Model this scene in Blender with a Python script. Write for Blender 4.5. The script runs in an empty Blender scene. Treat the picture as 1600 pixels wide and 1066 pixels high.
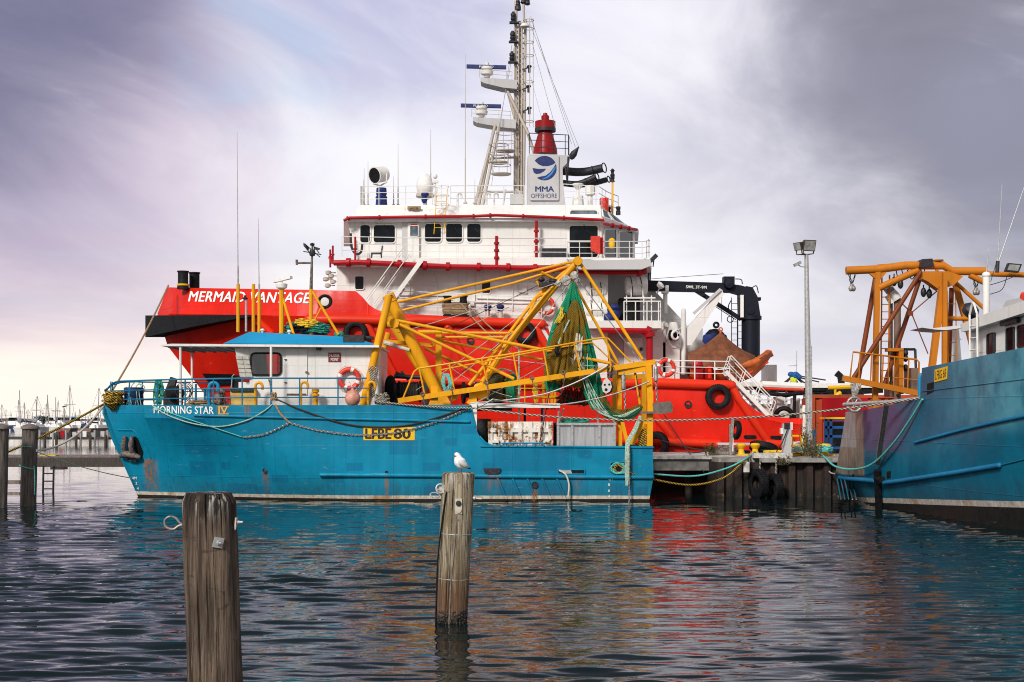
import bpy, math, random
import numpy as np
from mathutils import Vector, Matrix
from mathutils.bvhtree import BVHTree
random.seed(7)
R = math.radians
SC = bpy.context.scene
COL = SC.collection
# ---------------- camera, sky, sun, exposure ----------------
F, HY, CH = 2222.0, 650.0, 3.3          # focal length in photo pixels, horizon row, eye height
cam = bpy.data.cameras.new('camera')
cam.sensor_width = 36.0
cam.lens = F * 36.0 / 1600.0
cam.shift_y = (HY - 533.0) / 1600.0
cam.clip_start = 0.5
cam.clip_end = 9000.0
co = bpy.data.objects.new('camera', cam)
co.location = (0, 0, CH)
co.rotation_euler = (R(90), 0, 0)
COL.objects.link(co)
SC.camera = co
SC.render.engine = 'CYCLES'
SC.cycles.use_denoising = True
SC.cycles.filter_width = 1.05
SC.cycles.max_bounces = 6
SC.cycles.transparent_max_bounces = 12
SC.view_settings.view_transform = 'Standard'
SC.view_settings.look = 'None'
SC.view_settings.gamma = 1.0
SC.view_settings.exposure = 0.22
SUN_EL, SUN_AZ = 34.0, -28.0            # sun behind the camera, to its left
sl = bpy.data.lights.new('sun', 'SUN')
sl.energy = 3.0
sl.angle = R(10)
sl.color = (1.0, 0.95, 0.88)
so = bpy.data.objects.new('sun', sl)
_d = Vector((math.sin(R(SUN_AZ)) * math.cos(R(SUN_EL)), -math.cos(R(SUN_AZ)) * math.cos(R(SUN_EL)), math.sin(R(SUN_EL))))
so.rotation_euler = (-_d).to_track_quat('-Z', 'Y').to_euler()
COL.objects.link(so)

class NT:
    """Tiny shader-node helper: n(type, settings, input=value-or-link)."""
    def __init__(self, tree):
        self.t = tree
        tree.nodes.clear()
    def n(self, typ, props=None, **ins):
        nd = self.t.nodes.new(typ)
        for k, v in (props or {}).items():
            setattr(nd, k, v)
        for k, v in ins.items():
            if k[0] == 'i' and k[1:].isdigit():
                s = nd.inputs[int(k[1:])]
            else:
                s = nd.inputs[k.replace('_', ' ')]
            if isinstance(v, bpy.types.NodeSocket):
                self.t.links.new(v, s)
            else:
                s.default_value = v
        return nd
    def math(self, op, a, b=0.0, c=None, clamp=False):
        nd = self.n('ShaderNodeMath', {'operation': op, 'use_clamp': clamp}, i0=a, i1=b)
        if c is not None:
            if isinstance(c, bpy.types.NodeSocket): self.t.links.new(c, nd.inputs[2])
            else: nd.inputs[2].default_value = c
        return nd.outputs[0]
    def mix(self, fac, a, b, blend='MIX'):
        nd = self.n('ShaderNodeMix', {'data_type': 'RGBA', 'blend_type': blend})
        for s, v in ((nd.inputs['Factor'], fac), (nd.inputs[6], a), (nd.inputs[7], b)):
            if isinstance(v, bpy.types.NodeSocket): self.t.links.new(v, s)
            else: s.default_value = v if not isinstance(v, tuple) else (v + (1,))[:4]
        return nd.outputs[2]
    def rng(self, v, a, b, c=0.0, d=1.0, smooth=True):
        nd = self.n('ShaderNodeMapRange', {'interpolation_type': 'SMOOTHSTEP' if smooth else 'LINEAR', 'clamp': True}, i0=v, i1=a, i2=b, i3=c, i4=d)
        return nd.outputs[0]
    def noise(self, vec, scale=1.0, detail=4.0, rough=0.55, dist=0.0, sc=None):
        if sc is not None:
            vec = self.n('ShaderNodeVectorMath', {'operation': 'MULTIPLY'}, i0=vec, i1=sc).outputs[0]
        return self.n('ShaderNodeTexNoise', None, Vector=vec, Scale=scale, Detail=detail, Roughness=rough, Distortion=dist).outputs[0]

w = bpy.data.worlds.new('World')
SC.world = w
w.use_nodes = True
def make_world():
    t = NT(w.node_tree)
    sky = t.n('ShaderNodeTexSky', {'sky_type': 'NISHITA', 'sun_disc': False, 'sun_elevation': R(SUN_EL), 'sun_rotation': R(180 + SUN_AZ), 'air_density': 1.0, 'dust_density': 1.5})
    d = t.n('ShaderNodeTexCoord').outputs['Generated']
    sp = t.n('ShaderNodeSeparateXYZ', None, i0=d)
    x, y, z = sp.outputs
    # cloud sheet: the view direction meets a layer overhead
    tz = t.math('ADD', z, t.math('MULTIPLY', x, 0.18))
    def sv(ax, az, off): return t.n('ShaderNodeCombineXYZ', None, i0=t.math('MULTIPLY', x, ax), i1=t.math('MULTIPLY_ADD', y, 1.0, off), i2=t.math('MULTIPLY', tz, az)).outputs[0]
    cv = sv(3.0, 7.5, 0.0)
    n1 = t.noise(cv, 1.3, 6, 0.55, 0.5)
    n2 = t.noise(sv(5.0, 14.0, 3.0), 1.2, 6, 0.58, 0.7)
    n3 = t.noise(sv(2.0, 5.0, 7.0), 1.0, 4, 0.5, 0.3)
    def blob(px, py, s0, s1):     # soft cloud bank round a direction of the sky
        v = Vector(((px - 800) / F, 1.0, (HY - py) / F)).normalized()
        dt = t.n('ShaderNodeVectorMath', {'operation': 'DOT_PRODUCT'}, i0=d, i1=tuple(v)).outputs['Value']
        return t.rng(dt, math.cos(R(s1)), math.cos(R(s0)))
    white = (0.90, 0.875, 0.91); warm = (1.02, 0.93, 0.82); lav = (0.52, 0.51, 0.70); grey = (0.165, 0.155, 0.195); mauve = (0.35, 0.285, 0.43); pink = (0.80, 0.59, 0.68)
    el = t.rng(z, 0.0, 0.30)
    big = t.math('SUBTRACT', t.noise(sv(3.2, 6.5, 1.3), 1.25, 7, 0.56, 0.9), 0.5)
    left = t.rng(x, 0.05, -0.34)
    base = t.mix(t.rng(z, 0.03, 0.16), t.mix(left, white, warm), white)
    base = t.mix(t.math('MULTIPLY', t.rng(t.math('ADD', z, t.math('MULTIPLY', big, 0.30)), 0.17, 0.40), 0.85), base, lav)
    def bank(px, py, s0, s1, col, amt, nz=0.9):
        k = t.math('ADD', blob(px, py, s0, s1), t.math('MULTIPLY', big, nz))
        return t.mix(t.math('MULTIPLY', t.math('MULTIPLY', t.rng(k, 0.04, 1.15), blob(px, py, s0, s1 * 1.25)), amt), base, col)
    base = bank(60, 270, 1, 12, pink, 0.66, 1.7)
    base = bank(-40, 70, 2, 15, mauve, 0.80, 1.7)
    base = bank(1500, 150, 1, 15, (0.44, 0.41, 0.50), 0.75, 1.7)
    base = bank(1680, 10, 1, 16, grey, 0.90, 1.4)
    base = bank(1640, 225, 1, 7, (0.26, 0.25, 0.33), 0.7, 1.2)
    base = bank(-80, -60, 2, 12, (0.12, 0.115, 0.20), 0.9, 1.2)
    base = bank(620, -60, 1, 8, (0.36, 0.36, 0.58), 0.7, 1.4)
    # low grey bars over the horizon
    bar = t.noise(t.n('ShaderNodeCombineXYZ', None, i0=t.math('MULTIPLY', x, 2.2), i1=y, i2=t.math('MULTIPLY', z, 26.0)).outputs[0], 1.1, 4, 0.5, 0.3)
    bm = t.math('MULTIPLY', t.rng(bar, 0.46, 0.70), t.math('MULTIPLY', t.rng(z, 0.015, 0.05), t.rng(z, 0.17, 0.08)))
    base = t.mix(t.math('MULTIPLY', bm, 0.55), base, (0.55, 0.55, 0.66))
    base = t.mix(t.math('MULTIPLY', t.rng(n2, 0.50, 0.78), t.math('MULTIPLY', el, 0.35)), base, (0.90, 0.87, 0.97))
    base = t.mix(t.math('MULTIPLY', t.rng(n3, 0.5, 0.28), t.math('MULTIPLY', el, 0.25)), base, (0.40, 0.37, 0.52))
    over = t.math('MULTIPLY', t.rng(z, 0.275, 0.43), t.rng(y, -0.2, 0.3))
    base = t.mix(t.math('MULTIPLY', over, 0.94), base, (0.055, 0.06, 0.072))
    hole = t.math('MULTIPLY', blob(400, 88, 0.2, 4.2), t.rng(n2, 0.36, 0.60))
    tint = t.mix(0.45, sky.outputs[0], (4.6, 7.2, 9.6))
    back = t.rng(y, 0.25, -0.5)
    base = t.mix(t.math('MULTIPLY', back, 0.9), base, (0.46, 0.45, 0.44))
    base10 = t.n('ShaderNodeVectorMath', {'operation': 'SCALE'}, i0=base, Scale=10.0).outputs[0]
    base10 = t.mix(t.math('MULTIPLY', hole, 0.42), base10, tint)
    base10 = t.mix(0.10, base10, sky.outputs[0])
    bg = t.n('ShaderNodeBackground', None, Color=base10, Strength=0.1)
    t.t.links.new(bg.outputs[0], t.n('ShaderNodeOutputWorld').inputs[0])
make_world()

# ---------------- helpers ----------------
def P(px, py, Y):
    """World point on the depth plane Y that the photo shows at pixel (px, py)."""
    return Vector(((px - 800.0) * Y / F, Y, CH + (HY - py) * Y / F))

def smooth_path(pts, n=8):
    """Catmull-Rom through the given points."""
    pts = [Vector(p) for p in pts]
    if len(pts) < 3: return pts
    out = []
    q = [pts[0] * 2 - pts[1]] + pts + [pts[-1] * 2 - pts[-2]]
    for i in range(1, len(q) - 2):
        a, b, c, d = q[i - 1], q[i], q[i + 1], q[i + 2]
        for k in range(n):
            t = k / n
            out.append(0.5 * ((2 * b) + (c - a) * t + (2 * a - 5 * b + 4 * c - d) * t * t + (3 * b - a - 3 * c + d) * t ** 3))
    out.append(pts[-1])
    return out

def sag(a, b, drop, n=20):
    a, b = Vector(a), Vector(b)
    return [a.lerp(b, i / n) - Vector((0, 0, drop * 4 * (i / n) * (1 - i / n))) for i in range(n + 1)]

class MB:
    def __init__(self):
        self.v = []; self.f = []
    def add(self, vs, fs):
        o = len(self.v)
        self.v += [tuple(p) for p in vs]
        self.f += [tuple(i + o for i in f) for f in fs]
        return self
    def box(self, x0, x1, y0, y1, z0, z1):
        return self.add([(x, y, z) for z in (z0, z1) for y in (y0, y1) for x in (x0, x1)],
                        [(0, 2, 3, 1), (4, 5, 7, 6), (0, 1, 5, 4), (2, 6, 7, 3), (0, 4, 6, 2), (1, 3, 7, 5)])
    def pbox(self, px0, py0, px1, py1, Y0, Y1):
        """Box whose front face spans the pixel rectangle at depth Y0; it runs straight back to Y1."""
        a, b = P(px0, py1, Y0), P(px1, py0, Y0)
        return self.box(min(a.x, b.x), max(a.x, b.x), Y0, Y1, min(a.z, b.z), max(a.z, b.z))
    def beam(self, p0, p1, w, h=None, up=(0, 0, 1)):
        h = w if h is None else h
        p0, p1 = Vector(p0), Vector(p1)
        t = (p1 - p0).normalized(); up = Vector(up)
        if abs(t.dot(up)) > 0.98: up = Vector((0, 1, 0))
        s = t.cross(up).normalized(); u = s.cross(t)
        vs = [p + s * a * w / 2 + u * b * h / 2 for p in (p0, p1) for a, b in ((-1, -1), (1, -1), (1, 1), (-1, 1))]
        return self.add(vs, [(0, 3, 2, 1), (4, 5, 6, 7), (0, 1, 5, 4), (1, 2, 6, 5), (2, 3, 7, 6), (3, 0, 4, 7)])
    def tube(self, pts, r, n=8, closed=False, cap=True):
        pts = [Vector(p) for p in pts]
        m = len(pts)
        rs = r if isinstance(r, (list, tuple)) else [r] * m
        up = None; vs = []
        for i, p in enumerate(pts):
            if closed: t = pts[(i + 1) % m] - pts[i - 1]
            else: t = pts[min(i + 1, m - 1)] - pts[max(i - 1, 0)]
            t = t.normalized() if t.length > 1e-9 else Vector((0, 0, 1))
            if up is None:
                up = Vector((0, 0, 1)) if abs(t.z) < 0.9 else Vector((1, 0, 0))
            s = t.cross(up)
            s = s.normalized() if s.length > 1e-6 else t.orthogonal().normalized()
            up = s.cross(t).normalized()
            for k in range(n):
                a = 2 * math.pi * k / n
                vs.append(p + s * math.cos(a) * rs[i] + up * math.sin(a) * rs[i])
        fs = []
        for i in range(m if closed else m - 1):
            j = (i + 1) % m
            for k in range(n):
                l = (k + 1) % n
                fs.append((i * n + k, i * n + l, j * n + l, j * n + k))
        if cap and not closed:
            fs.append(tuple(range(n))[::-1]); fs.append(tuple((m - 1) * n + k for k in range(n)))
        return self.add(vs, fs)
    def rod(self, a, b, r, n=8, r2=None):
        return self.tube([a, b], [r, r if r2 is None else r2], n)
    def lathe(self, o, prof, n=20, axis=(0, 0, 1), cap=True):
        o = Vector(o); ax = Vector(axis).normalized()
        s = ax.orthogonal().normalized(); u = ax.cross(s)
        vs = []; fs = []
        for r, h in prof:
            for k in range(n):
                a = 2 * math.pi * k / n
                vs.append(o + ax * h + s * math.cos(a) * r + u * math.sin(a) * r)
        m = len(prof)
        for i in range(m - 1):
            for k in range(n):
                l = (k + 1) % n
                fs.append((i * n + k, i * n + l, (i + 1) * n + l, (i + 1) * n + k))
        if cap:
            fs.append(tuple(range(n))[::-1]); fs.append(tuple((m - 1) * n + k for k in range(n)))
        return self.add(vs, fs)
    def ell(self, c, rx, ry=None, rz=None, n=16, m=10):
        ry = rx if ry is None else ry; rz = rx if rz is None else rz
        c = Vector(c); vs = []; fs = []
        for i in range(1, m):
            a = math.pi * i / m
            for k in range(n):
                b = 2 * math.pi * k / n
                vs.append(c + Vector((rx * math.sin(a) * math.cos(b), ry * math.sin(a) * math.sin(b), rz * math.cos(a))))
        top = len(vs); vs.append(c + Vector((0, 0, rz))); vs.append(c - Vector((0, 0, rz)))
        for i in range(m - 2):
            for k in range(n):
                l = (k + 1) % n
                fs.append((i * n + k, (i + 1) * n + k, (i + 1) * n + l, i * n + l))
        for k in range(n):
            l = (k + 1) % n
            fs.append((top, k, l)); fs.append((top + 1, (m - 2) * n + l, (m - 2) * n + k))
        return self.add(vs, fs)
    def torus(self, c, nrm, Rr, r, n=28, m=10, flat=1.0):
        c = Vector(c); nrm = Vector(nrm).normalized(); s = nrm.orthogonal().normalized(); u = nrm.cross(s)
        vs = []; fs = []
        for i in range(n):
            a = 2 * math.pi * i / n; d = s * math.cos(a) + u * math.sin(a)
            for k in range(m):
                b = 2 * math.pi * k / m
                vs.append(c + d * (Rr + r * math.cos(b)) + nrm * r * flat * math.sin(b))
        for i in range(n):
            for k in range(m):
                fs.append((i * m + k, ((i + 1) % n) * m + k, ((i + 1) % n) * m + (k + 1) % m, i * m + (k + 1) % m))
        return self.add(vs, fs)
    def prism(self, poly, vec):
        """Closed outline pushed along vec."""
        poly = [Vector(p) for p in poly]; vec = Vector(vec); n = len(poly)
        vs = poly + [p + vec for p in poly]
        fs = [tuple(range(n)), tuple(range(2 * n - 1, n - 1, -1))]
        fs += [(i, i + n, (i + 1) % n + n, (i + 1) % n) for i in range(n)]
        return self.add(vs, fs)
    def pprism(self, pix, Y0, Y1):
        return self.prism([P(a, b, Y0) for a, b in pix], (0, Y1 - Y0, 0))
    def loft(self, lines, skip=1e-4):
        """Quads between successive polylines with the same number of points."""
        n = len(lines[0]); o = len(self.v)
        for L in lines: self.v += [tuple(p) for p in L]
        for i in range(len(lines) - 1):
            for k in range(n - 1):
                a, b = Vector(lines[i][k]), Vector(lines[i + 1][k])
                c, d = Vector(lines[i][k + 1]), Vector(lines[i + 1][k + 1])
                if (a - b).length < skip and (c - d).length < skip: continue
                self.f.append((o + i * n + k, o + (i + 1) * n + k, o + (i + 1) * n + k + 1, o + i * n + k + 1))
        return self
    def build(self, name, mat, parent=None, smooth=40, sharp=True):
        v = np.array(self.v, dtype=float)
        c = (v.min(0) + v.max(0)) / 2
        me = bpy.data.meshes.new(name)
        me.from_pydata((v - c).tolist(), [], self.f)
        me.validate()
        me.update()
        if smooth:
            me.shade_smooth()
            me.set_sharp_from_angle(angle=R(smooth))
        me.materials.append(mat)
        o = bpy.data.objects.new(name, me)
        COL.objects.link(o)
        place(o, Vector(c), parent)
        return o

WORG = {}
def place(o, wloc, parent):
    WORG[o.name] = Vector(wloc)
    if parent is not None:
        o.parent = parent
        o.location = Vector(wloc) - WORG[parent.name]
    else:
        o.location = wloc

def tag(o, label=None, cat=None, group=None, kind=None):
    if label: o['label'] = label
    if cat: o['category'] = cat
    if group: o['group'] = group
    if kind: o['kind'] = kind
    return o

def thing(name, label, cat, loc, group=None):
    o = bpy.data.objects.new(name, None)
    o.empty_display_size = 0.2
    COL.objects.link(o)
    place(o, Vector(loc), None)
    return tag(o, label, cat, group)

def solo(mb, name, mat, label, cat, group=None, smooth=40):
    return tag(mb.build(name, mat, None, smooth), label, cat, group)

def copy_tree(root, delta, label, rotz=0.0, scale=1.0):
    c = root.copy(); COL.objects.link(c)
    c.location = root.location + Vector(delta)
    c.rotation_euler.z += rotz
    if scale != 1.0: c.scale = [s * scale for s in c.scale]
    c['label'] = label
    WORG[c.name] = Vector(c.location)
    def kids(src, dst):
        for ch in src.children:
            k = ch.copy(); COL.objects.link(k); k.parent = dst
            WORG[k.name] = Vector(WORG.get(ch.name, Vector())) + Vector(delta)
            kids(ch, k)
    kids(root, c)
    return c

def bvh_of(*mbs):
    v = []; f = []
    for m in mbs:
        o = len(v); v += m.v; f += [tuple(i + o for i in q) for q in m.f]
    return BVHTree.FromPolygons([Vector(p) for p in v], f)

EYE = Vector((0, 0, CH))
def hitp(bvh, px, py, off=0.0, default=60.0):
    """Point on a surface seen at a photo pixel, lifted off it by off."""
    d = P(px, py, 10.0) - EYE
    d.normalize()
    h = bvh.ray_cast(EYE, d)
    if h[0] is None: return P(px, py, default)
    n = h[1]
    if n.dot(d) > 0: n = -n
    return h[0] + n * off

def text_mesh(body, bold=0.0, shear=0.0, spacing=1.0):
    cu = bpy.data.curves.new('lettering', 'FONT')
    cu.body = body; cu.size = 1.0; cu.offset = bold; cu.shear = shear; cu.space_character = spacing
    cu.align_x = 'LEFT'; cu.resolution_u = 3
    o = bpy.data.objects.new('lettering', cu); COL.objects.link(o)
    dg = bpy.context.evaluated_depsgraph_get(); dg.update()
    me = bpy.data.meshes.new_from_object(o.evaluated_get(dg))
    v = np.array([q.co[:2] for q in me.vertices]); f = [tuple(p.vertices) for p in me.polygons]
    bpy.data.objects.remove(o); bpy.data.curves.remove(cu); bpy.data.meshes.remove(me)
    lo, hi = v.min(0), v.max(0)
    return (v - lo) / (hi - lo), f

def lettering(body, quad, where, mat, parent, bold=0.03, shear=0.0, name='lettering', spacing=1.0):
    """Letters filling the photo quad (tl, tr, br, bl); where(px, py) gives the surface point."""
    uv, f = text_mesh(body, 0.0, shear, spacing)
    tl, tr, br, bl = [Vector((a, b, 0)) for a, b in quad]
    asp = ((tr - tl).length / max((tl - bl).length, 1e-6))
    mb = MB()
    sh = [(0, 0)] if bold < .008 else [(-1, 0), (1, 0), (0, -1), (0, 1), (0, 0)]
    for i, (dx, dy) in enumerate(sh):
        n = len(mb.v)
        for u, t in uv:
            u2 = u + dx * bold * 1.1 / asp; t2 = t + dy * bold * .55
            mb.v.append(tuple(where(*(bl.lerp(br, u2).lerp(tl.lerp(tr, u2), t2)).xy) + Vector((-.0007 * i, -.0012 * i, 0))))
        mb.f += [tuple(k + n for k in q) for q in f]
    return mb.build(name, mat, parent, 0)

def rrect(px0, py0, px1, py1, r, n=4):
    pts = []
    for cx, cy, a0 in ((px1 - r, py0 + r, -90), (px1 - r, py1 - r, 0), (px0 + r, py1 - r, 90), (px0 + r, py0 + r, 180)):
        for k in range(n + 1):
            a = R(a0 + 90 * k / n)
            pts.append((cx + r * math.cos(a), cy + r * math.sin(a)))
    return pts

def railing(mb, base, h, rails=(1.0, 0.66, 0.33), r=0.02, every=1.4, posts=True):
    """Handrail over a base polyline (world points)."""
    base = [Vector(p) for p in base]
    for k in rails:
        mb.tube([p + Vector((0, 0, h * k)) for p in base], r if k == 1.0 else r * 0.8, 6)
    if posts:
        acc = 0.0; mb.rod(base[0], base[0] + Vector((0, 0, h)), r, 6)
        for a, b in zip(base, base[1:]):
            L = (b - a).length
            while acc + L >= every:
                a = a.lerp(b, (every - acc) / L); L = (b - a).length; acc = 0.0
                mb.rod(a, a + Vector((0, 0, h)), r, 6)
            acc += L
        mb.rod(base[-1], base[-1] + Vector((0, 0, h)), r, 6)
    return mb

def ladder(mb, a, b, wvec, step=0.3, r=0.02, rr=0.014):
    a, b, wv = Vector(a), Vector(b), Vector(wvec)
    mb.rod(a, b, r, 6); mb.rod(a + wv, b + wv, r, 6)
    n = max(2, int((b - a).length / step))
    for i in range(1, n):
        p = a.lerp(b, i / n); mb.rod(p, p + wv, rr, 5)
    return mb

def chain(mb, pts, size=0.05, r=0.012):
    """Alternating oval links along a path."""
    pts = [Vector(p) for p in pts]
    L = [0.0]
    for a, b in zip(pts, pts[1:]): L.append(L[-1] + (b - a).length)
    n = max(2, int(L[-1] / (size * 1.5))); k = 0
    for i in range(n):
        s = (i + 0.5) / n * L[-1]
        while k < len(L) - 2 and L[k + 1] < s: k += 1
        p = pts[k].lerp(pts[k + 1], (s - L[k]) / max(L[k + 1] - L[k], 1e-6))
        t = (pts[k + 1] - pts[k]).normalized()
        u = t.orthogonal().normalized(); v = t.cross(u)
        q = u if i % 2 else v
        loop = [p + t * math.cos(a) * size + q * math.sin(a) * size * 0.55 for a in [2 * math.pi * j / 8 for j in range(8)]]
        mb.tube(loop, r, 4, closed=True)
    return mb

def coil(mb, c, rx, ry, h, turns, r, jit=0.12, normal='z', rnd=random):
    """A loose heap of rope loops."""
    c = Vector(c)
    pts = []
    for i in range(turns * 14):
        a = 2 * math.pi * i / 14; t = i / (turns * 14)
        k = 1 + rnd.uniform(-jit, jit) - 0.35 * rnd.random() * t
        e = (rx * k * math.cos(a), ry * k * math.sin(a), h * t + rnd.uniform(0, h * 0.25))
        if normal == 'y': e = (e[0], e[2], e[1])
        elif normal == 'x': e = (e[2], e[0], e[1])
        pts.append(c + Vector(e))
    mb.tube(pts, r, 5)
    return mb

# ---------------- materials ----------------
MATS = {}
def mat(name):
    m = bpy.data.materials.new(name); m.use_nodes = True
    MATS[name] = m
    return m, NT(m.node_tree)

def finish(t, color, rough=0.5, metal=0.0, bump=None, bstr=0.2, bdist=0.02, spec=0.5, alpha=None, **kw):
    bs = t.n('ShaderNodeBsdfPrincipled')
    for k, v in (('Base Color', color), ('Roughness', rough), ('Metallic', metal), ('Specular IOR Level', spec)):
        if isinstance(v, bpy.types.NodeSocket): t.t.links.new(v, bs.inputs[k])
        else: bs.inputs[k].default_value = (v + (1,))[:4] if isinstance(v, tuple) else v
    for k, v in kw.items():
        bs.inputs[k.replace('_', ' ')].default_value = v
    if alpha is not None: t.t.links.new(alpha, bs.inputs['Alpha'])
    if bump is not None:
        bn = t.n('ShaderNodeBump', None, Height=bump, Strength=bstr, Distance=bdist)
        t.t.links.new(bn.outputs[0], bs.inputs['Normal'])
    t.t.links.new(bs.outputs[0], t.n('ShaderNodeOutputMaterial').inputs[0])
    return bs

def mul(c, k): return tuple(min(1, a * k) for a in c)

def paint(name, col, rough=0.45, var=0.18, streak=0.25, dirt=(0.10, 0.07, 0.05), rust=0.0, patch=0.0, patchcol=None, bands=None, stains=(), metal=0.0, plates=0.0, extra=None, slope=0.0, wave=0.3, frames=0.0, scum=None):
    """Weathered paint: tonal drift, vertical run marks, chips of rust, touched-up squares, painted bands by height, rust runs."""
    m, t = mat(name)
    pos = t.n('ShaderNodeNewGeometry').outputs['Position']
    sp = t.n('ShaderNodeSeparateXYZ', None, i0=pos); x, y, z = sp.outputs
    big = t.noise(pos, 0.35, 4, 0.6, 0.2)
    fine = t.noise(pos, 7.0, 4, 0.65)
    run = t.noise(pos, 1.0, 4, 0.6, 0.15, sc=(5.5, 5.5, 0.28))
    c = t.mix(t.rng(big, 0.30, 0.70), mul(col, 1 - var), mul(col, 1 + var * 0.8))
    c = t.mix(t.math('MULTIPLY', t.rng(fine, 0.45, 0.75), var * 0.6), c, mul(col, 0.7))
    if patch:
        for sc_, th, off in (((0.62, 0.5, 1.15), 0.90, 3.1), ((1.35, 0.7, 2.1), 0.90, 9.7), ((0.28, 0.3, 0.75), 0.80, 5.3)):
            v = t.n('ShaderNodeVectorMath', {'operation': 'MULTIPLY_ADD'}, i0=pos, i1=sc_, i2=(off, off * 2, off)).outputs[0]
            fl = t.n('ShaderNodeVectorMath', {'operation': 'FLOOR'}, i0=v).outputs[0]
            wn = t.n('ShaderNodeTexWhiteNoise', {'noise_dimensions': '3D'}, Vector=fl).outputs['Value']
            fr = t.n('ShaderNodeVectorMath', {'operation': 'FRACTION'}, i0=v).outputs[0]
            fs = t.n('ShaderNodeSeparateXYZ', None, i0=fr).outputs
            inx = t.math('LESS_THAN', t.math('ABSOLUTE', t.math('SUBTRACT', fs[0], 0.5)), t.math('MULTIPLY_ADD', wn, 2.0, -1.52))
            inz = t.math('LESS_THAN', t.math('ABSOLUTE', t.math('SUBTRACT', fs[2], 0.5)), 0.33)
            k = t.math('MULTIPLY', t.math('MULTIPLY', inx, inz), t.math('GREATER_THAN', wn, th))
            c = t.mix(t.math('MULTIPLY', k, patch), c, patchcol or mul(col, 0.72))
    c = t.mix(t.math('MULTIPLY', t.rng(run, 0.52, 0.80), streak), c, mul(dirt, 1.0) if streak > 0.5 else mul(col, 0.45))
    if extra: c = extra(t, c, x, y, z, pos)
    if bands:
        zz = t.math('ADD', z, t.math('MULTIPLY', y, slope)) if slope else z
        wob = t.math('MULTIPLY_ADD', t.noise(pos, 1.5, 3), 0.02, -0.01)
        zz = t.math('ADD', zz, wob)
        for zt, bc in bands:      # highest first: below zt the colour is bc
            k = t.math('LESS_THAN', zz, zt)
            bcn = t.mix(t.rng(fine, 0.35, 0.7), bc, mul(bc, 0.7))
            if sum(bc) > 1: bcn = t.mix(t.math('MULTIPLY', t.rng(t.noise(pos, 0.9, 5, 0.7, 0.3), 0.52, 0.66), 0.75), bcn, (0.48, 0.23, 0.06))
            c = t.mix(k, c, bcn)
    ragged = t.noise(pos, 1.0, 5, 0.7, 0.3, sc=(9, 9, 1.1))
    if scum:      # tide-line dirt and scuffs low on a hull
        zz2 = t.math('ADD', z, t.math('MULTIPLY', y, slope)) if slope else z
        zz2 = t.math('ADD', zz2, t.math('MULTIPLY', t.math('SUBTRACT', t.noise(pos, 1.0, 6, 0.7, 0.4, sc=(2.5, 2.5, 0.6)), 0.5), 1.3))
        k = t.math('MULTIPLY', t.rng(zz2, scum + 0.75, scum), t.rng(ragged, 0.25, 0.7))
        c = t.mix(t.math('MULTIPLY', k, 0.45), c, (0.035, 0.04, 0.03))
        sf = t.noise(pos, 1.0, 6, 0.75, 0.5, sc=(1.1, 1.1, 5.0))
        c = t.mix(t.math('MULTIPLY', t.rng(sf, 0.63, 0.70), 0.40), c, (0.05, 0.045, 0.045))
        c = t.mix(t.math('MULTIPLY', t.rng(sf, 0.37, 0.31), 0.22), c, (0.45, 0.47, 0.48))
    for (sx, sy, sz, hw, ln, amt) in stains:
        dx = t.math('ABSOLUTE', t.math('SUBTRACT', x, sx))
        dy = t.math('ABSOLUTE', t.math('SUBTRACT', y, sy))
        dz = t.math('SUBTRACT', sz, z)
        k = t.math('MULTIPLY', t.rng(dx, hw, 0.0), t.rng(dy, 3.0, 2.0))
        k = t.math('MULTIPLY', k, t.math('MULTIPLY', t.rng(dz, -0.03, 0.05), t.rng(dz, ln, ln * 0.25)))
        k = t.math('MULTIPLY', k, t.rng(ragged, 0.30, 0.60))
        sc_ = t.mix(t.rng(ragged, 0.40, 0.62), (0.10, 0.05, 0.02), (0.36, 0.13, 0.02))
        c = t.mix(t.math('MULTIPLY', k, amt), c, sc_)
    ro = t.math('MULTIPLY_ADD', fine, 0.3, rough - 0.15)
    if rust:
        rn = t.math('MULTIPLY_ADD', t.noise(pos, 2.2, 7, 0.72, 0.4), 0.6, t.math('MULTIPLY', run, 0.4))
        th = 0.72 - 0.26 * rust
        k = t.rng(rn, th, th + 0.06)
        rc = t.mix(t.rng(fine, 0.35, 0.65), (0.09, 0.035, 0.012), (0.42, 0.16, 0.03))
        c = t.mix(k, c, rc)
    bmp = t.math('MULTIPLY_ADD', big, 0.5, t.math('MULTIPLY', t.noise(pos, 1.3, 2), wave))
    if frames:
        bmp = t.math('ADD', bmp, t.math('MULTIPLY', t.math('SINE', t.math('MULTIPLY', x, 6.283 / frames)), t.math('MULTIPLY', t.noise(pos, 0.5, 3), 0.5)))
    if plates:
        sx = t.math('ABSOLUTE', t.math('SUBTRACT', t.math('FRACT', t.math('MULTIPLY', x, 1 / plates)), 0.5))
        sz = t.math('ABSOLUTE', t.math('SUBTRACT', t.math('FRACT', t.math('MULTIPLY_ADD', z, 1 / (plates * 0.55), 0.3)), 0.5))
        seam = t.math('MAXIMUM', t.rng(sx, 0.488, 0.497), t.rng(sz, 0.485, 0.497))
        bmp = t.math('ADD', bmp, t.math('MULTIPLY', seam, 0.25))
        c = t.mix(t.math('MULTIPLY', seam, 0.22), c, mul(col, 0.5))
    finish(t, c, ro, metal, bmp, 0.35, 0.06, spec=0.22)
    return m

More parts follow.
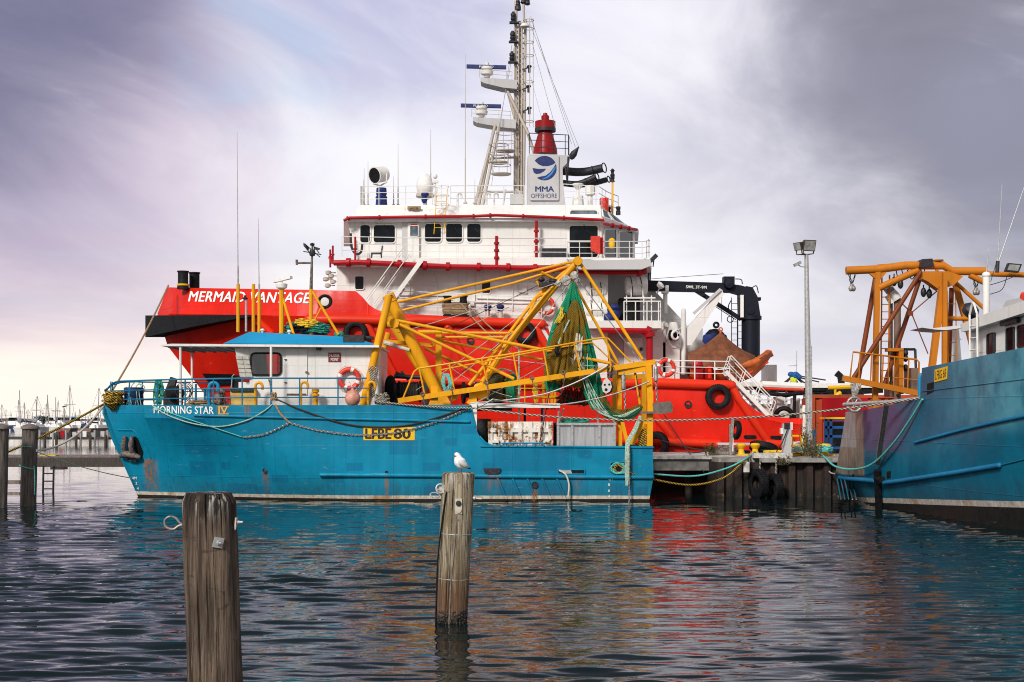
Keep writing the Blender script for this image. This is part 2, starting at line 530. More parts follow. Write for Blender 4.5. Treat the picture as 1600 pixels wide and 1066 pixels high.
def plain(name, col, rough=0.5, metal=0.0, var=0.25, scale=6.0, bstr=0.15, stretch=None, col2=None, **kw):
    m, t = mat(name)
    pos = t.n('ShaderNodeNewGeometry').outputs['Position']
    n = t.noise(pos, scale, 5, 0.6, 0.2, sc=stretch)
    c = t.mix(t.rng(n, 0.3, 0.7), mul(col, 1 - var), col2 or mul(col, 1 + var))
    finish(t, c, t.math('MULTIPLY_ADD', n, 0.25, rough - 0.12), metal, n, bstr, 0.02, **kw)
    return m

def glassy(name, col, rough=0.06):
    m, t = mat(name)
    pos = t.n('ShaderNodeNewGeometry').outputs['Position']
    n = t.noise(pos, 1.6, 3, 0.5, 0.4)
    c = t.mix(t.rng(n, 0.42, 0.62), col, mul(col, 2.2))
    finish(t, c, rough, 0.0, spec=0.2)
    return m
# ---------------- material library ----------------
M = {}
RED = (0.66, 0.016, 0.006)
M['white'] = paint('white paint', (0.74, 0.72, 0.70), 0.45, 0.09, 0.40, rust=0.22, plates=2.6)
M['white2'] = paint('white fittings paint', (0.74, 0.72, 0.69), 0.45, 0.10, 0.3, rust=0.34)
M['cream'] = paint('mast cream paint', (0.50, 0.44, 0.38), 0.5, 0.12, 0.35, rust=0.42)
M['stack'] = paint('grey white casing paint', (0.50, 0.49, 0.50), 0.5, 0.10, 0.4, rust=0.12)
M['red'] = paint('signal red hull paint', RED, 0.36, 0.16, 0.42, plates=3.4, frames=0.8, wave=0.8, scum=1.2, rust=0.15, bands=[(0.80, (0.20, 0.03, 0.025)), (0.30, (0.10, 0.035, 0.03))])
M['redfit'] = paint('red fender tube paint', (0.70, 0.030, 0.008), 0.40, 0.12, 0.2, rust=0.22)
M['pipe'] = paint('dark red pipe paint', (0.36, 0.006, 0.012), 0.38, 0.12, 0.1, rust=0.1)
M['conered'] = paint('deep red cone paint', (0.26, 0.005, 0.008), 0.38, 0.2, 0.4, rust=0.2)
M['orange'] = paint('orange pipe paint', (0.56, 0.07, 0.015), 0.4, 0.12, 0.2, rust=0.3)
M['black'] = plain('black rubber', (0.009, 0.009, 0.011), 0.6, var=0.5, scale=9, spec=0.15)
M['darksteel'] = plain('dark steel', (0.025, 0.025, 0.03), 0.5, 0.3, 0.5, 12)
M['navy'] = paint('navy crane paint', (0.007, 0.009, 0.018), 0.5, 0.3, 0.3, rust=0.06)
M['bluecover'] = plain('blue canvas', (0.006, 0.02, 0.14), 0.7, var=0.4, scale=5, bstr=0.6)
M['lettwhite'] = plain('white lettering paint', (0.80, 0.79, 0.76), 0.5, var=0.06, scale=14)
M['lettyellow'] = plain('yellow lettering paint', (0.72, 0.38, 0.02), 0.5, var=0.1, scale=14)
M['lettblack'] = plain('black lettering paint', (0.012, 0.012, 0.012), 0.5, var=0.3)
M['navylett'] = plain('navy lettering paint', (0.008, 0.02, 0.12), 0.4, var=0.2)
M['skylett'] = plain('light blue lettering paint', (0.03, 0.22, 0.60), 0.4, var=0.1)
M['glass'] = glassy('dark window glass', (0.004, 0.006, 0.008))
M['greyglass'] = glassy('grey window glass', (0.07, 0.09, 0.11), 0.12)
M['yellow'] = paint('yellow gear paint', (0.74, 0.335, 0.006), 0.42, 0.14, 0.40, rust=0.36, dirt=(0.10, 0.04, 0.01), wave=0.8)
M['ladderyel'] = paint('yellow ladder paint', (0.78, 0.44, 0.01), 0.4, 0.08, 0.1, rust=0.1)
M['ochre'] = paint('orange ochre gear paint', (0.52, 0.17, 0.012), 0.42, 0.14, 0.3, rust=0.28, dirt=(0.10, 0.03, 0.01))
M['rope_green'] = plain('green rope', (0.02, 0.24, 0.17), 0.8, var=0.5, scale=20)
M['rope_teal'] = plain('teal rope', (0.10, 0.46, 0.42), 0.8, var=0.3, scale=20)
M['rope_white'] = plain('pale rope', (0.55, 0.50, 0.42), 0.85, var=0.3, scale=20)
M['rope_tan'] = plain('tan rope', (0.30, 0.20, 0.11), 0.85, var=0.4, scale=20)
M['rope_yellow'] = plain('yellow rope', (0.66, 0.42, 0.02), 0.8, var=0.35, scale=20)
M['rope_dark'] = plain('dark rope', (0.03, 0.026, 0.024), 0.85, var=0.5, scale=20)
M['galv'] = plain('galvanised steel', (0.42, 0.42, 0.42), 0.5, 0.4, 0.2, 10)
M['chainsteel'] = plain('worn chain steel', (0.30, 0.28, 0.26), 0.5, 0.5, 0.5, 12)
M['stainless'] = plain('brushed stainless', (0.46, 0.46, 0.47), 0.42, 0.55, 0.18, 1.2, 0.1, (9, 9, 0.5))
M['concrete'] = plain('weathered concrete', (0.25, 0.235, 0.22), 0.85, var=0.35, scale=3, bstr=0.4)
M['concrete_white'] = plain('whitewashed concrete', (0.50, 0.48, 0.45), 0.8, var=0.4, scale=4, bstr=0.3)
M['timber'] = plain('dark wet timber', (0.045, 0.034, 0.028), 0.7, var=0.5, scale=4, stretch=(4, 4, 0.6), bstr=0.5)
M['greytimber'] = plain('grey timber', (0.22, 0.18, 0.155), 0.8, var=0.4, scale=4, stretch=(6, 6, 0.5), bstr=0.5)
M['buoy'] = plain('faded orange buoy', (0.62, 0.20, 0.13), 0.55, var=0.3, scale=4, col2=(0.66, 0.33, 0.25))
M['lifered'] = plain('lifebuoy red', (0.62, 0.03, 0.012), 0.5, var=0.15)
M['lifewhite'] = plain('lifebuoy white', (0.75, 0.73, 0.70), 0.5, var=0.1)
M['teal'] = paint('sea blue gear paint', (0.006, 0.15, 0.27), 0.42, 0.12, 0.2, rust=0.08)
M['bluebright'] = paint('bright blue roof paint', (0.012, 0.24, 0.46), 0.45, 0.10, 0.2, rust=0.05)
M['navybarrel'] = plain('navy drum plastic', (0.008, 0.03, 0.11), 0.45, var=0.2)
M['maroon'] = plain('maroon sign', (0.17, 0.008, 0.014), 0.4, var=0.1)
M['signyellow'] = plain('registration yellow', (0.80, 0.46, 0.005), 0.45, var=0.08)
M['lens'] = plain('lamp lens glass', (0.30, 0.30, 0.29), 0.2, var=0.3)

M['boatorange'] = plain('orange boat tube', (0.46, 0.105, 0.020), 0.5, var=0.25, scale=3)
M['tarp'] = plain('brown tarpaulin', (0.17, 0.052, 0.018), 0.75, var=0.35, scale=3, bstr=0.5)

M['rustmetal'] = plain('rusty metal', (0.17, 0.10, 0.075), 0.7, 0.3, 0.6, 9, 0.4, col2=(0.26, 0.22, 0.20))
M['shade'] = plain('pale window shade', (0.55, 0.53, 0.48), 0.7, var=0.15)
M['timberpaint'] = plain('stained white batten', (0.40, 0.33, 0.26), 0.7, var=0.3)
M['lockeryel'] = plain('pale yellow locker', (0.62, 0.40, 0.10), 0.6, var=0.12)
def clearglass():
    m, t = mat('see through glass')
    bs = t.n('ShaderNodeBsdfGlossy', None, Color=(0.9, 0.95, 1, 1), Roughness=0.03); tr = t.n('ShaderNodeBsdfTransparent', None, Color=(0.9, 0.9, 0.9, 1))
    mx = t.n('ShaderNodeMixShader', None, i0=0.1); t.t.links.new(tr.outputs[0], mx.inputs[1]); t.t.links.new(bs.outputs[0], mx.inputs[2])
    t.t.links.new(mx.outputs[0], t.n('ShaderNodeOutputMaterial').inputs[0]); return m
M['clearglass'] = clearglass()

def striped(name, a, b, freq=9.0):
    m, t = mat(name)
    pos = t.n('ShaderNodeNewGeometry').outputs['Position']
    sp = t.n('ShaderNodeSeparateXYZ', None, i0=pos).outputs
    s = t.math('ADD', t.math('ADD', sp[0], t.math('MULTIPLY', sp[2], 1.6)), t.math('MULTIPLY', sp[1], .7))
    k = t.math('GREATER_THAN', t.math('FRACT', t.math('MULTIPLY', s, freq)), .5)
    n = t.noise(pos, 14, 3)
    finish(t, t.mix(t.rng(n, .3, .7), t.mix(k, mul(a, .7), mul(b, .7)), t.mix(k, a, b)), .85); return m
M['rope_striped'] = striped('black and cream rope', (.03, .028, .03), (.52, .48, .38))
M['rope_blackyellow'] = striped('black and yellow rope', (.02, .018, .015), (.62, .38, .02), 7)
M['rope_palegreen'] = plain('pale green rope', (0.34, 0.47, 0.38), 0.85, var=0.35, scale=16)
M['platesteel'] = plain('bare steel plate', (.24, .23, .225), .6, .2, .25, 3)
M['doorgrey'] = plain('grey painted steel board', (0.12, 0.105, 0.09), 0.7, var=0.3)
M['blockwhite'] = paint('white pulley cheek paint', (.62, .58, .55), .5, .1, .2, rust=.35)
M['binrust'] = paint('rusted white bin paint', (.72, .68, .62), .55, .1, .2, rust=0.92)
M['fringe'] = plain('frayed red rope', (0.20, 0.015, 0.010), 0.9, var=0.6, scale=9)
def netmat(name, col, col2, a=.80):
    m, t = mat(name)
    pos = t.n('ShaderNodeNewGeometry').outputs['Position']
    sp = t.n('ShaderNodeSeparateXYZ', None, i0=pos).outputs
    w_ = t.noise(pos, 5, 3)
    u = t.math('ADD', t.math('MULTIPLY', sp[0], 15.0), t.math('MULTIPLY', sp[2], 15.0)); v = t.math('SUBTRACT', t.math('MULTIPLY', sp[0], 15.0), t.math('MULTIPLY', sp[2], 15.0))
    u = t.math('MULTIPLY_ADD', w_, 1.5, u); v = t.math('MULTIPLY_ADD', w_, 1.5, v)
    cu = t.math('ABSOLUTE', t.math('SUBTRACT', t.math('FRACT', u), .5)); cv = t.math('ABSOLUTE', t.math('SUBTRACT', t.math('FRACT', v), .5))
    twine = t.math('MAXIMUM', t.rng(cu, .30, .42), t.rng(cv, .30, .42))
    big = t.noise(pos, 1.0, 4, .6, .3, sc=(3.5, 3.5, .7))
    c = t.mix(t.rng(big, .38, .62), col, col2)
    c = t.mix(t.rng(twine, 0, 1), mul(col, .25), c)
    al = t.math('MAXIMUM', twine, t.rng(t.noise(pos, 2.2, 3), a * .85, a * .62))
    finish(t, c, .9, 0, twine, .5, .02, spec=.2, alpha=al); return m
M['net_green'] = netmat('green netting', (.015, .40, .19), (.010, .24, .12))
M['net_dark'] = netmat('dark green netting', (.012, .17, .095), (.05, .10, .03))
M['net_olive'] = netmat('olive netting', (.30, .17, .016), (.17, .11, .012))
M['net_brown'] = netmat('brown netting', (.13, .08, .02), (.03, .10, .06), .95)

M['railblue'] = paint('faded blue rail paint', (.010, .165, .33), .5, .2, .4, rust=.14)
M['pipebrown'] = paint('rusty brown brace paint', (.20, .045, .012), .5, .2, .3, rust=.3)
M['pipegrey'] = paint('rusty grey stack paint', (.20, .13, .10), .55, .2, .3, rust=.45)
M['capblue'] = plain('blue white drum plastic', (.10, .16, .26), .5, var=.6, scale=3, col2=(.55, .58, .6))
def sheetpile():
    m, t = mat('rusty sheet piling'); pos = t.n('ShaderNodeNewGeometry').outputs['Position']; z = t.n('ShaderNodeSeparateXYZ', None, i0=pos).outputs[2]
    n = t.noise(pos, 1, 6, .7, .3, sc=(5, 5, .7)); f = t.noise(pos, 6, 5, .65)
    c = t.mix(t.rng(n, .35, .65), (.008, .006, .006), (.038, .017, .011)); c = t.mix(t.rng(f, .6, .75), c, (.085, .04, .018))
    zz = t.math('MULTIPLY_ADD', t.noise(pos, 2.5, 4), .5, z)
    c = t.mix(t.rng(zz, .75, .42), c, (.008, .007, .006)); c = t.mix(t.math('MULTIPLY', t.rng(t.math('ABSOLUTE', t.math('SUBTRACT', zz, .33)), .12, .02), t.rng(f, .5, .66)), c, (.16, .085, .03))
    finish(t, c, .75, 0, f, .6, .04); return m
M['sheetpile'] = sheetpile()
M['lampbrown'] = plain('bronze lamp housing', (.10, .075, .055), .5, .4, .3)
M['weed'] = plain('weed leaves', (.10, .12, .035), .8, var=.5, scale=5, col2=(.16, .11, .05))
M['containerred'] = paint('orange red container paint', (.40, .062, .022), .55, .2, .4, rust=.35)
M['rackblue'] = paint('mid blue rack paint', (.012, .09, .27), .5, .15, .2, rust=.15)
M['lime'] = plain('lime yellow float', (.55, .62, .02), .5)
M['boltwhite'] = plain('galvanised pale bolt', (.52, .49, .46), .5, .3, .25, 20)
M['conduit'] = plain('grey weathered conduit', (.17, .15, .135), .6, var=.4, scale=8)
M['socketcream'] = plain('cream socket plastic', (.50, .46, .38), .5, var=.1)
M['crust'] = plain('black mussels', (.022, .016, .012), .5, var=.6, scale=20)
M['gullwhite'] = plain('white feathers', (.78, .77, .76), .8, var=.04, scale=30)
M['gullgrey'] = plain('pale grey feathers', (.52, .53, .55), .8, var=.08, scale=30)
M['gulllleg'] = plain('dull red horn', (.24, .06, .045), .6, var=.2)
M['timberpile'] = plain('dark grey pile timber', (.085, .072, .062), .8, var=.5, scale=3, stretch=(6, 6, .6), bstr=.6)
M['capgrey'] = plain('dull pile cap', (.16, .13, .115), .7, var=.3, scale=6)
M['walkdeck'] = plain('worn walkway boards', (.17, .135, .125), .85, var=.25, scale=3, stretch=(3, .4, 1))
M['mastgrey'] = plain('grey mast alloy', (.30, .30, .31), .5, .2, .2)
M['palm'] = plain('palm leaf', (.025, .05, .022), .7, var=.4)
M['rock'] = plain('breakwater rock', (.16, .13, .11), .9, var=.5, scale=.5)

# ---------------- water ----------------
def make_water():
    rs = np.random.RandomState(3)
    rows = np.concatenate([np.arange(1240, 940, -1.25), np.arange(940, 765, -0.7), np.arange(765, 700, -0.6), np.arange(700, 662, -0.5)])
    Y = CH * F / (rows - HY)
    ncol = 560
    ang = np.linspace(-0.62, 0.62, ncol)
    X = Y[:, None] * ang[None, :]
    YY = np.repeat(Y[:, None], ncol, 1)
    H = np.zeros_like(X)
    foot = Y / F * np.where(rows > 940, 1.25, 0.7) * (Y / CH)          # metres covered by one row step
    for i in range(90):
        lam = 0.17 * (1.15 / 0.17) ** rs.rand()
        th = rs.normal(0, 0.21) + (math.pi if rs.rand() < 0.3 else 0)
        k = 2 * math.pi / lam
        a = 0.0034 * lam ** 0.88 * rs.uniform(0.5, 1.4)
        fade = np.clip((lam / foot - 1.3) / 1.2, 0, 1)[:, None]
        ph = rs.rand() * 6.283
        arg = k * (math.cos(th) * YY + math.sin(th) * X) + ph
        H += fade * a * (np.sin(arg) + 0.22 * np.cos(2 * arg))
    # calmer and rougher patches
    g = 1 + 0.45 * np.sin(X * 0.21 + 1.7 * np.sin(YY * 0.11)) * np.sin(YY * 0.17 + 0.6)
    H *= g
    n, m = X.shape
    v = np.stack([X, YY, H], -1).reshape(-1, 3)
    idx = np.arange(n * m).reshape(n, m)
    q = np.stack([idx[:-1, :-1], idx[:-1, 1:], idx[1:, 1:], idx[1:, :-1]], -1).reshape(-1, 4)
    far = np.array([(-6000, -400, -0.35), (6000, -400, -0.35), (6000, 9000, -0.35), (-6000, 9000, -0.35)], float)
    y1 = Y[-1]
    o = len(v)
    v = np.concatenate([v, far])
    me = bpy.data.meshes.new('water')
    nf = len(q) + 1
    me.vertices.add(len(v)); me.vertices.foreach_set('co', v.ravel())
    li = np.concatenate([q.ravel(), [o, o + 1, o + 2, o + 3]])
    me.loops.add(len(li)); me.loops.foreach_set('vertex_index', li)
    me.polygons.add(nf); me.polygons.foreach_set('loop_start', np.arange(nf) * 4)
    me.update(); me.validate()
    me.shade_smooth()
    m_, t = mat('harbour water')
    pos = t.n('ShaderNodeNewGeometry').outputs['Position']
    n1 = t.noise(pos, 1.0, 3, 0.55, 0.3, sc=(1.6, 4.0, 1.0))
    n2 = t.noise(pos, 1.0, 2, 0.5, 0.2, sc=(7.0, 15.0, 1.0))
    hgt = t.math('MULTIPLY_ADD', n2, 0.16, n1)
    tone = t.noise(pos, 0.12, 3)
    c = t.mix(t.rng(tone, 0.35, 0.65), (0.003, 0.009, 0.010), (0.004, 0.013, 0.014))
    finish(t, c, 0.022, 0.0, hgt, 0.13, 0.04, spec=0.5, IOR=1.33)
    me.materials.append(m_)
    o = bpy.data.objects.new('water', me); COL.objects.link(o)
    tag(o, 'dark rippled harbour water reflecting the boats', 'water', kind='structure')
make_water()

# ---------------- hull builder ----------------
def hull_line(px0, px1, ctrl, yc, B, Lpx, p, n, zadd=0.0, blunt=0.0):
    """One fore-and-aft line of a hull, bow (px0) to stern (px1), traced as the side shows it."""
    xs = [c[0] for c in ctrl]; ys = [c[1] for c in ctrl]
    out = []
    for i in range(n + 1):
        u = i / n
        px = px0 + (px1 - px0) * u
        py = float(np.interp(px, xs, ys))
        e = min((px - px0) / Lpx, 1.0)
        b = B * (1 - (1 - e) ** p)
        out.append(P(px, py, yc - b) + Vector((0, 0, zadd)))
    return out

def mirror(line, yc):
    return [Vector((q.x, 2 * yc - q.y, q.z)) for q in line]

def hull_mesh(lines, yc, deck=True, deck_z=None):
    mb = MB()
    near = lines; far = [mirror(L, yc) for L in lines]
    mb.loft(near); mb.loft([L[::-1] for L in far])
    # transom
    st = [L[-1] for L in near]; sf = [L[-1] for L in far]
    mb.loft([st, sf])
    bo = [L[0] for L in near]; bf = [L[0] for L in far]
    mb.loft([bf, bo])
    return mb

def window(parent, pix, Y, name='window', glass='glass', frame='white2', r=3, wfr=1.6, thick=0.05, where=None, fine=True):
    """Rounded window: a raised frame ring with the pane set inside it."""
    a, b, c, d = pix
    w_ = where or (lambda x, y, o: P(x, y, Y - o))
    out = rrect(a - wfr, b - wfr, c + wfr, d + wfr, r + wfr); inn = rrect(a, b, c, d, r)
    o3 = [w_(x, y, thick) for x, y in out]; i3 = [w_(x, y, thick) for x, y in inn]
    ob = [w_(x, y, -0.03) for x, y in out]; ib = [w_(x, y, 0.004) for x, y in inn]
    mb = MB(); n = len(out)
    mb.add(o3 + i3 + ob + ib, [q for i in range(n) for j in [(i + 1) % n] for q in ((i, j, n + j, n + i), (2 * n + i, 2 * n + j, j, i), (n + i, n + j, 3 * n + j, 3 * n + i))])
    fr = mb.build(name, M[frame], parent, 30)
    pm = MB(); pm.add([w_(x, y, 0.02) for x, y in inn], [tuple(range(n))])
    pm.build('pane', M[glass], fr, 0)
    return fr

def tyre_mesh(c, nrm, Ro, width):
    mb = MB(); c = Vector(c); nrm = Vector(nrm).normalized()
    prof = [(Ro * 0.56, -0.42), (Ro * 0.70, -0.5), (Ro * 0.90, -0.5), (Ro * 0.985, -0.36), (Ro, 0), (Ro * 0.985, 0.36), (Ro * 0.90, 0.5), (Ro * 0.70, 0.5), (Ro * 0.56, 0.42), (Ro * 0.54, 0.3), (Ro * 0.66, 0.2), (Ro * 0.66, -0.2), (Ro * 0.54, -0.3), (Ro * 0.56, -0.42)]
    mb.lathe(c, [(r, h * width) for r, h in prof], 36, nrm, cap=False)
    s = nrm.orthogonal().normalized(); u = nrm.cross(s)
    for i in range(36):       # tread blocks
        a = 2 * math.pi * i / 36
        d = s * math.cos(a) + u * math.sin(a); tn = -s * math.sin(a) + u * math.cos(a)
        for sg in (-1, 1):
            q = c + d * Ro * 0.985 + nrm * sg * width * 0.26
            mb.beam(q - nrm * width * 0.17 + tn * 0.012 * sg, q + nrm * width * 0.17 - tn * 0.012 * sg, Ro * 0.11, Ro * 0.05, d)
    return mb

# ---------------- red offshore vessel ----------------
YC2, YN2 = 73.5, 67.0
ship = thing('offshore_vessel', 'large red and white offshore supply ship moored behind the blue trawler', 'ship', (0, YC2, 0))
N2 = 260
topA = [(262, 449), (300, 450), (487, 453), (556, 455), (566, 464), (575, 475), (586, 483), (604, 489), (850, 502), (857, 506), (868, 540), (896, 590), (1027, 594), (1140, 597), (1152, 612), (1166, 628), (1180, 641), (1198, 650), (1225, 653), (1256, 654)]
knB = [(246, 490), (480, 494), (600, 500), (850, 513), (857, 517), (868, 548), (896, 600), (1140, 606), (1152, 620), (1180, 650), (1225, 662), (1256, 663)]
LA = hull_line(262, 1256, topA, YC2, 6.35, 330, 2.3, N2)
LB = hull_line(246, 1256, knB, YC2, 6.5, 300, 2.5, N2)
LC = hull_line(262, 1256, [(262, 541), (600, 562), (860, 580), (900, 622), (1256, 668)], YC2, 6.45, 345, 2.0, N2)
LC2 = hull_line(296, 1256, [(296, 585), (600, 608), (1256, 680)], YC2, 6.42, 400, 1.8, N2)
LD = hull_line(332, 1255, [(332, 632), (700, 650), (1255, 692)], YC2, 6.40, 450, 1.7, N2)
LE = hull_line(410, 1250, [(410, 752), (1250, 757)], YC2, 6.38, 520, 1.6, N2)
LF = hull_line(425, 1240, [(425, 800), (1240, 800)], YC2, 6.0, 560, 1.5, N2)
hm2 = hull_mesh([LA, LB, LC, LC2, LD, LE, LF], YC2)
# inner face of the bulwark and the decks behind it
inA = [Vector((q.x, YC2 - max(YC2 - q.y - 0.35, 0.0), q.z)) for q in LA]
inB = [Vector((q.x, YC2 - max(YC2 - q.y - 0.35, 0.0), q.z - 0.1)) for q in LB]
hm2.loft([LA, inA, inB]); hm2.loft([mirror(L, YC2)[::-1] for L in (LA, inA, inB)])
hm2.loft([inB, mirror(inB, YC2)])
hull2 = hm2.build('hull', M['red'], ship, 35)
bv2 = bvh_of(hm2)
S2 = lambda px, py, off=0.03: hitp(bv2, px, py, off, YN2)

# black bow fender wrapped round the stem
nf = 90
fo = [[], [], [], []]
for i in range(nf + 1):
    u = i / nf; px = 227 + (398 - 227) * u
    e = min((px - 227) / 300.0, 1); b = 6.75 * (1 - (1 - e) ** 2.5)
    taper = 1 - u ** 2.2
    t_, b_ = 493 - 1.0 * u, 495 + 32.0 * (1 - u) ** 1.25
    a = P(px, t_, YC2 - b); c = P(px, b_, YC2 - b)
    ib = max(b - 0.9, 0.0)
    fo[0].append(Vector((a.x + 0.9 * (1 - u), YC2 - ib, a.z))); fo[1].append(a); fo[2].append(c)
    fo[3].append(Vector((c.x + 1.0 * (1 - u), YC2 - ib, c.z)))
fm = MB(); fm.loft(fo); fm.loft([mirror(L, YC2)[::-1] for L in fo])
fm.build('bow_fender', M['black'], ship, 35)
lettering('MERMAID VANTAGE', [(297, 455.5), (486, 458), (483, 474.5), (295, 471.5)], S2, M['lettwhite'], ship, 0.028, 0.12, spacing=1.06)

# rubbing tubes on the hull
def htube(pix, r, off, mat_='redfit', name='fender_tube', par=None, bv=None, n=10, dens=6, end=True):
    bv = bv or bv2
    pts = []
    for (a, b), (c, d) in zip(pix, pix[1:]):
        k = max(1, int(math.hypot(c - a, d - b) / dens))
        pts += [(a + (c - a) * i / k, b + (d - b) * i / k) for i in range(k)]
    pts.append(pix[-1])
    w_ = [hitp(bv, a, b, off, YN2) for a, b in pts]
    mb = MB(); mb.tube(w_, r, n)
    if end:
        mb.ell(w_[0], r * 1.0, n=10, m=6); mb.ell(w_[-1], r * 1.0, n=10, m=6)
    return mb.build(name, M[mat_], par or ship, 60)
htube([(484, 498), (600, 501), (846, 508)], 0.24, 0.10)
htube([(600, 594), (700, 596), (850, 600)], 0.22, 0.10)
htube([(905, 600), (1027, 600), (1141, 604)], 0.24, 0.10)
htube([(930, 686), (1030, 690), (1122, 694)], 0.22, 0.10)
htube([(1199, 693), (1238, 697)], 0.22, 0.10)
for a, b in (((574, 508), (618, 588)), ((700, 512), (742, 592)), ((838, 514), (880, 590)), ((1016, 640), (1052, 684)), ((1142, 606), (1199, 688)), ((403, 500), (425, 520))):
    htube([a, b], 0.19, 0.06)
# round openings in the plating
for (a, b, r_) in ((735, 533, 5), (1075, 632, 5)):
    p = S2(a, b, 0.02); mb = MB(); mb.lathe(p, [(r_ * 0.03, -0.02), (r_ * 0.036, 0.03), (r_ * 0.027, 0.03), (r_ * 0.02, -0.04)], 18, (0, -1, 0))
    mb.build('porthole', M['darksteel'], ship)
p = S2(508, 472, 0.04); mb = MB(); mb.torus(p, (0, -1, 0.1), 0.29, 0.07, 24, 8); fl = mb.build('panama_fairlead', M['black'], ship)
mb = MB(); mb.lathe(p + Vector((0, -0.0, 0)), [(0.20, -0.02), (0.20, 0.05), (0.05, 0.07)], 18, (0, -1, 0)); mb.build('fairlead_plug', M['white2'], fl)
# oblong hawse holes low aft, dark recess under the bow flare
for x0, x1, y0, y1 in ((1162, 1182, 680, 686), (1203, 1222, 681, 687)):
    mb = MB(); q = rrect(x0, y0, x1, y1, 2.9); mb.prism([S2(a, b, 0.03) for a, b in q], (0, 0.05, 0)); mb.build('hawse_hole', M['black'], ship)
mb = MB(); q = [(317, 583), (364, 584), (372, 600), (330, 603)]
mb.prism([S2(a, b, 0.05) for a, b in q], (0, 0.1, 0)); mb.build('anchor_pocket', M['black'], ship)
# white patch: the bent opening at the break of the forecastle
mb = MB(); mb.prism([S2(a, b, 0.04) for a, b in ((843, 520), (846, 513), (852, 510), (858, 511), (864, 528), (872, 552), (862, 540), (850, 532))], (0, 0.06, 0)); mb.build('bulwark_opening', M['white'], ship)
for tx in (1131, 1160, 1177, 1201, 640, 556):
    pass
# bollards at the bow: a black twin post with a yellow collar
mb = MB(); b0 = P(286, 452, 72.0)
mb.lathe(b0, [(0.30, 0), (0.30, 0.12), (0.26, 0.2), (0.26, 0.85), (0.30, 0.86), (0.30, 0.92), (0.0, 0.92)], 16)
mb.lathe(b0 + Vector((0.42, 0.7, 0)), [(0.26, 0), (0.26, 0.85), (0.30, 0.86), (0.30, 0.92), (0.0, 0.92)], 16)
bo_ = mb.build('bow_bollard', M['black'], ship)
mb = MB(); mb.lathe(b0, [(0.31, 0.17), (0.31, 0.26)], 16, cap=False); mb.build('collar', M['ladderyel'], bo_)

# ---- superstructure ----
def pbox(pix, Y0, Y1, name, m, par=None, smooth=0):
    mb = MB(); mb.pbox(*pix, Y0, Y1)
    return mb.build(name, M[m], par or ship, smooth)
mb = MB(); mb.pprism([(526, 413), (950, 413), (950, 640), (640, 640), (600, 506), (526, 470)], 68.4, 78.6)
mb.pprism([(925, 500), (1040, 503), (1040, 640), (925, 640)], 69.6, 77.4)
house = mb.build('deckhouse', M['white'], ship, 0)
mb = MB(); mb.pprism([(950, 424), (995, 424), (1012, 450), (1012, 505), (950, 505)], 69.8, 77.2); mb.build('casing', M['stack'], ship, 0)
# bridge deck with its rounded wing
mb = MB()
def plan(pts, z0, z1, m=mb):
    m.prism([Vector((x, y, z0)) for x, y in pts], (0, 0, z1 - z0))
X = lambda px, Y: (px - 800) * Y / F
Z = lambda py, Y: CH + (HY - py) * Y / F
zt, zb = Z(403, 67.4), Z(415, 67.4)
plan([(X(528, 67.6), 67.6), (X(640, 67.4), 67.4), (X(888, 67.2), 67.2), (X(1006, 67.6), 67.6), (X(1018, 68.4), 68.4), (X(1018, 78), 78.6), (X(528, 79), 79.4)], zb, zt)
mb.build('bridge_deck', M['white'], ship, 0)
mb = MB(); mb.pprism([(886, 405), (922, 405), (930, 407), (1016, 405), (1018, 415), (1002, 421), (905, 421)], 67.05, 67.55); mb.build('wing_coaming', M['stack'], ship, 0)
# wheelhouse, tapering roof, chamfered aft corner
wy0, wy1 = 68.8, 78.2
mb = MB(); zt, zb = Z(345, wy0), Z(404, wy0)
plan([(X(556, wy0), wy0), (X(940, wy0), wy0), (X(992, 73.0), 73.0), (X(992, 76), 77), (X(940, wy1), wy1), (X(556, wy1), wy1)], zb, zt, mb)
mb.prism([P(543, 345, wy0), P(556, 345, wy0), P(556, 404, wy0)], (0, wy1 - wy0, 0))
wheel = mb.build('wheelhouse', M['white'], ship, 0)
mb = MB(); ra = [(X(537, 68.4), 68.4), (X(942, 68.4), 68.4), (X(998, 72.8), 72.8), (X(998, 77), 77.5), (X(942, 78.6), 78.6), (X(537, 78.6), 78.6)]
plan(ra, Z(345.5, 68.4), Z(340.5, 68.4), mb)
roof = mb.build('wheelhouse_roof', M['white'], ship, 0)
mb = MB()
lo = [Vector((x, y, Z(340.5, 68.4))) for x, y in [(X(546, 68.7), 68.7), (X(940, 68.7), 68.7), (X(992, 73), 73), (X(992, 76), 76.6), (X(940, 78), 78.4), (X(546, 78), 78.4)]]
hi = [Vector((x, y, Z(320.5, 69.4))) for x, y in [(X(563, 69.4), 69.4), (X(938, 69.4), 69.4), (X(952, 72), 72), (X(952, 76), 76), (X(938, 77.6), 77.6), (X(563, 77.6), 77.6)]]
n_ = len(lo); mb.add(lo + hi, [(i, (i + 1) % n_, n_ + (i + 1) % n_, n_ + i) for i in range(n_)] + [tuple(range(n_, 2 * n_)), tuple(range(n_))[::-1]])
mb.build('roof_coaming', M['white'], roof, 0)
for pix in ((563, 352, 578, 379), (584, 352, 617, 379), (664, 350, 689, 378), (697, 350, 722, 378), (730, 350, 751, 378), (890, 353, 934, 402)):
    window(wheel, pix, wy0, r=4)
pbox((888, 376, 936, 378.5), 68.72, 68.79, 'window_rail', 'white2', wheel)
wl = Vector((X(940, wy0), wy0, 0)); wr = Vector((X(992, 73.0), 73.0, 0)); wd = (wr - wl).normalized(); wn = Vector((wd.y, -wd.x, 0))
def chamfer(px, py, o):
    u = (px - 940) / 52.0; q = wl.lerp(wr, u); q.z = Z(py, q.y)
    return q + wn * o
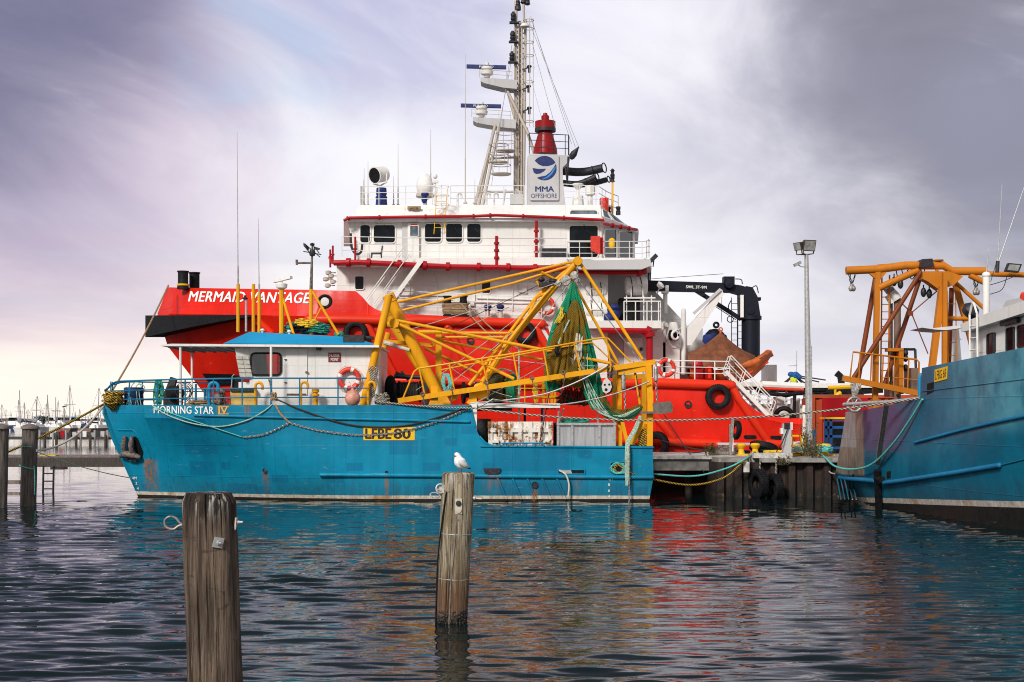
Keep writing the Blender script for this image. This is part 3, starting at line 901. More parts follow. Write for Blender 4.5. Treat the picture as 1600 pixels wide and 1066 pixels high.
window(wheel, (944, 359, 961, 402), 0, where=chamfer, r=2)
window(wheel, (966, 362, 987, 402), 0, where=chamfer, r=2)
def slopeface(px, py, o):
    a0, a1, b0, b1 = lo[1], lo[2], hi[1], hi[2]
    u = (px - 940) / 52.0; v = (354 - py) / 20.0
    q = a0.lerp(a1, u).lerp(b0.lerp(b1, u), v); nn = (a1 - a0).cross(b0 - a0).normalized()
    if nn.y > 0: nn = -nn
    return q + nn * o
window(roof, (944, 340, 958, 350), 0, name='skylight', glass='greyglass', where=slopeface, r=1.5)
window(roof, (963, 340, 982, 350), 0, name='skylight', glass='greyglass', where=slopeface, r=1.5)
window(roof, (891, 329, 933, 338), 68.95, name='vent_grille', glass='greyglass', r=3.5)
# recessed wheelhouse door, dark locker, lower ports
pbox((628, 346, 656, 403), 68.72, 68.82, 'door_recess', 'stack', wheel)
dr = pbox((637, 349, 655, 403), 68.64, 68.75, 'door', 'white2', wheel)
window(dr, (641, 353, 653, 369), 68.63, r=1, wfr=1, name='door_window', glass='greyglass')
pbox((642, 350, 652, 352), 68.60, 68.66, 'door_sign', 'redfit', dr)
pbox((847, 388, 886, 408), 67.9, 68.81, 'dark_locker', 'darksteel', ship)
for pix in ((555, 432, 568, 452), (753, 439, 766, 458)):
    window(house, pix, 68.4, r=2.5)
# red fire mains
def pipe(pts, r, m='pipe', name='pipe', par=None, fl=0, n=8):
    mb = MB(); mb.tube(pts, r, n)
    for i in range(1, fl + 1):
        L = len(pts) - 1; s = i / (fl + 1) * L; k = min(int(s), L - 1)
        c = Vector(pts[k]).lerp(Vector(pts[k + 1]), s - k); t_ = (Vector(pts[k + 1]) - Vector(pts[k])).normalized()
        mb.lathe(c - t_ * r * 0.7, [(r * 1.7, 0), (r * 1.7, r * 1.4)], 10, t_)
    return mb.build(name, M[m], par or ship, 40)
y_ = 68.25
pipe([P(537, 345, 68.2), P(546, 340.5, y_), P(640, 339, y_), P(740, 338, y_), P(775, 336.5, y_), P(860, 339.5, y_), P(944, 344, y_)], 0.07, fl=7)
pipe([P(944, 350, 68.3), P(995, 359, 72.5)], 0.07, fl=3)
y_ = 67.2
pipe([P(522, 411, 67.4), P(560, 410, y_), P(640, 414, y_), P(700, 417, y_), P(780, 418, y_), P(850, 420, y_), P(884, 421, y_)], 0.13, fl=9)
pipe([P(880, 425, 67.6), P(998, 426, 67.6), P(1005, 423, 67.7), P(1007, 415, 67.9)], 0.12, 'pipe', fl=2)
for a, b, c in ((838, 345, 410), (776, 369, 414)):
    pipe([P(a, b, 68.3 if a == 838 else 67.3), P(a, c, 68.3 if a == 838 else 67.3)], 0.075, fl=3)
pipe([P(555, 370, 67.3), P(555, 408, 67.3)], 0.05, fl=1)
for a, b in ((516, 378), (520, 372)):
    pipe([P(a, b + 12, 69), P(a, b + 40, 69)], 0.05, fl=1)
pipe([P(516, 402, 69), P(520, 410, 68.6), P(528, 412, 68)], 0.10)
mb = MB()
for a, b in ((513, 426), (509, 436), (517, 431), (512, 446), (520, 440)):
    q = P(a, b, 69.3); mb.lathe(q, [(0.05, -0.12), (0.14, -0.08), (0.14, 0.06), (0.04, 0.1)], 10); mb.rod(q, q + Vector((0.35, 0.1, 0.0)), 0.03)
mb.build('deck_light', M['cream'], ship)
lk = thing('fire_hose_cabinet', 'open bright red hose cabinet on the bridge wing rail', 'cabinet', P(934, 397, 67.3))
mb = MB(); mb.pprism([(923, 369), (938, 369), (938, 398), (923, 391)], 67.20, 67.32); mb.build('open_door', M['lifered'], lk, 0)
mb = MB(); mb.pbox(937, 371, 943, 396, 67.35, 67.7); mb.build('box', M['pipe'], lk, 0)
mb = MB(); q = P(956, 380, 68.0); mb.lathe(q, [(0.0, -0.30), (0.13, -0.24), (0.16, 0.0), (0.12, 0.06), (0.18, 0.10), (0.12, 0.2), (0.0, 0.26)], 12)
solo(mb, 'light_buoy', M['ladderyel'], 'small yellow light buoy clipped to the bridge wing rail', 'buoy')
# rails
def prail(base, h, name, m='white2', rails=(1.0, 0.66, 0.33), r=0.022, every=1.3, par=None, posts=True):
    mb = MB(); railing(mb, base, h, rails, r, every, posts)
    return mb.build(name, M[m], par or ship, 60)
prail([P(534, 402, 67.7), P(645, 404, 67.5)], 0.98, 'bridge_rail')
prail([P(645, 404, 67.5), P(886, 405, 67.3)], 0.98, 'bridge_rail', every=2.2, posts=False)
prail([P(886, 405, 67.3), P(1005, 405, 67.7), P(1015, 403, 68.6), P(1013, 400, 71)], 0.84, 'wing_rail', every=0.6)
prail([P(566, 320, 75), P(563, 321, 69.5), P(690, 320, 69.5)], 0.93, 'top_rail')
prail([P(704, 320, 69.5), P(820, 320, 69.5)], 0.93, 'top_rail')
prail([P(880, 318, 69.6), P(936, 322, 69.6), P(950, 330, 71.5), P(966, 336, 72)], 0.95, 'top_rail', every=0.8)
# stairs from the bridge deck and the yellow ladder
mb = MB()
a, b = P(649, 404, 67.0), P(592, 482, 67.0)
for dy in (0, 0.8):
    mb.beam(a + Vector((0.35, dy, 0)), b + Vector((0.35, dy, 0)), 0.05, 0.2)
    mb.tube([a + Vector((-0.55, dy, 0.55)), b + Vector((-0.6, dy, 0.45))], 0.025, 6)
    mb.tube([a + Vector((-0.25, dy, 0.25)), b + Vector((-0.25, dy, 0.2))], 0.02, 6)
for i in range(1, 12):
    q = a.lerp(b, i / 12) + Vector((0.35, 0, 0)); mb.box(q.x - 0.12, q.x + 0.12, q.y, q.y + 0.8, q.z - 0.015, q.z + 0.015)
mb.build('stairway', M['white2'], ship, 30)
mb = MB(); ladder(mb, P(678, 366, 68.5), P(683, 295, 68.5), P(694, 366, 68.5) - P(678, 366, 68.5), 0.28)
mb.build('roof_ladder', M['ladderyel'], ship, 60)
mb = MB()
for k in range(3):
    y0 = 300 - k * -14
    q = P(690, y0 - 8, 68.6); mb.torus(q, (0, 0, 1), 0.36, 0.018, 18, 5)
for a in (-0.3, 0, 0.3): mb.rod(P(690, 288, 68.3) + Vector((a, 0, 0)), P(690, 322, 68.3) + Vector((a, 0, 0)), 0.018, 5)
mb.build('ladder_cage', M['white2'], ship, 60)
# forecastle rail
prail([P(605, 487, 67.7), P(700, 491, 67.6), P(846, 498, 67.6)], 1.0, 'deck_rail', every=2.4)
prail([P(1023, 592, 67.5), P(1140, 594, 67.5)], 0.88, 'deck_rail', every=0.95, r=0.03)
prail([P(1140, 592, 67.6), P(1165, 594, 69.8)], 0.9, 'deck_rail', every=1.0, r=0.03)
# mooring bitts with rope, two vents, yellow rail
bt = thing('rope_wound_bitts', 'black twin bitts wound with brown rope on the red bulwark', 'bitts', P(712, 496, 67.6))
mb = MB(); mb.pbox(692, 492, 732, 497, 67.1, 67.9)
for a in (699, 724):
    mb.lathe(P(a, 494, 67.5), [(0.20, 0), (0.17, 0.1), (0.17, 0.88), (0.21, 0.9), (0.21, 0.96), (0, 0.96)], 14)
    mb.rod(P(a - 6, 472, 67.5), P(a + 6, 472, 67.5), 0.05)
mb.build('bitts', M['black'], bt)
mb = MB(); rr_ = random.Random(5)
for k in range(9):
    z = k * 0.055
    pts = [P(694, 490, 67.25), P(729, 490, 67.25), P(731, 490, 67.5), P(729, 490, 67.75), P(694, 490, 67.75), P(692, 490, 67.5)]
    mb.tube([q + Vector((rr_.uniform(-.03, .03), rr_.uniform(-.03, .03), z)) for q in pts], 0.036, 5, closed=True)
mb.build('rope', M['rope_tan'], bt)
for a in (762, 782):
    mb = MB(); q = P(a, 497, 67.8); mb.lathe(q, [(0.11, 0), (0.11, 0.35)], 12); v_ = mb.build('air_vent', M['cream'], ship)
    mb = MB(); mb.lathe(q, [(0.12, 0.33), (0.17, 0.38), (0.13, 0.44), (0.19, 0.50), (0.19, 0.58), (0.1, 0.64), (0, 0.64)], 14); mb.build('vent_cap', M['bluecover'], v_)
# ---- mast, radars, stack, roof gear of the red ship ----
YM = 73.5
mast = MB()
for a0, a1, dy in ((806, 806, 0), (817, 821, 0), (812, 812, 0.9)):
    mast.tube([P(a0, 325, YM) + Vector((0, dy, 0)), P(a1, 30, YM) + Vector((0, dy * 0.4, 0))], [0.115, 0.075], 10)
for a0, r0 in ((809.5, .035), (814.5, .05), (803, .03)): mast.rod(P(a0, 322, YM - .15), P(a0 + 1, 44, YM - .12), r0, 6)
for py in range(36, 320, 8):
    mast.rod(P(806, py, YM), P(819, py, YM), 0.035, 6); mast.rod(P(806, py, YM), P(812, py + 7, YM) + Vector((0, .6, 0)), 0.03, 5)
mast.tube([P(806, 40, YM), P(806, 2, YM)], 0.09, 10)
mast.tube([P(819, 40, YM), P(818, -6, YM)], 0.06, 8)
# raked legs
for (a, b, c, d, dy) in ((774, 195, 742, 322, -0.5), (780, 195, 754, 322, -0.5), (772, 200, 748, 322, 1.2), (792, 137, 806, 190, 0), (790, 137, 826, 210, -.3), (822, 200, 838, 250, 0)):
    mast.tube([P(a, b, YM + dy), P(c, d, YM + dy * 2)], 0.08, 8)
mast.rod(P(764, 248, YM - .8), P(806, 246, YM), 0.06); mast.rod(P(746, 300, YM - .9), P(806, 300, YM), 0.06)
ma = mast.build('mast', M['cream'], ship, 50)
def arm(tip, root, y, name):
    m_ = MB(); hw = 0.55
    pix = [(tip, y - 9), (root, y - 5), (root, y + 9), (root - 22, y + 7), (tip + 6, y), (tip, y - 3)]
    m_.prism([P(a, b, YM - hw) for a, b in pix], (0, 2 * hw, 0))
    return m_.build(name, M['stack'], ma, 0)
for tip, root, y, sx0, sx1, sy in ((751, 808, 130, 729, 791, 105), (739, 806, 192, 720, 783, 166)):
    arm(tip, root, y, 'radar_platform')
    mb = MB(); base = [P(tip - 2, y - 9, YM - 0.5), P(root - 8, y - 5, YM - 0.5)]
    railing(mb, base, 0.42, (1.0, 0.5), 0.014, 0.7); mb.build('platform_rail', M['cream'], ma)
    c = P((sx0 + sx1) / 2 + 1, y - 9, YM)
    mb = MB(); mb.lathe(c, [(0.16, 0), (0.16, 0.1), (0.30, 0.14), (0.32, 0.3), (0.22, 0.36), (0.30, 0.42), (0.30, 0.52), (0.1, 0.58), (0.1, 0.75)], 14)
    rd = mb.build('radar_pedestal', M['white2'], ma)
    mb = MB(); mb.beam(P(sx0, sy - 1, YM), P(sx1, sy + 0.5, YM), 0.22, 0.17); mb.build('radar_scanner', M['navylett'], rd, 0)
    lettering('FURUNO', [(sx0 + 20, sy - 2.5), (sx0 + 42, sy - 2.2), (sx0 + 42, sy + 1), (sx0 + 20, sy + 0.7)], lambda a, b: P(a, b, YM - 0.13), M['lettwhite'], rd, 0.02)
# lamps up the mast and lamp brackets
for px, py in ((802, 28), (801, 58), (800, 90)):
    mb = MB(); q = P(px, py + 7, YM - 0.2)
    mb.lathe(q, [(0.15, 0), (0.17, 0.04), (0.09, 0.08), (0.14, 0.14), (0.14, 0.24), (0.09, 0.28), (0.14, 0.32), (0.14, 0.44), (0.08, 0.48), (0.08, 0.54)], 12)
    mb.box(q.x - 0.2, q.x + 0.3, q.y - 0.15, q.y + 0.15, q.z - 0.06, q.z); mb.build('mast_lamp', M['darksteel'], ma)
for px, py in ((827, 105), (826, 136), (827, 170)):
    mb = MB(); q = P(px, py, YM - 0.3); mb.lathe(q, [(0.13, 0), (0.13, 0.06), (0.07, 0.1), (0.07, -0.28), (0, -0.3)], 10)
    mb.beam(q, P(px - 19, py + 8, YM), 0.06, 0.05); mb.build('floodlight_bracket', M['darksteel'], ma)
mb = MB()
for py in (32, 45, 66, 87, 128, 190): mb.torus(P(826, py, YM - .2), (0, 0, 1), 0.26, 0.02, 20, 5)
for a in range(5):
    q = P(826, 30, YM - .2) + Vector((0.26 * math.cos(a * 0.9 - 1.4), 0.26 * math.sin(a * 0.9 - 1.4), 0)); mb.rod(q, Vector((q.x, q.y, Z(200, YM))), 0.012, 5)
mb.build('mast_ladder_cage', M['cream'], ma)
mb = MB(); q = P(820, 42, YM - .4); mb.lathe(q, [(0.24, 0), (0.24, 0.05), (0.17, 0.16), (0, 0.2)], 16); mb.build('dome_antenna', M['white2'], ma)
mb = MB()
for px, py in ((809, 4), (818, 0), (824, 2)):
    q = P(px, py + 6, YM); mb.lathe(q, [(0.10, 0), (0.16, 0.05), (0.12, 0.15), (0.14, 0.22), (0.06, 0.3), (0.05, 0.6)], 10)
mb.lathe(P(809, 16, YM), [(0.17, 0), (0.17, 0.18), (0.11, 0.25), (0.13, 0.36), (0.1, 0.5)], 12)
mb.build('mast_head_lamps', M['darksteel'], ma)
# basket platform beside the mast
mb = MB()
for cx, cy, r_ in ((790, 222, 0.5), (779, 240, 0.5), (783, 258, 0.5)):
    for k in (0, 0.45, 0.9): mb.torus(P(cx, cy + 14, YM - .6) + Vector((0, 0, k)), (0, 0, 1), r_, 0.02, 18, 5)
    for a in range(7):
        q = P(cx, cy + 14, YM - .6) + Vector((r_ * math.cos(a * .9), r_ * math.sin(a * .9), 0)); mb.rod(q, q + Vector((0, 0, 0.9)), 0.014, 5)
    mb.lathe(P(cx, cy + 14, YM - .6), [(r_, -0.04), (r_, 0.0)], 18)
mb.build('mast_basket', M['cream'], ma)
# rigging wires
mb = MB()
for a, b in (((829, 25), (893, 225)), ((829, 40), (905, 232)), ((831, 65), (868, 200)), ((831, 95), (862, 180)), ((829, 120), (846, 185)), ((800, 70), (768, 290)), ((803, 75), (762, 290)), ((830, 30), (899, 230))):
    mb.rod(P(*a, YM), P(b[0], b[1], YM - 1.5), 0.012, 4)
mb.build('stay_wires', M['galv'], ma)
# whip antennas on the roof
for px, y0, y1 in ((727, 318, 84), (622, 322, 224), (673, 300, 202), (575, 322, 252), (569, 322, 263), (568, 322, 281), (615, 322, 276), (742, 318, 280)):
    mb = MB(); a, b = P(px, y0, 71.5), P(px, y1, 71.5); k = a.lerp(b, 0.3)
    mb.tube([a, k], 0.035, 6); mb.tube([k, b], [0.024, 0.010], 6); mb.lathe(a, [(0.12, 0), (0.05, 0.1)], 8); mb.build('whip_antenna', M['cream'], ship)
# stack with sign, cone funnel above and dark exhausts aft
YS = 71.0
mb = MB(); mb.pprism([(824, 246), (827, 240), (892, 243), (887, 254), (879, 262), (880, 290), (884, 322), (823, 322), (824, 300)], YS, YS + 3.0)
st = mb.build('stack_casing', M['stack'], ship, 0)
mb = MB(); mb.prism([P(a, b, YS - 0.10) for a, b in rrect(827.5, 241.5, 873, 313, 2.5)], (0, 0.10, 0)); sg = mb.build('company_sign', M['stack'], st, 0)
fl = lambda a, b: P(780 + a / 5.33, 200 + b / 5.33, YS - 0.108)
def flat(pix, m, name, w=fl):
    mb = MB(); mb.add([w(a, b) for a, b in pix], [tuple(range(len(pix)))]); return mb.build(name, M[m], sg, 0)
ARC = lambda a0, a1, r=102, n=16, cx=377, cy=335: [(cx + r * math.cos(R(a0 + (a1 - a0) * i / n)), cy - r * math.sin(R(a0 + (a1 - a0) * i / n))) for i in range(n + 1)]
flat(ARC(143, 26) + [(440, 308), (405, 318), (365, 318), (330, 305)], 'navylett', 'emblem')
flat([(277, 334), (330, 342), (392, 340), (372, 362), (340, 380), (308, 384), (288, 372)], 'navylett', 'emblem')
flat([(472, 298), (477, 318)] + ARC(8, -128)[2:] + [(340, 406), (385, 398), (425, 368), (452, 332)], 'navylett', 'emblem')
flat([(468, 318), (470, 332), (440, 385), (405, 417), (368, 430), (352, 428), (395, 408), (432, 372)], 'skylett', 'emblem_stripe', lambda a, b: fl(a, b) + Vector((0, -0.008, 0)))
lettering('MMA', [(302, 487), (455, 487), (455, 530), (302, 530)], fl, M['navylett'], sg, 0.045)
lettering('OFFSHORE', [(265, 547), (482, 547), (482, 585), (265, 585)], fl, M['navylett'], sg, 0.006)
mb = MB(); mb.lathe(P(852, 241, YS + 1.4), [(0.62, 0), (0.60, 0.25), (0.28, 1.35), (0.25, 1.6)], 24); fu = mb.build('fire_monitor_cone', M['conered'], st)
mb = MB(); q = P(852, 203, YS + 1.4)
mb.prism([q + Vector((0.52 * math.cos(R(a)), 0.52 * math.sin(R(a)), 0)) for a in range(0, 360, 15)], (0, 0, 0.42)); mb.lathe(q, [(0.2, 0.3), (0.2, 0.7), (0.12, 0.75), (0.1, 0.85), (0, 0.86)], 14)
mb.build('cone_cap', M['conered'], fu, 40)
mb = MB(); mb.prism([q + Vector((0.535 * math.cos(R(a)), 0.535 * math.sin(R(a)), -.1)) for a in range(0, 360, 15)], (0, 0, 0.16)); mb.build('cap_shadow_band', M['darksteel'], fu, 40)  # dark band round the cap's foot, colouring in the shadow under it
prail([P(827, 240, YS + 0.1), P(888, 243, YS + 0.1), P(889, 243, YS + 2.9)], 1.02, 'stack_rail', 'darksteel', every=0.6)
for pts, r_ in (([P(878, 267, YS + 1), P(900, 269, YS + 1), P(918, 268, YS + 1), P(941, 263, YS + 1)], 0.21), ([P(878, 286, YS + .7), P(900, 288, YS + .7), P(915, 284, YS + .7), P(930, 277, YS + .7)], 0.16), ([P(900, 290, YS + 1.6), P(925, 287, YS + 1.6), P(948, 281, YS + 1.6)], 0.14)):
    mb = MB(); mb.tube(smooth_path(pts, 5), r_, 14); e = mb.build('exhaust_pipe', M['darksteel'], st)
    mb = MB(); d_ = (pts[-1] - pts[-2]).normalized(); mb.torus(pts[-1] + d_ * 0.1, d_ + Vector((0.5, -0.9, 0)), r_ * 1.15, 0.03, 18, 6); mb.torus(pts[-1] - d_ * 0.5, d_, r_ * 1.04, 0.02, 18, 6); mb.build('spark_guard', M['black'], e)
mb = MB(); mb.rod(P(888, 245, YS), P(886, 290, YS), 0.05); mb.rod(P(884, 262, YS - .1), P(886, 284, YS - .1), 0.04); mb.build('exhaust_bracket', M['darksteel'], st)
mb = MB(); q = P(897, 240, YS); mb.lathe(q, [(0.10, -0.32), (0.16, -0.2), (0.17, 0.0), (0.02, 0.42)], 14, (0.55, -0.3, 0.75)); mb.build('horn', M['darksteel'], st)
# water monitors, red box and lamp post aft of the stack
for px, py in ((903, 322), (922, 322)):
    mb = MB(); q = P(px, py, 70.6); mb.lathe(q, [(0.30, 0), (0.26, 0.5), (0.10, 0.55), (0.08, 0.8), (0.28, 1.05), (0.28, 1.1), (0, 1.1)] if px == 903 else [(0.12, 0), (0.12, .5), (0.25, 0.55), (0.25, 1.0), (0, 1.0)], 8)
    mb.build('roof_ventilator', M['white2'], ship, 30)
pbox((938, 309, 951, 334), 70.8, 71.4, 'hose_box', 'lifered')
mb = MB(); mb.tube([P(957, 338, 71.5), P(957, 284, 71.5)], 0.05, 8); lp = mb.build('stern_light_post', M['ladderyel'], ship)
mb = MB(); mb.lathe(P(957, 284, 71.5), [(0.13, 0), (0.08, 0.1), (0.11, 0.15), (0.11, 0.3), (0.13, 0.33), (0.07, 0.42), (0.09, 0.52), (0.12, 0.56), (0.03, 0.66)], 12); mb.build('lamp_head', M['darksteel'], lp)
mb = MB()
for a in (951, 966): mb.lathe(P(a, 336, 71.8), [(0.12, 0), (0.12, 0.2), (0.08, 0.24), (0.12, 0.3), (0.12, 0.42)], 10)
mb.build('deck_lamp', M['darksteel'], ship)
# searchlight
sl_ = thing('searchlight', 'big white searchlight on a blue covered pedestal on the wheelhouse roof', 'searchlight', P(595, 322, 70))
mb = MB(); mb.lathe(P(596, 322, 70), [(0.30, 0), (0.27, 0.35), (0.30, 0.42), (0.24, 0.5), (0.27, 0.6), (0.25, 0.88), (0, 0.9)], 14); mb.build('canvas_cover', M['bluecover'], sl_)
mb = MB(); ax = Vector((-0.62, -0.74, -0.22)).normalized(); q = P(594, 273, 70)
mb.lathe(q - ax * 0.30, [(0.05, -0.10), (0.30, -0.06), (0.37, 0.0), (0.39, 0.62), (0.42, 0.64), (0.42, 0.7)], 22, ax, cap=True); mb.build('lamp_drum', M['white2'], sl_)
mb = MB(); mb.lathe(q + ax * 0.39, [(0.0, 0.012), (0.37, 0.02)], 22, ax, cap=False); mb.build('lamp_lens', M['black'], sl_)
mb = MB(); s_ = ax.cross(Vector((0, 0, 1))).normalized(); mb.tube([q + s_ * 0.46, q + s_ * 0.44 - Vector((0, 0, 0.42)), q - Vector((0, 0, 0.55)), q - s_ * 0.44 - Vector((0, 0, 0.42)), q - s_ * 0.46], 0.04, 8); mb.build('yoke', M['white2'], sl_)
# satellite dome and a small camera mast
sd = thing('satellite_dome', 'white egg shaped satellite dome on the wheelhouse roof', 'satellite dome', P(664, 312, 71))
mb = MB(); mb.ell(P(664, 291, 71), 0.43, 0.43, 0.62, 22, 14); mb.build('radome', M['lifewhite'], sd)
mb = MB(); mb.lathe(P(664, 322, 71), [(0.1, 0), (0.1, 0.3), (0.46, 0.45), (0.42, 0.62)], 18); mb.build('pedestal', M['cream'], sd)
mb = MB(); q = P(664, 304, 70.3); mb.ell(q, 0.2, 0.18, 0.13, 12, 8); mb.ell(q - Vector((0.03, 0, 0.25)), 0.15, 0.15, 0.2, 12, 8); solo(mb, 'covered_compass', M['bluecover'], 'small compass under a blue canvas hood before the satellite dome', 'compass')
mb = MB(); mb.tube([P(680, 322, 70), P(680, 284, 70)], 0.05); mb.ell(P(680, 276, 70), 0.11, 0.11, 0.13, 12, 8); mb.box(P(680, 282, 70).x - .15, P(680, 282, 70).x + .15, 69.9, 70.1, Z(286, 70), Z(282, 70)); mb.build('camera_post', M['white2'], ship)
mb = MB(); q = P(647, 325, 69.0); mb.tube([q + Vector((-0.32, 0, 0)), q + Vector((0.32, 0, 0))], 0.09, 8); mb.torus(q, (0, 0, 1), 0.2, .03, 14, 5); mb.build('rope_roller', M['rope_tan'], ship)
# chair on the bridge deck
ch = thing('deck_chair', 'dark green plastic chair standing on the bridge deck', 'chair', P(590, 402, 67.9))
mb = MB(); q = P(590, 397, 67.9); mb.box(q.x - .3, q.x + .2, 67.7, 68.1, q.z, q.z + .05); mb.build('seat', M['darksteel'], ch)
mb = MB(); mb.beam(q + Vector((0.17, 0, 0)), q + Vector((0.24, 0, .38)), .4, .04, (1, 0, 0)); mb.build('backrest', M['darksteel'], ch)
for dx in (-.27, .17):
    for dy in (-.17, .17):
        mb = MB(); mb.rod(q + Vector((dx, dy, 0)), q + Vector((dx * 1.1, dy, -.22)), .018); mb.build('leg', M['darksteel'], ch)
mb = MB(); mb.tube(smooth_path([P(548, 365, 68.4), P(549, 385, 68.3), P(556, 397, 68.2), P(564, 394, 68.2), P(566, 382, 68.3)], 5), 0.06, 8); solo(mb, 'hose_loop', M['rope_dark'], 'dark hose loop hanging at the front corner of the wheelhouse', 'hose')
# ---- after deck: rafts, platform, door recess, davit, crane ----
def raft(px, py, Y, w_, h_, label, first=[None]):
    t_ = thing('liferaft_canister', label, 'liferaft', P(px, py, Y), 'white liferaft canisters')
    c = P(px, py, Y); L = w_ * 67 / F / 2; r_ = h_ * 67 / F / 2
    mb = MB(); mb.lathe(c, [(0, -L), (r_ * .7, -L * .97), (r_ * .93, -L * .86), (r_, -L * .62), (r_, -0.03), (r_ * 1.04, -0.025), (r_ * 1.04, 0.025), (r_, 0.03), (r_, L * .62), (r_ * .93, L * .86), (r_ * .7, L * .97), (0, L)], 24, (1, 0, 0)); mb.build('canister', M['lifewhite'], t_)
    mb = MB()
    for dx in (-L * .42, L * .42): mb.torus(c + Vector((dx, 0, 0)), (1, 0, .12), r_ * 1.03, 0.022, 24, 5)
    mb.build('strap', M['darksteel'], t_)
    mb = MB()
    for dx in (-L * .5, L * .5):
        mb.tube([c + Vector((dx, -r_ * 1.05, .0)), c + Vector((dx, -r_ * 1.05, -r_ * 1.2)), c + Vector((dx, r_, -r_ * 1.2))], 0.028, 6)
    mb.rod(c + Vector((-L * .5, -r_ * 1.05, 0)), c + Vector((L * .5, -r_ * 1.05, 0)), 0.028)
    mb.build('cradle', M['white2'], t_)
raft(931, 453, 68.7, 37, 29, 'white liferaft canister, upper one of the stacked pair')
raft(932, 485, 68.7, 39, 29, 'white liferaft canister, lower one of the stacked pair')
raft(994, 447, 68.7, 37, 30, 'white liferaft canister alone on a high frame by the crane boom tip')
mb = MB(); mb.pbox(917, 501, 1033, 513, 67.8, 73)
mb.build('raft_platform', M['white'], ship, 0)
prail([P(975, 502, 68), P(1032, 502, 68), P(1032, 502, 72)], 0.95, 'raft_platform_rail', r=0.03, every=0.55, rails=(1.0, .5))
mb = MB()
for a in (979, 1006, 1018):
    mb.rod(P(a, 502, 68.2), P(a, 462, 68.2), 0.03)
mb.rod(P(975, 466, 68.2), P(1024, 466, 68.2), 0.04); mb.rod(P(975, 470, 70.2), P(1024, 470, 70.2), 0.04); mb.build('raft_frame', M['white2'], ship)
mb = MB(); mb.pbox(968, 466, 1000, 500, 69.0, 69.79); mb.build('dark_opening', M['black'], ship, 0)
mb = MB(); q = P(955, 488, 68.6)
for k, (dx, dz, sx, sz) in enumerate(((0, -.2, .42, .22), (-.05, .1, .38, .22), (.1, -.05, .36, .3), (-.12, -.25, .32, .2), (.15, .22, .25, .15))): mb.ell(q + Vector((dx, -.05 * k, dz)), sx, .3, sz, 12, 8)
solo(mb, 'blue_tarpaulin', M['bluecover'], 'crumpled blue tarpaulin bundle beside the liferafts', 'tarpaulin')
pbox((945, 520, 1014, 594), 69.5, 69.62, 'door_recess', 'stack', ship)
dr = pbox((975, 528, 1004, 590), 69.40, 69.52, 'door', 'white', ship)
mb = MB(); mb.rod(P(998, 555, 69.3), P(1003, 555, 69.3), .04); mb.pbox(1000, 543, 1004, 548, 69.3, 69.42); mb.build('door_handle', M['darksteel'], dr)
pipe([P(938, 516, 67.9), P(1010, 517, 67.9), P(1014, 519, 67.9), P(1015, 525, 67.9), P(1015, 590, 67.9)], 0.16, fl=2)
mb = MB(); mb.pprism([(1013, 450), (1021, 452), (1108, 545), (1120, 600), (1013, 600)], 71.5, 72.2); mb.build('crane_gusset', M['white'], ship, 0)
# knuckle davit, white
dv = MB(); dv.pbox(1036, 535, 1062, 592, 69.6, 71); dv.lathe(P(1052, 545, 70), [(0.45, 0), (0.5, .6), (0.3, .9), (.2, 1.3)], 14)
dv.tube([P(1068, 585, 69.8), P(1068, 490, 69.8)], .12, 12); dv.lathe(P(1068, 490, 69.8), [(.12, 0), (.1, .2), (0, .28)], 12)
dvo = dv.build('davit_base', M['white2'], ship, 40)
mb = MB(); mb.prism([P(a, b, 69.9) for a, b in ((1068, 540), (1062, 525), (1118, 462), (1128, 452), (1131, 460), (1124, 470), (1080, 540))], (0, .45, 0)); da = mb.build('davit_arm', M['white'], dvo, 0)
mb = MB(); mb.beam(P(1084, 490, 69.85), P(1126, 452, 69.85), .1, .14); mb.rod(P(1048, 527, 69.8), P(1072, 505, 69.8), .02); mb.build('davit_ram', M['stack'], dvo)
mb = MB(); mb.lathe(P(1047, 524, 69.3), [(.09, -.02), (.26, 0), (.26, .06), (.12, .08), (.12, .3), (.26, .32), (.26, .38), (0, .4)], 18, (1, .25, 0)); mb.build('winch_drum', M['black'], dvo)
mb = MB(); mb.torus(P(1055, 524, 69.1), (0.6, -1, 0), .2, .06, 18, 8); mb.build('winch_rim', M['lifewhite'], dvo)
mb = MB()
for a, b in ((1032, 446), (1040, 508)):
    q = P(a, b, 69); mb.lathe(q, [(.16, -.1), (.2, .06), (.0, .14)], 12, (.6, -.5, .6)); mb.rod(q, q + Vector((-.15, .2, -.4)), .03)
mb.build('deck_floodlight', M['white2'], ship)
mb = MB(); q = P(1022, 404, 68.5); mb.beam(q - Vector((.16, 0, .12)), q + Vector((.12, 0, .16)), .35, .2); mb.rod(q, q - Vector((.05, 0, .4)), .03); mb.build('wing_floodlight', M['darksteel'], ship)
# deck crane
YK = 71.0
mb = MB(); mb.lathe(P(1173, 560, YK), [(.46, 0), (.46, 1.9), (.54, 1.92), (.54, 2.1), (.5, 2.12)], 24); cr = mb.build('deck_crane', M['navy'], ship)
mb = MB(); mb.lathe(P(1173, 566, YK), [(.50, -.4), (.48, .22)], 24); mb.build('crane_foot', M['white2'], cr)
mb = MB(); mb.pprism([(1157, 498), (1189, 498), (1184, 464), (1176, 449), (1166, 447), (1156, 458)], YK - .45, YK + .45)
mb.lathe(P(1173, 485, YK - .44), [(.2, 0), (.2, .05), (0, .06)], 16, (0, -1, 0)); mb.box(X(1184, YK), X(1188, YK), YK - .2, YK + .2, Z(470, YK), Z(465, YK)); mb.build('crane_head', M['navy'], cr, 30)
mb = MB(); mb.prism([P(a, b, YK - .25) for a, b in ((1011, 438), (1130, 442), (1158, 446), (1178, 452), (1160, 462), (1142, 457), (1011, 454))], (0, .5, 0))
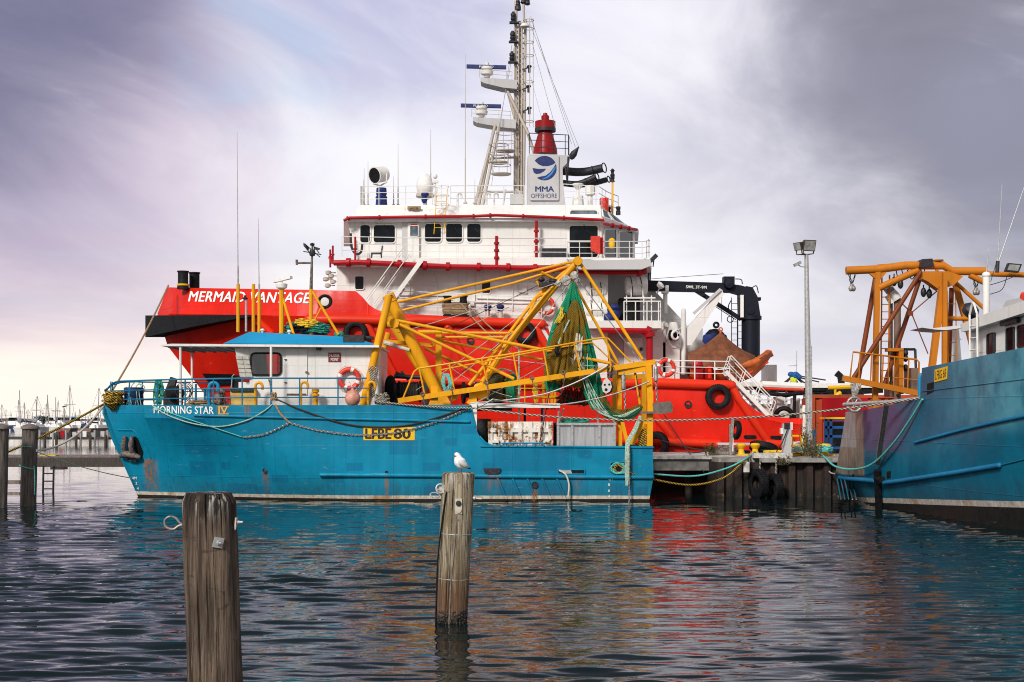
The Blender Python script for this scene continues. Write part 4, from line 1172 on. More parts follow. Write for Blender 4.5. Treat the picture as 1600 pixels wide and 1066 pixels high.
mb.rod(P(1013, 440, YK), P(1013, 425, YK), .03); mb.rod(P(1016, 440, YK), P(1016, 425, YK), .03)
mb.prism([P(a, b, YK - .2) for a, b in ((1087, 456), (1101, 456), (1102, 462), (1098, 463))], (0, .4, 0)); bm_ = mb.build('crane_boom', M['navy'], cr, 0)
lettering('SWL 3T-9M', [(1072, 446), (1104, 447), (1104, 451.5), (1072, 450.5)], lambda a, b: P(a, b, YK - .26), M['lettwhite'], bm_, .03, name='load_marking')
mb = MB(); mb.lathe(P(1140, 443, YK - .5), [(.0, -.02), (.22, 0), (.27, .1), (.27, .9), (.22, 1.0), (0, 1.02)], 18, (0, 1, 0)); mb.pbox(1131, 432, 1148, 446, YK - .3, YK + .3); mb.build('hoist_motor', M['navy'], cr)
mb = MB(); mb.beam(P(1097, 460, YK), P(1158, 499, YK), .2, .2); mb.rod(P(1110, 474, YK - .2), P(1150, 500, YK - .2), .02); mb.build('luffing_ram', M['navy'], cr)
pbox((1157, 461, 1162, 496), YK - .55, YK - .44, 'control_panel', 'lettwhite', cr)
mb = MB(); mb.rod(P(1016, 436, YK), P(1130, 428, YK), .012, 4); mb.rod(P(1128, 458, YK), P(1127, 504, YK), .012, 4); mb.tube(smooth_path([P(1149, 436, YK), P(1158, 437, YK - .2), P(1160, 444, YK - .3)], 5), .025); mb.tube(smooth_path([P(1176, 449, YK), P(1182, 447, YK - .2), P(1185, 458, YK - .3)], 5), .025)
mb.tube(smooth_path([P(1142, 470, YK - .3), P(1138, 480, YK - .4), P(1143, 492, YK - .3)], 5), .025); mb.torus(P(1141, 499, YK - .4), (0, 1, 0), .15, .025, 16, 5); mb.build('crane_hose', M['black'], cr)
mb = MB(); ladder(mb, P(1143, 560, YK), P(1143, 465, YK), Vector((.32, 0, 0)), .3); ladder(mb, P(1152, 560, YK + .2), P(1152, 498, YK + .2), Vector((.3, 0, 0)), .3); mb.build('crane_ladder', M['navy'], cr)
mb = MB(); mb.tube([P(1039.5, 490, 70.6), P(1039.5, 458, 70.6)], .11, 10); mb.pbox(1035, 455, 1045, 458, 70.4, 70.9); mb.pbox(1040, 446, 1045, 455, 70.55, 70.74); mb.build('boom_rest', M['white2'], ship)
# blue and black tank behind the boat cover
tk = thing('black_tank', 'black domed tank with a blue cover behind the brown tarpaulin', 'tank', P(1118, 560, 72.5))
mb = MB(); mb.lathe(P(1117, 555, 72.5), [(.55, 0), (.55, .8), (.48, 1.1), (.28, 1.3), (0, 1.35)], 22); mb.torus(P(1119, 508, 72.2), (0, 1, 0), .12, .06, 14, 8); mb.build('dome', M['navy'], tk)
mb = MB(); mb.lathe(P(1117, 540, 72.4), [(.62, 0), (.66, .2), (.6, .5), (.55, .55)], 22); mb.build('blue_skirt', M['bluecover'], tk)
pbox((1085, 513, 1098, 560), 72.4, 72.9, 'vent_box', 'stack')
# covered rescue boat
rb = thing('rescue_boat', 'orange rescue boat under a brown tarpaulin tent', 'boat', P(1130, 590, 69.6))
mb = MB()
sec = []
for px, py, r_ in ((1076, 580, .18), (1090, 583, .38), (1120, 583, .40), (1150, 580, .40), (1175, 573, .36), (1192, 562, .26), (1203, 552, .12)):
    c = P(px, py, 69.6); sec.append([c + Vector((0, -1.15 * min(1, r_ / .38) + 0, 0.12)), c + Vector((0, -1.0 * min(1, r_ / .38), -r_)), c + Vector((0, -.3, -r_ * 1.5)), c + Vector((0, .3, -r_ * 1.5)), c + Vector((0, 1.0 * min(1, r_ / .38), -r_)), c + Vector((0, 1.15 * min(1, r_ / .38), .12))])
mb.loft(sec); mb.loft([[s[0] for s in sec], [s[-1] for s in sec]])
mb.build('boat_hull', M['boatorange'], rb, 60)
# small fittings on the white house
mb = MB()
for (a, b) in (((610, 470), (845, 474)), ((610, 461), (700, 462)), ((745, 466), (845, 469))): mb.rod(P(*a, 68.33), P(*b, 68.33), .03, 6)
for a in (640, 742, 801, 846): mb.rod(P(a, 424, 68.35), P(a, 486, 68.35), .022, 6)
mb.build('wall_conduit', M['white2'], house, 30)
for pix in ((811, 443, 823, 457), (735, 470, 741, 478), (866, 432, 876, 446), (672, 432, 680, 440), (905, 425, 912, 434)):
    pbox(pix, 68.25, 68.39, 'wall_box', 'white2', house)
mb = MB()
for a in (664, 700, 733): mb.pbox(a, 414.5, a + 16, 417.5, 67.5, 67.8)
mb.build('tube_light', M['ladderyel'], ship, 0)
for a in (570, 600, 676, 709, 740, 912):
    mb = MB(); mb.rod(P(a, 351, 68.72), P(a + 5, 362, 68.72), .014, 5); mb.rod(P(a + 2, 357, 68.71), P(a + 9, 366, 68.71), .012, 4); mb.build('wiper', M['darksteel'], wheel)
pbox((588, 344.5, 616, 347), 68.5, 68.79, 'window_visor', 'white2', wheel)
mb = MB()
for k, (a, b, c, d) in enumerate(((812, 325, 812, 300), (800, 322, 800, 306), (786, 322, 790, 296), (812, 300, 806, 296))): mb.rod(P(a, b, 72), P(c, d, 72), .05, 6)
mb.pbox(797, 303, 817, 319, 71.6, 72.3); mb.build('roof_locker', M['stack'], ship, 0)
mb = MB()
for a in (715, 760, 772): mb.tube([P(a, 320, 70), P(a, 306, 70)] + [P(a + 3 - 3 * math.cos(R(k)), 305 - 3 * math.sin(R(k)), 70) for k in (60, 120, 180)] + [P(a + 6, 310, 70)], .05, 7)
mb.build('roof_vent', M['white2'], ship)
# tube collar, tarpaulin tent
mb = MB(); mb.tube(smooth_path([P(1150, 572, 68.5), P(1176, 568, 68.7), P(1194, 558, 69.2), P(1202, 551, 69.7)], 5), [.2] * 15 + [.12], 10); mb.tube(smooth_path([P(1150, 572, 70.7), P(1176, 568, 70.5), P(1194, 558, 70.0), P(1202, 551, 69.7)], 5), .16, 10)
mb.build('tube_collar', M['boatorange'], rb)
mb = MB(); mb.beam(P(1196, 557, 69.5), P(1206, 552, 69.6), .16, .3); mb.rod(P(1160, 590, 68.4), P(1200, 566, 69), .05); mb.build('bow_strap', M['lifered'], rb)
mb = MB(); rn = random.Random(11); pk = P(1126, 519, 69.6); ring = []
def tp(px, py, Y): return P(px, py, Y)
rim = smooth_path([tp(1075, 556, 68.6), tp(1100, 560, 68.3), tp(1135, 562, 68.3), tp(1168, 561, 68.5), tp(1180, 556, 69.6), tp(1165, 553, 70.8), tp(1120, 550, 71.0), tp(1080, 550, 70.6), tp(1073, 553, 69.6), tp(1075, 556, 68.6)], 6)[:-1]
nr = len(rim); rows = []
for j in range(9):
    t_ = j / 8; row = []
    for i, q in enumerate(rim):
        p = pk.lerp(q, t_); p.z -= math.sin(t_ * math.pi) * .16
        f = math.sin(i * 2.1) * .05 * math.sin(t_ * math.pi); row.append(p + Vector((f, f * .6, 0)))
    rows.append(row + [row[0]])
rows.append([q + Vector((0, 0, -.42 + .05 * math.sin(i * 1.7))) for i, q in enumerate(rim)] + [rim[0] + Vector((0, 0, -.42))])
mb.loft(rows); mb.build('tarpaulin', M['tarp'], rb, 70)
mb = MB(); mb.loft([[P(a, b, 68.35 + abs(a - 1150) * .01) for a, b in ((1165, 562), (1178, 566), (1190, 558), (1197, 553))], [P(a, b, 68.35 + abs(a - 1150) * .01) for a, b in ((1166, 585), (1178, 584), (1190, 570), (1198, 557))]]); mb.build('side_cloth', M['tarp'], rb)
mb = MB(); mb.torus(P(1126, 515, 69.6), (0, 1, 0), .09, .03, 14, 6); mb.rod(P(1126, 521, 69.6), P(1126, 516, 69.6), .06); mb.build('lifting_eye', M['boatorange'], rb)
mb = MB()
for a in (1092, 1108): mb.pbox(a - 6, 572, a + 6, 592, 68.2, 68.6)
mb.lathe(P(1090, 574, 68.3), [(.24, 0), (.26, .1), (.2, .2), (.2, .35), (0, .36)], 14)
mb.build('boat_chock', M['pipe'], rb)
mb = MB(); q = P(1109, 592, 67.9); mb.lathe(q, [(.16, 0), (.1, .05), (.1, .5), (.2, .55), (.2, .62), (0, .62)], 12); mb.build('red_vent', M['redfit'], ship)
# stairs down to the work deck and the platform under it
mb = MB(); a, b = P(1134, 572, 67.4), P(1204, 645, 67.4)
for dy in (0, .8):
    mb.beam(a + Vector((0, dy, -.25)), b + Vector((0, dy, -.25)), .05, .18)
    mb.tube([a + Vector((.25, dy, .5)), b + Vector((.25, dy, .5))], .028, 6); mb.tube([a + Vector((.12, dy, .14)), b + Vector((.12, dy, .14))], .024, 6)
    for k in (0, .33, .66, 1): q = a.lerp(b, k); mb.rod(q + Vector((0, dy, -.2)), q + Vector((.25, dy, .5)), .022)
for i in range(1, 11):
    q = a.lerp(b, i / 11); mb.box(q.x - .12, q.x + .14, q.y, q.y + .8, q.z - .28, q.z - .25)
mb.build('work_deck_stairs', M['white2'], ship, 30)
mb = MB(); mb.pbox(1140, 597, 1192, 604, 68.2, 78); mb.tube([P(1190, 601, 69), P(1255, 604, 69)], .18, 10); mb.pbox(1200, 570, 1214, 600, 74, 76); mb.pbox(1214, 620, 1226, 652, 69, 70); mb.pbox(1240, 622, 1250, 655, 69, 69.8)
mb.build('work_deck_frame', M['white2'], ship, 30)
mb = MB(); mb.tube(smooth_path([P(1178, 604, 68.6), P(1196, 614, 68.4), P(1225, 617, 68.4), P(1256, 614, 68.6)], 6), .09, 8); mb.tube(smooth_path([P(1190, 612, 68.8), P(1215, 616, 68.6), P(1230, 619, 68.5), P(1252, 612, 68.6)], 6), .06, 8); mb.build('draped_hose', M['black'], ship)
mb = MB(); mb.tube([P(1185, 607, 68.8), P(1256, 610, 68.8)], .06, 8); mb.build('red_pipe', M['redfit'], ship)
mb = MB(); mb.torus(P(1225, 650, 68.6), (0.2, 1, .3), .38, .12, 20, 8); mb.pbox(1240, 618, 1244, 655, 68.4, 68.6); mb.pbox(1256, 622, 1260, 658, 68.2, 68.4); mb.build('deck_winch', M['black'], ship)
# orange lifebuoys, tyres
def lifebuoy(c, nrm, Rr, label, group='orange and white lifebuoys'):
    t_ = thing('lifebuoy', label, 'lifebuoy', c, group); nrm = Vector(nrm).normalized(); s = nrm.orthogonal().normalized(); u = nrm.cross(s)
    mb = MB(); mb.torus(c, nrm, Rr, Rr * .27, 40, 12, .8); mb.build('ring', M['lifered'], t_, 60)
    for k in range(4):
        mb = MB(); a0 = R(25 + 90 * k)
        pts = [Vector(c) + (s * math.cos(a0 + d) + u * math.sin(a0 + d)) * Rr for d in (-.16, -.08, 0, .08, .16)]
        mb.tube(pts, Rr * .275, 12)
        mb.build('reflective_band', M['lifewhite'], t_, 60)
    mb = MB()
    pts = []
    for k in range(33):
        a = 2 * math.pi * k / 32; pts.append(Vector(c) - nrm * -.0 + (s * math.cos(a) + u * math.sin(a)) * Rr * (1.30 + .09 * abs(math.sin(2 * (a - R(25))))))
    mb.tube(pts, Rr * .035, 5); mb.build('grab_line', M['rope_white'], t_)
    return t_
lifebuoy(P(1041, 575, 67.3), (0, -1, .05), .36, 'faded lifebuoy hung on the white rail of the red ship')
lifebuoy(P(853, 478, 68.1), (0, -1, .05), .36, 'lifebuoy on the white deckhouse wall behind the green net')
def tyre(c, nrm, Ro, wd, label, group='black tyres used as fenders'):
    t_ = tyre_mesh(c, nrm, Ro, wd)
    return solo(t_, 'tyre_fender', M['black'], label, 'tyre', group, 50)
for px, py, r_, lab in ((557, 520, 19, 'tyre fender on the red hull above the white wheelhouse roof'), (820, 520, 17, 'tyre fender on the red hull behind the main yellow boom'), (1121, 620, 19.5, 'large tyre fender on the red hull near the sloping tube')):
    q = S2(px, py, .2); tyre(Vector((q.x, q.y, q.z)), (0, -1, .06), r_ * 67 / F, .36, lab)
    mb = MB()
    for sg in (-1, 1): chain(mb, [q + Vector((sg * .25, .05, r_ * .026)), S2(px + sg * 10, py - r_ - 6, .12)], .06, .016)
    solo(mb, 'tyre_chain', M['darksteel'], 'pair of rusty chains holding the ' + lab.replace('tyre fender', 'tyre'), 'chain', 'chains holding the tyres')

# ---------------- blue trawler ----------------
YC1, YN1, B1 = 58.2, 55.0, 3.2
boat = thing('blue_trawler', 'blue fishing trawler with a white wheelhouse and yellow booms seen from its side', 'fishing boat', (-5, YC1, 0))
N1 = 344
topT = [(160, 632), (170, 633), (735, 633), (738, 645), (742, 665), (748, 680), (756, 690), (766, 696), (774, 697.5), (1020, 699)]
T0 = hull_line(160, 1020, topT, YC1, B1, 210, 2.2, N1)
T1 = hull_line(160, 1020, [(160, 646), (200, 652), (300, 654.5), (730, 656), (742, 668), (748, 682), (756, 692), (766, 697.5), (774, 698.5), (1020, 700)], YC1, B1, 210, 2.2, N1)
T2 = hull_line(176, 1020, [(176, 690), (300, 692), (730, 700), (770, 705), (1020, 707)], YC1, B1, 275, 1.9, N1)
T3 = hull_line(196, 1021, [(196, 733), (400, 739), (500, 742), (1021, 746)], YC1, B1 + .0, 330, 1.75, N1)
T4 = hull_line(216, 1014, [(216, 777), (1014, 784)], YC1, B1 - .05, 400, 1.6, N1)
T5 = hull_line(222, 1012, [(222, 800), (1012, 800)], YC1, B1 - .15, 420, 1.5, N1)
hm1 = hull_mesh([T0, T1, T2, T3, T4, T5], YC1)
bv1 = bvh_of(hm1)
T1s = lambda px, py, off=0.02: hitp(bv1, px, py, off, YN1)
def inner(L, d, dz=0.0): return [Vector((q.x, YC1 - max(YC1 - q.y - d, 0), q.z + dz)) for q in L]
hm1.loft([T0, inner(T0, .14), inner(T2, .14)]); hm1.loft([mirror(L, YC1)[::-1] for L in (T0, inner(T0, .14), inner(T2, .14))])
dk = inner(T2, .1)
hm1.loft([dk, mirror(dk, YC1)])
def st_px(px, py): return T1s(px, py, 0)
_s = [(235, 717, 0.42, 1.75, 1.0), (228, 722, .25, 1.4, .8), (414, 737, .22, 1.1, .75), (386, 633, .22, .55, .8), (604, 745, .13, 1.0, .8), (836, 765, .22, .7, .9), (345, 633, .3, .5, .5), (770, 742, .5, .9, .5), (905, 745, .3, .8, .35), (690, 655, .1, .3, .5)]
stains = []
for a, b, hw, ln, am in _s:
    q = st_px(a, b); stains.append((q.x, q.y, q.z, hw, ln, am))
M['hullblue'] = paint('sea blue hull paint', (0.003, 0.205, 0.345), 0.40, 0.18, 0.48, rust=0.06, patch=0.5, patchcol=(0.004, 0.125, 0.26), bands=[(0.215, (0.74, 0.66, 0.54)), (0.085, (0.02, 0.014, 0.016))], stains=stains, wave=1.2, plates=2.3, frames=0.62, scum=0.35)
hull1 = hm1.build('hull', M['hullblue'], boat, 30)
WT = lambda a, b: T1s(a, b, .022)
lettering('MORNING STAR', [(241, 634.5), (334, 635.5), (334, 647), (241, 646)], WT, M['lettwhite'], boat, .022, spacing=1.05)
lettering('IV', [(342, 635.5), (356, 635.5), (356, 647), (342, 647)], WT, M['lettyellow'], boat, .03, name='numeral_lettering')
mb = MB()      # serif bars of the numeral
for a in (344, 350.5, 354.5):
    for b in (635.2, 646.3):
        mb.prism([WT(a - 3.2, b), WT(a + 3.2, b), WT(a + 3.2, b + 1.2), WT(a - 3.2, b + 1.2)], (0, .004, 0))
mb.build('numeral_serifs', M['lettyellow'], boat, 0)
mb = MB(); mb.prism([T1s(a, b, .02) for a, b in ((568, 667.5), (648, 667.5), (648, 688), (568, 688))], (0, .018, 0)); pl = mb.build('registration_plate', M['signyellow'], boat, 0)
W2 = lambda a, b: T1s(a, b, .026)
lettering('LFBE', [(571.5, 670), (611, 670), (611, 685.5), (571.5, 685.5)], W2, M['lettblack'], pl, .045)
lettering('80', [(616, 670), (641, 670), (641, 685.5), (616, 685.5)], W2, M['lettblack'], pl, .055)
for k, s_ in enumerate(('4M', '8', '6', '4')):
    w_ = 7 if k == 0 else 3; y0 = 746.5 + k * 9
    lettering(s_, [(950 - 0 * w_, y0), (950 + w_, y0), (950 + w_, y0 + 4.2), (950, y0 + 4.2)], WT, M['lettwhite'], boat, .02, name='draught_mark')
for k, s_ in enumerate(('4M', '2', '4')):
    x0, y0 = (207, 745) if k == 0 else ((210 + k * 2.2), 745 + 8 * k)
    lettering(s_, [(x0, y0), (x0 + (7 if k == 0 else 3), y0), (x0 + (7 if k == 0 else 3), y0 + 4), (x0, y0 + 4)], WT, M['lettwhite'], boat, .02, name='draught_mark')
def rail1(pix, r, off=.03, name='rubbing_strake', m='hullblue'):
    return htube(pix, r, off, m, name, boat, bv1, 10, 8)
rail1([(305, 649), (420, 652), (600, 656), (733, 659)], .06)
rail1([(502, 742), (1019, 746)], .085)
rail1([(752, 697.5), (1020, 699.5)], .05, 0, 'gunwale')
rail1([(735, 634), (738, 648), (743, 668), (750, 683), (758, 692), (770, 697)], .04, 0, 'gunwale')
rail1([(184, 672), (208, 672), (213, 676), (233, 709), (236, 716)], .025, .01, 'anchor_pocket_rim')
for a in (778, 801, 824, 847, 870):
    rail1([(a, 748), (a + 6, 762), (a + 14, 781)], .05, .02, 'hull_rib')
# hull fittings: freeing ports, discharge holes
def port(pix, r, name='freeing_port'):
    mb = MB(); q = rrect(*pix, r); mb.prism([T1s(a, b, .006) for a, b in q], (0, .03, 0)); o_ = mb.build(name, M['black'], boat, 0)  # black plate laid on the plating stands in for the shaded inside of the port
    mb = MB(); mb.tube([T1s(a, b, .02) for a, b in q], .028, 6, closed=True); mb.build('port_rim', M['hullblue'], o_); return o_
port((953, 722, 986, 738), 5); port((872, 734, 914, 741), 1); 
port((757, 733, 780, 741), 1)
mb = MB(); mb.prism([T1s(a, b, .05) for a, b in ((876, 735), (892, 735), (894, 740), (880, 740))], (0, .03, 0)); mb.build('port_shutter', M['galv'], boat, 0)
mb = MB(); mb.pprism([(755, 732), (782, 732), (781, 735), (778, 742), (762, 741), (757, 738)], 54.88, 54.99); mb.build('scupper_flap', M['darksteel'], boat, 0)
for a, b, r_ in ((836, 758, .11), (604, 738, .05), (414, 735, .08)):
    mb = MB(); q = T1s(a, b, .01); mb.lathe(q, [(r_ * 1.2, -.01), (r_ * 1.2, .03), (r_, .03), (r_ * .9, .0), (0, .0)], 16, (0, -1, 0)); mb.build('discharge_hole', M['darksteel'], boat)
# anchor housed at the bow
an = thing('anchor', 'rust streaked anchor housed against the blue bow', 'anchor', T1s(207, 705, .2))
mb = MB()
for a0, a1 in ((198, 200), (209, 212)):
    mb.tube([T1s(a0, 680, .10), T1s((a0 + a1) / 2, 692, .22), T1s(a1, 709, .20)], [.07, .12, .10], 8)
mb.build('fluke', M['rustmetal'], an, 50)
mb = MB(); mb.tube([T1s(192, 711, .12), T1s(200, 707, .2), T1s(212, 708, .22), T1s(223, 713, .14)], [.09, .14, .15, .07], 10); mb.tube([T1s(203, 712, .2), T1s(206, 718, .12), T1s(216, 719, .1)], .05, 8); mb.build('crown', M['rustmetal'], an, 50)
mb = MB(); mb.prism([T1s(a, b, .03) for a, b in ((211, 681), (215, 684), (224, 706), (222, 716), (216, 712), (209, 700))], (0, .04, 0)); mb.build('shank_slot', M['black'], an, 0)

# ---- wheelhouse of the blue trawler ----
YA, YB = 56.3, 60.1
def wall_with_hole(mb, px0, py0, px1, py1, hole, Y0, Y1, ref=None):
    h0, v0, h1, v1 = hole
    for pix in ((px0, py0, h0, py1), (h1, py0, px1, py1), (h0, py0, h1, v0), (h0, v1, h1, py1)):
        a, b = P(pix[0], pix[3], YA), P(pix[2], pix[1], YA)
        mb.box(a.x, b.x, Y0, Y1, a.z, b.z)
wh = MB()
wall_with_hole(wh, 390, 541, 592, 640, (393, 553, 438, 585), YA, YA + .08)
wall_with_hole(wh, 390, 541, 592, 640, (391, 546, 412, 581), YB - .08, YB)
aft_x = X(592, YA); wh.box(aft_x - .08, aft_x - .001, YA + .081, YB - .081, Z(640, YA), Z(541, YA))
wh.box(X(452, YA), X(456, YA), YA + .081, YB - .081, Z(640, YA), Z(541, YA))
wh.box(X(372, YA), X(390, YA) + .02, YA + .1, YB - .1, Z(640, YA), Z(597, YA))
whs = wh.build('wheelhouse', M['white'], boat, 0)
# raked front with its covered windscreen
def front(px, py, Y): return P(px, py, YA) + Vector((0, Y - YA, 0))
mb = MB()
mb.add([front(368, 541, YA - .25), front(390, 541, YA - .0), front(395, 590, YA), front(378, 590, YA - .25)], [(0, 1, 2, 3)])
mb.add([front(368, 541, YA - .25), front(378, 590, YA - .25), front(378, 590, YB + .2), front(368, 541, YB + .2)], [(0, 1, 2, 3)])
mb.add([front(390, 541, YB), front(368, 541, YB + .2), front(378, 590, YB + .2), front(395, 590, YB)], [(0, 1, 2, 3)])
mb.build('wheelhouse_front', M['white'], boat, 0)
mb = MB()
for r0 in range(5):
    for c0 in range(2):
        y0 = 556 + r0 * 6.8; x0 = 370.5 + r0 * 1.35 + c0 * 9.3
        mb.prism([front(x0, y0, YA - .30 + c0 * .11), front(x0 + 8.8, y0 + .5, YA - .20 + c0 * .11), front(x0 + 9.9, y0 + 6, YA - .20 + c0 * .11), front(x0 + 1.2, y0 + 6, YA - .30 + c0 * .11)], (0, .03, 0))
mb.build('windscreen_shade', M['shade'], boat, 0)
window(whs, (393.5, 553.5, 437.5, 584.5), YA, r=5, glass='clearglass', frame='black', wfr=3)
dr = pbox((447, 545, 480, 617), YA - .05, YA - .004, 'door', 'white', whs)
mb = MB()
for b in (561, 597): mb.pbox(444, b, 448, b + 2, YA - .09, YA - .051)
mb.pbox(477, 580, 481, 583, YA - .1, YA - .051); mb.pbox(448, 615, 478, 616.2, YA - .08, YA - .051); mb.build('hinge', M['rustmetal'], dr, 0)
mb = MB(); mb.pprism([(250, 539), (268, 537.2), (592, 539.5), (592, 543), (268, 541), (252, 541)], YA - .5, YB + .5)
roof1 = mb.build('wheelhouse_roof', M['white'], boat, 0)
mb = MB()
for k in range(7): mb.pbox(262 + k * 18, 541.4, 264.5 + k * 18, 543.8, YA - .4, YB + .4)
mb.build('roof_beam', M['timberpaint'], roof1, 0)
mb = MB(); lo_ = [front(350, 537.4, YA - .2), front(592, 539.4, YA - .2), front(592, 539.4, YB + .2), front(350, 537.4, YB + .2)]
hi_ = [front(388, 518, YA + .25), front(545, 526, YA + .25), front(545, 526, YB - .25), front(388, 518, YB - .25)]
mb.add(lo_ + hi_, [(0, 1, 5, 4), (1, 2, 6, 5), (2, 3, 7, 6), (3, 0, 4, 7), (4, 5, 6, 7), (3, 2, 1, 0)]); mb.build('upper_roof', M['bluebright'], boat, 0)
for px, y0, y1, Yp, m_ in ((282, 541, 634, 55.9, 'white2'), (300, 541, 634, 60.3, 'white2'), (423.5, 541, 634, 55.45, 'white2')):
    mb = MB(); mb.rod(P(px, y0, Yp), P(px, y1, Yp), .05, 8); mb.build('canopy_post', M[m_], boat)
mb = MB(); mb.pbox(494, 538.5, 501, 547, YA - .32, YA - .02); lt = mb.build('wall_floodlight', M['darksteel'], boat, 0)
sg = MB(); sg.pbox(513, 551, 532.5, 565.5, YA - .03, YA - .002); sg_ = sg.build('muster_sign', M['maroon'], boat, 0)
lettering('MUSTER', [(515, 553.5), (530.5, 553.5), (530.5, 558), (515, 558)], lambda a, b: P(a, b, YA - .036), M['lettwhite'], sg_, .01)
lettering('POINT', [(517, 559.5), (529, 559.5), (529, 564), (517, 564)], lambda a, b: P(a, b, YA - .036), M['lettwhite'], sg_, .01)
# vents on deck: crook pipes and a mushroom
for px, y0, k in ((402, 598, 1), (473, 597, 1), (578, 597, 1)):
    mb = MB(); Yq = 55.7; mb.tube([P(px - 3, 640, Yq), P(px - 3, y0 + 7, Yq)] + [P(px + 2.5 - 5.5 * math.cos(R(a)), y0 + 6 - 6 * math.sin(R(a)), Yq) for a in range(20, 181, 20)] + [P(px + 8, y0 + 11, Yq)], .055, 8); mb.build('crook_vent', M['yellow'], boat)
mb = MB(); q = P(493, 640, 55.8); mb.lathe(q, [(.09, 0), (.09, .52), (.15, .54), (.15, .6), (.09, .62), (.09, .66), (.15, .68), (.15, .8), (0, .8)], 14); mb.build('mushroom_vent', M['yellow'], boat)
mb = MB(); mb.tube([P(327, 640, 56), P(327, 606, 56)] + [P(334 - 7 * math.cos(R(a)), 605 - 7 * math.sin(R(a)), 56) for a in range(20, 181, 20)] + [P(340, 612, 56)], .07, 8); mb.build('crook_vent', M['bluebright'], boat)
mb = MB(); mb.pbox(361, 611, 397, 640, 56.1, 57.6); kb = mb.build('yellow_locker', M['lockeryel'], boat, 0)
mb = MB(); mb.pbox(359.5, 607.5, 399, 611.5, 56.0, 57.7); mb.build('lid', M['darksteel'], kb, 0)
# bow rail following the flare of the deck edge, near and far
edge = [Vector((q.x + .12 * max(0, 1 - i / 60), q.y + .12, q.z)) for i, q in enumerate(T0) if i % 3 == 0 and (q.x * F / q.y + 800) <= 574]
def rail_h(q, k, i):
    py = {0: 593.5, 1: 609, 2: 623.5}[k] - 2.5 * min(1, max(0, (q.x * F / q.y + 800 - 160) / 250))
    drop = (0.36, 0.13, 0.03)[i] if k == 0 and i < 3 else 0.0
    return Vector((q.x, q.y, Z(py, YN1) - drop))
mb = MB(); nb = MB()
for k in range(3):
    pn = [rail_h(q, k, i) for i, q in enumerate(edge)]; pf = mirror(pn, YC1)
    bow = pf[::-1][-12:] if k else pf[::-1][-12:]
    mb.tube(pn, .035 if k == 0 else .026, 6); nb.tube(pf, .035 if k == 0 else .026, 6)
def post(m_, q, far=False):
    t_ = rail_h(q, 0, 9)
    if far: q, t_ = mirror([q, t_], YC1)
    m_.rod(q, t_, .03, 6)
for tgt in (171, 200, 243, 289, 336, 380, 426, 470, 527):
    q = min(edge, key=lambda e: abs(e.x * F / e.y + 800 - tgt)); post(mb, q); post(nb, q, True)
mb.build('bow_rail', M['teal'], boat, 60); nb.build('bow_rail', M['teal'], boat, 60)
for px in (306, 320, 324):
    mb = MB(); mb.rod(P(px, 640, 57), P(px, 600 if px == 306 else 606, 57), .045); mb.build('deck_post', M['teal'], boat)
mb = MB(); mb.pbox(735, 631, 745, 690, 55.05, 55.6); mb.build('deck_pillar', M['white2'], boat, 0)
# ---- roof gear of the blue trawler ----
def rpost(px, y0, y1, r, m, name, Y=57.2, n=8):
    mb = MB(); mb.rod(P(px, y0, Y), P(px, y1, Y), r, n); return mb.build(name, M[m], boat)
for px, y0, y1, wt in ((372, 519, 444, 207), (396, 519, 444, None), (405, 520, 458, 341)):
    p_ = rpost(px, y0, y1, .07, 'yellow', 'antenna_post')
    if wt:
        mb = MB(); a, b = P(px, y1, 57.2), P(px - 1.5, wt, 57.2); mb.tube([a, a.lerp(b, .12)], .04, 6); mb.tube([a.lerp(b, .12), b], [.022, .008], 6); mb.build('whip_antenna', M['galv'], p_)
rpost(384.5, 518, 468, .045, 'galv', 'antenna_post'); 
mb = MB(); mb.lathe(P(383, 468, 57.2), [(.1, 0), (.12, .04), (.05, .1), (.05, .16), (0, .17)], 10); mb.build('gps_antenna', M['darksteel'], boat)
rp = rpost(440, 521, 452, .10, 'yellow', 'radar_post')
mb = MB(); mb.lathe(P(440, 452, 57.2), [(.1, 0), (.22, .05), (.24, .2), (.16, .24), (.05, .27), (.05, .36)], 16); rh = mb.build('radar_housing', M['lifewhite'], rp)
mb = MB(); mb.beam(P(428, 440, 57.4), P(455, 433.5, 56.9), .16, .11); mb.build('radar_scanner', M['lifewhite'], rh, 30)
mb = MB(); mb.rod(P(442, 466, 57.2), P(459, 523, 56.8), .055); mb.build('post_stay', M['yellow'], rp)
rm = rpost(486, 523, 452, .085, 'yellow', 'antenna_post')
mb = MB(); mb.tube([P(486, 453, 57.2), P(488, 384, 57.2)], [.07, .035], 8); mb.rod(P(463, 411, 57.2), P(487, 411, 57.2), .04); mb.rod(P(464, 414, 57.2), P(463.5, 406, 57.2), .05); mb.build('signal_mast', M['rustmetal'], rm)
mb = MB()
mb.lathe(P(488, 400, 57.2), [(.1, 0), (.13, .1), (.1, .25)], 10)
for a, b, c, d in ((476, 381, 500, 402), (474, 393, 502, 398), (478, 385, 486, 400), (488, 382, 499, 396)):
    mb.rod(P(a, b, 57.0), P(c, d, 57.3), .02, 5)
mb.prism([P(a, b, 57.1) for a, b in ((474, 379), (484, 387), (481, 393), (474, 384))], (0, .03, 0)); mb.prism([P(a, b, 57.1) for a, b in ((490, 385), (500, 388), (499, 391), (490, 390))], (0, .03, 0))
mb.lathe(P(488, 384, 57.2), [(.08, 0), (.1, .08), (0, .12)], 10); mb.build('antenna_array', M['darksteel'], rm)
mb = MB(); mb.rod(P(487, 454, 57.2), P(529, 523, 57.0), .055); mb.rod(P(504, 477, 57.2), P(488, 508, 57.2), .035); mb.build('post_stay', M['yellow'], rm)
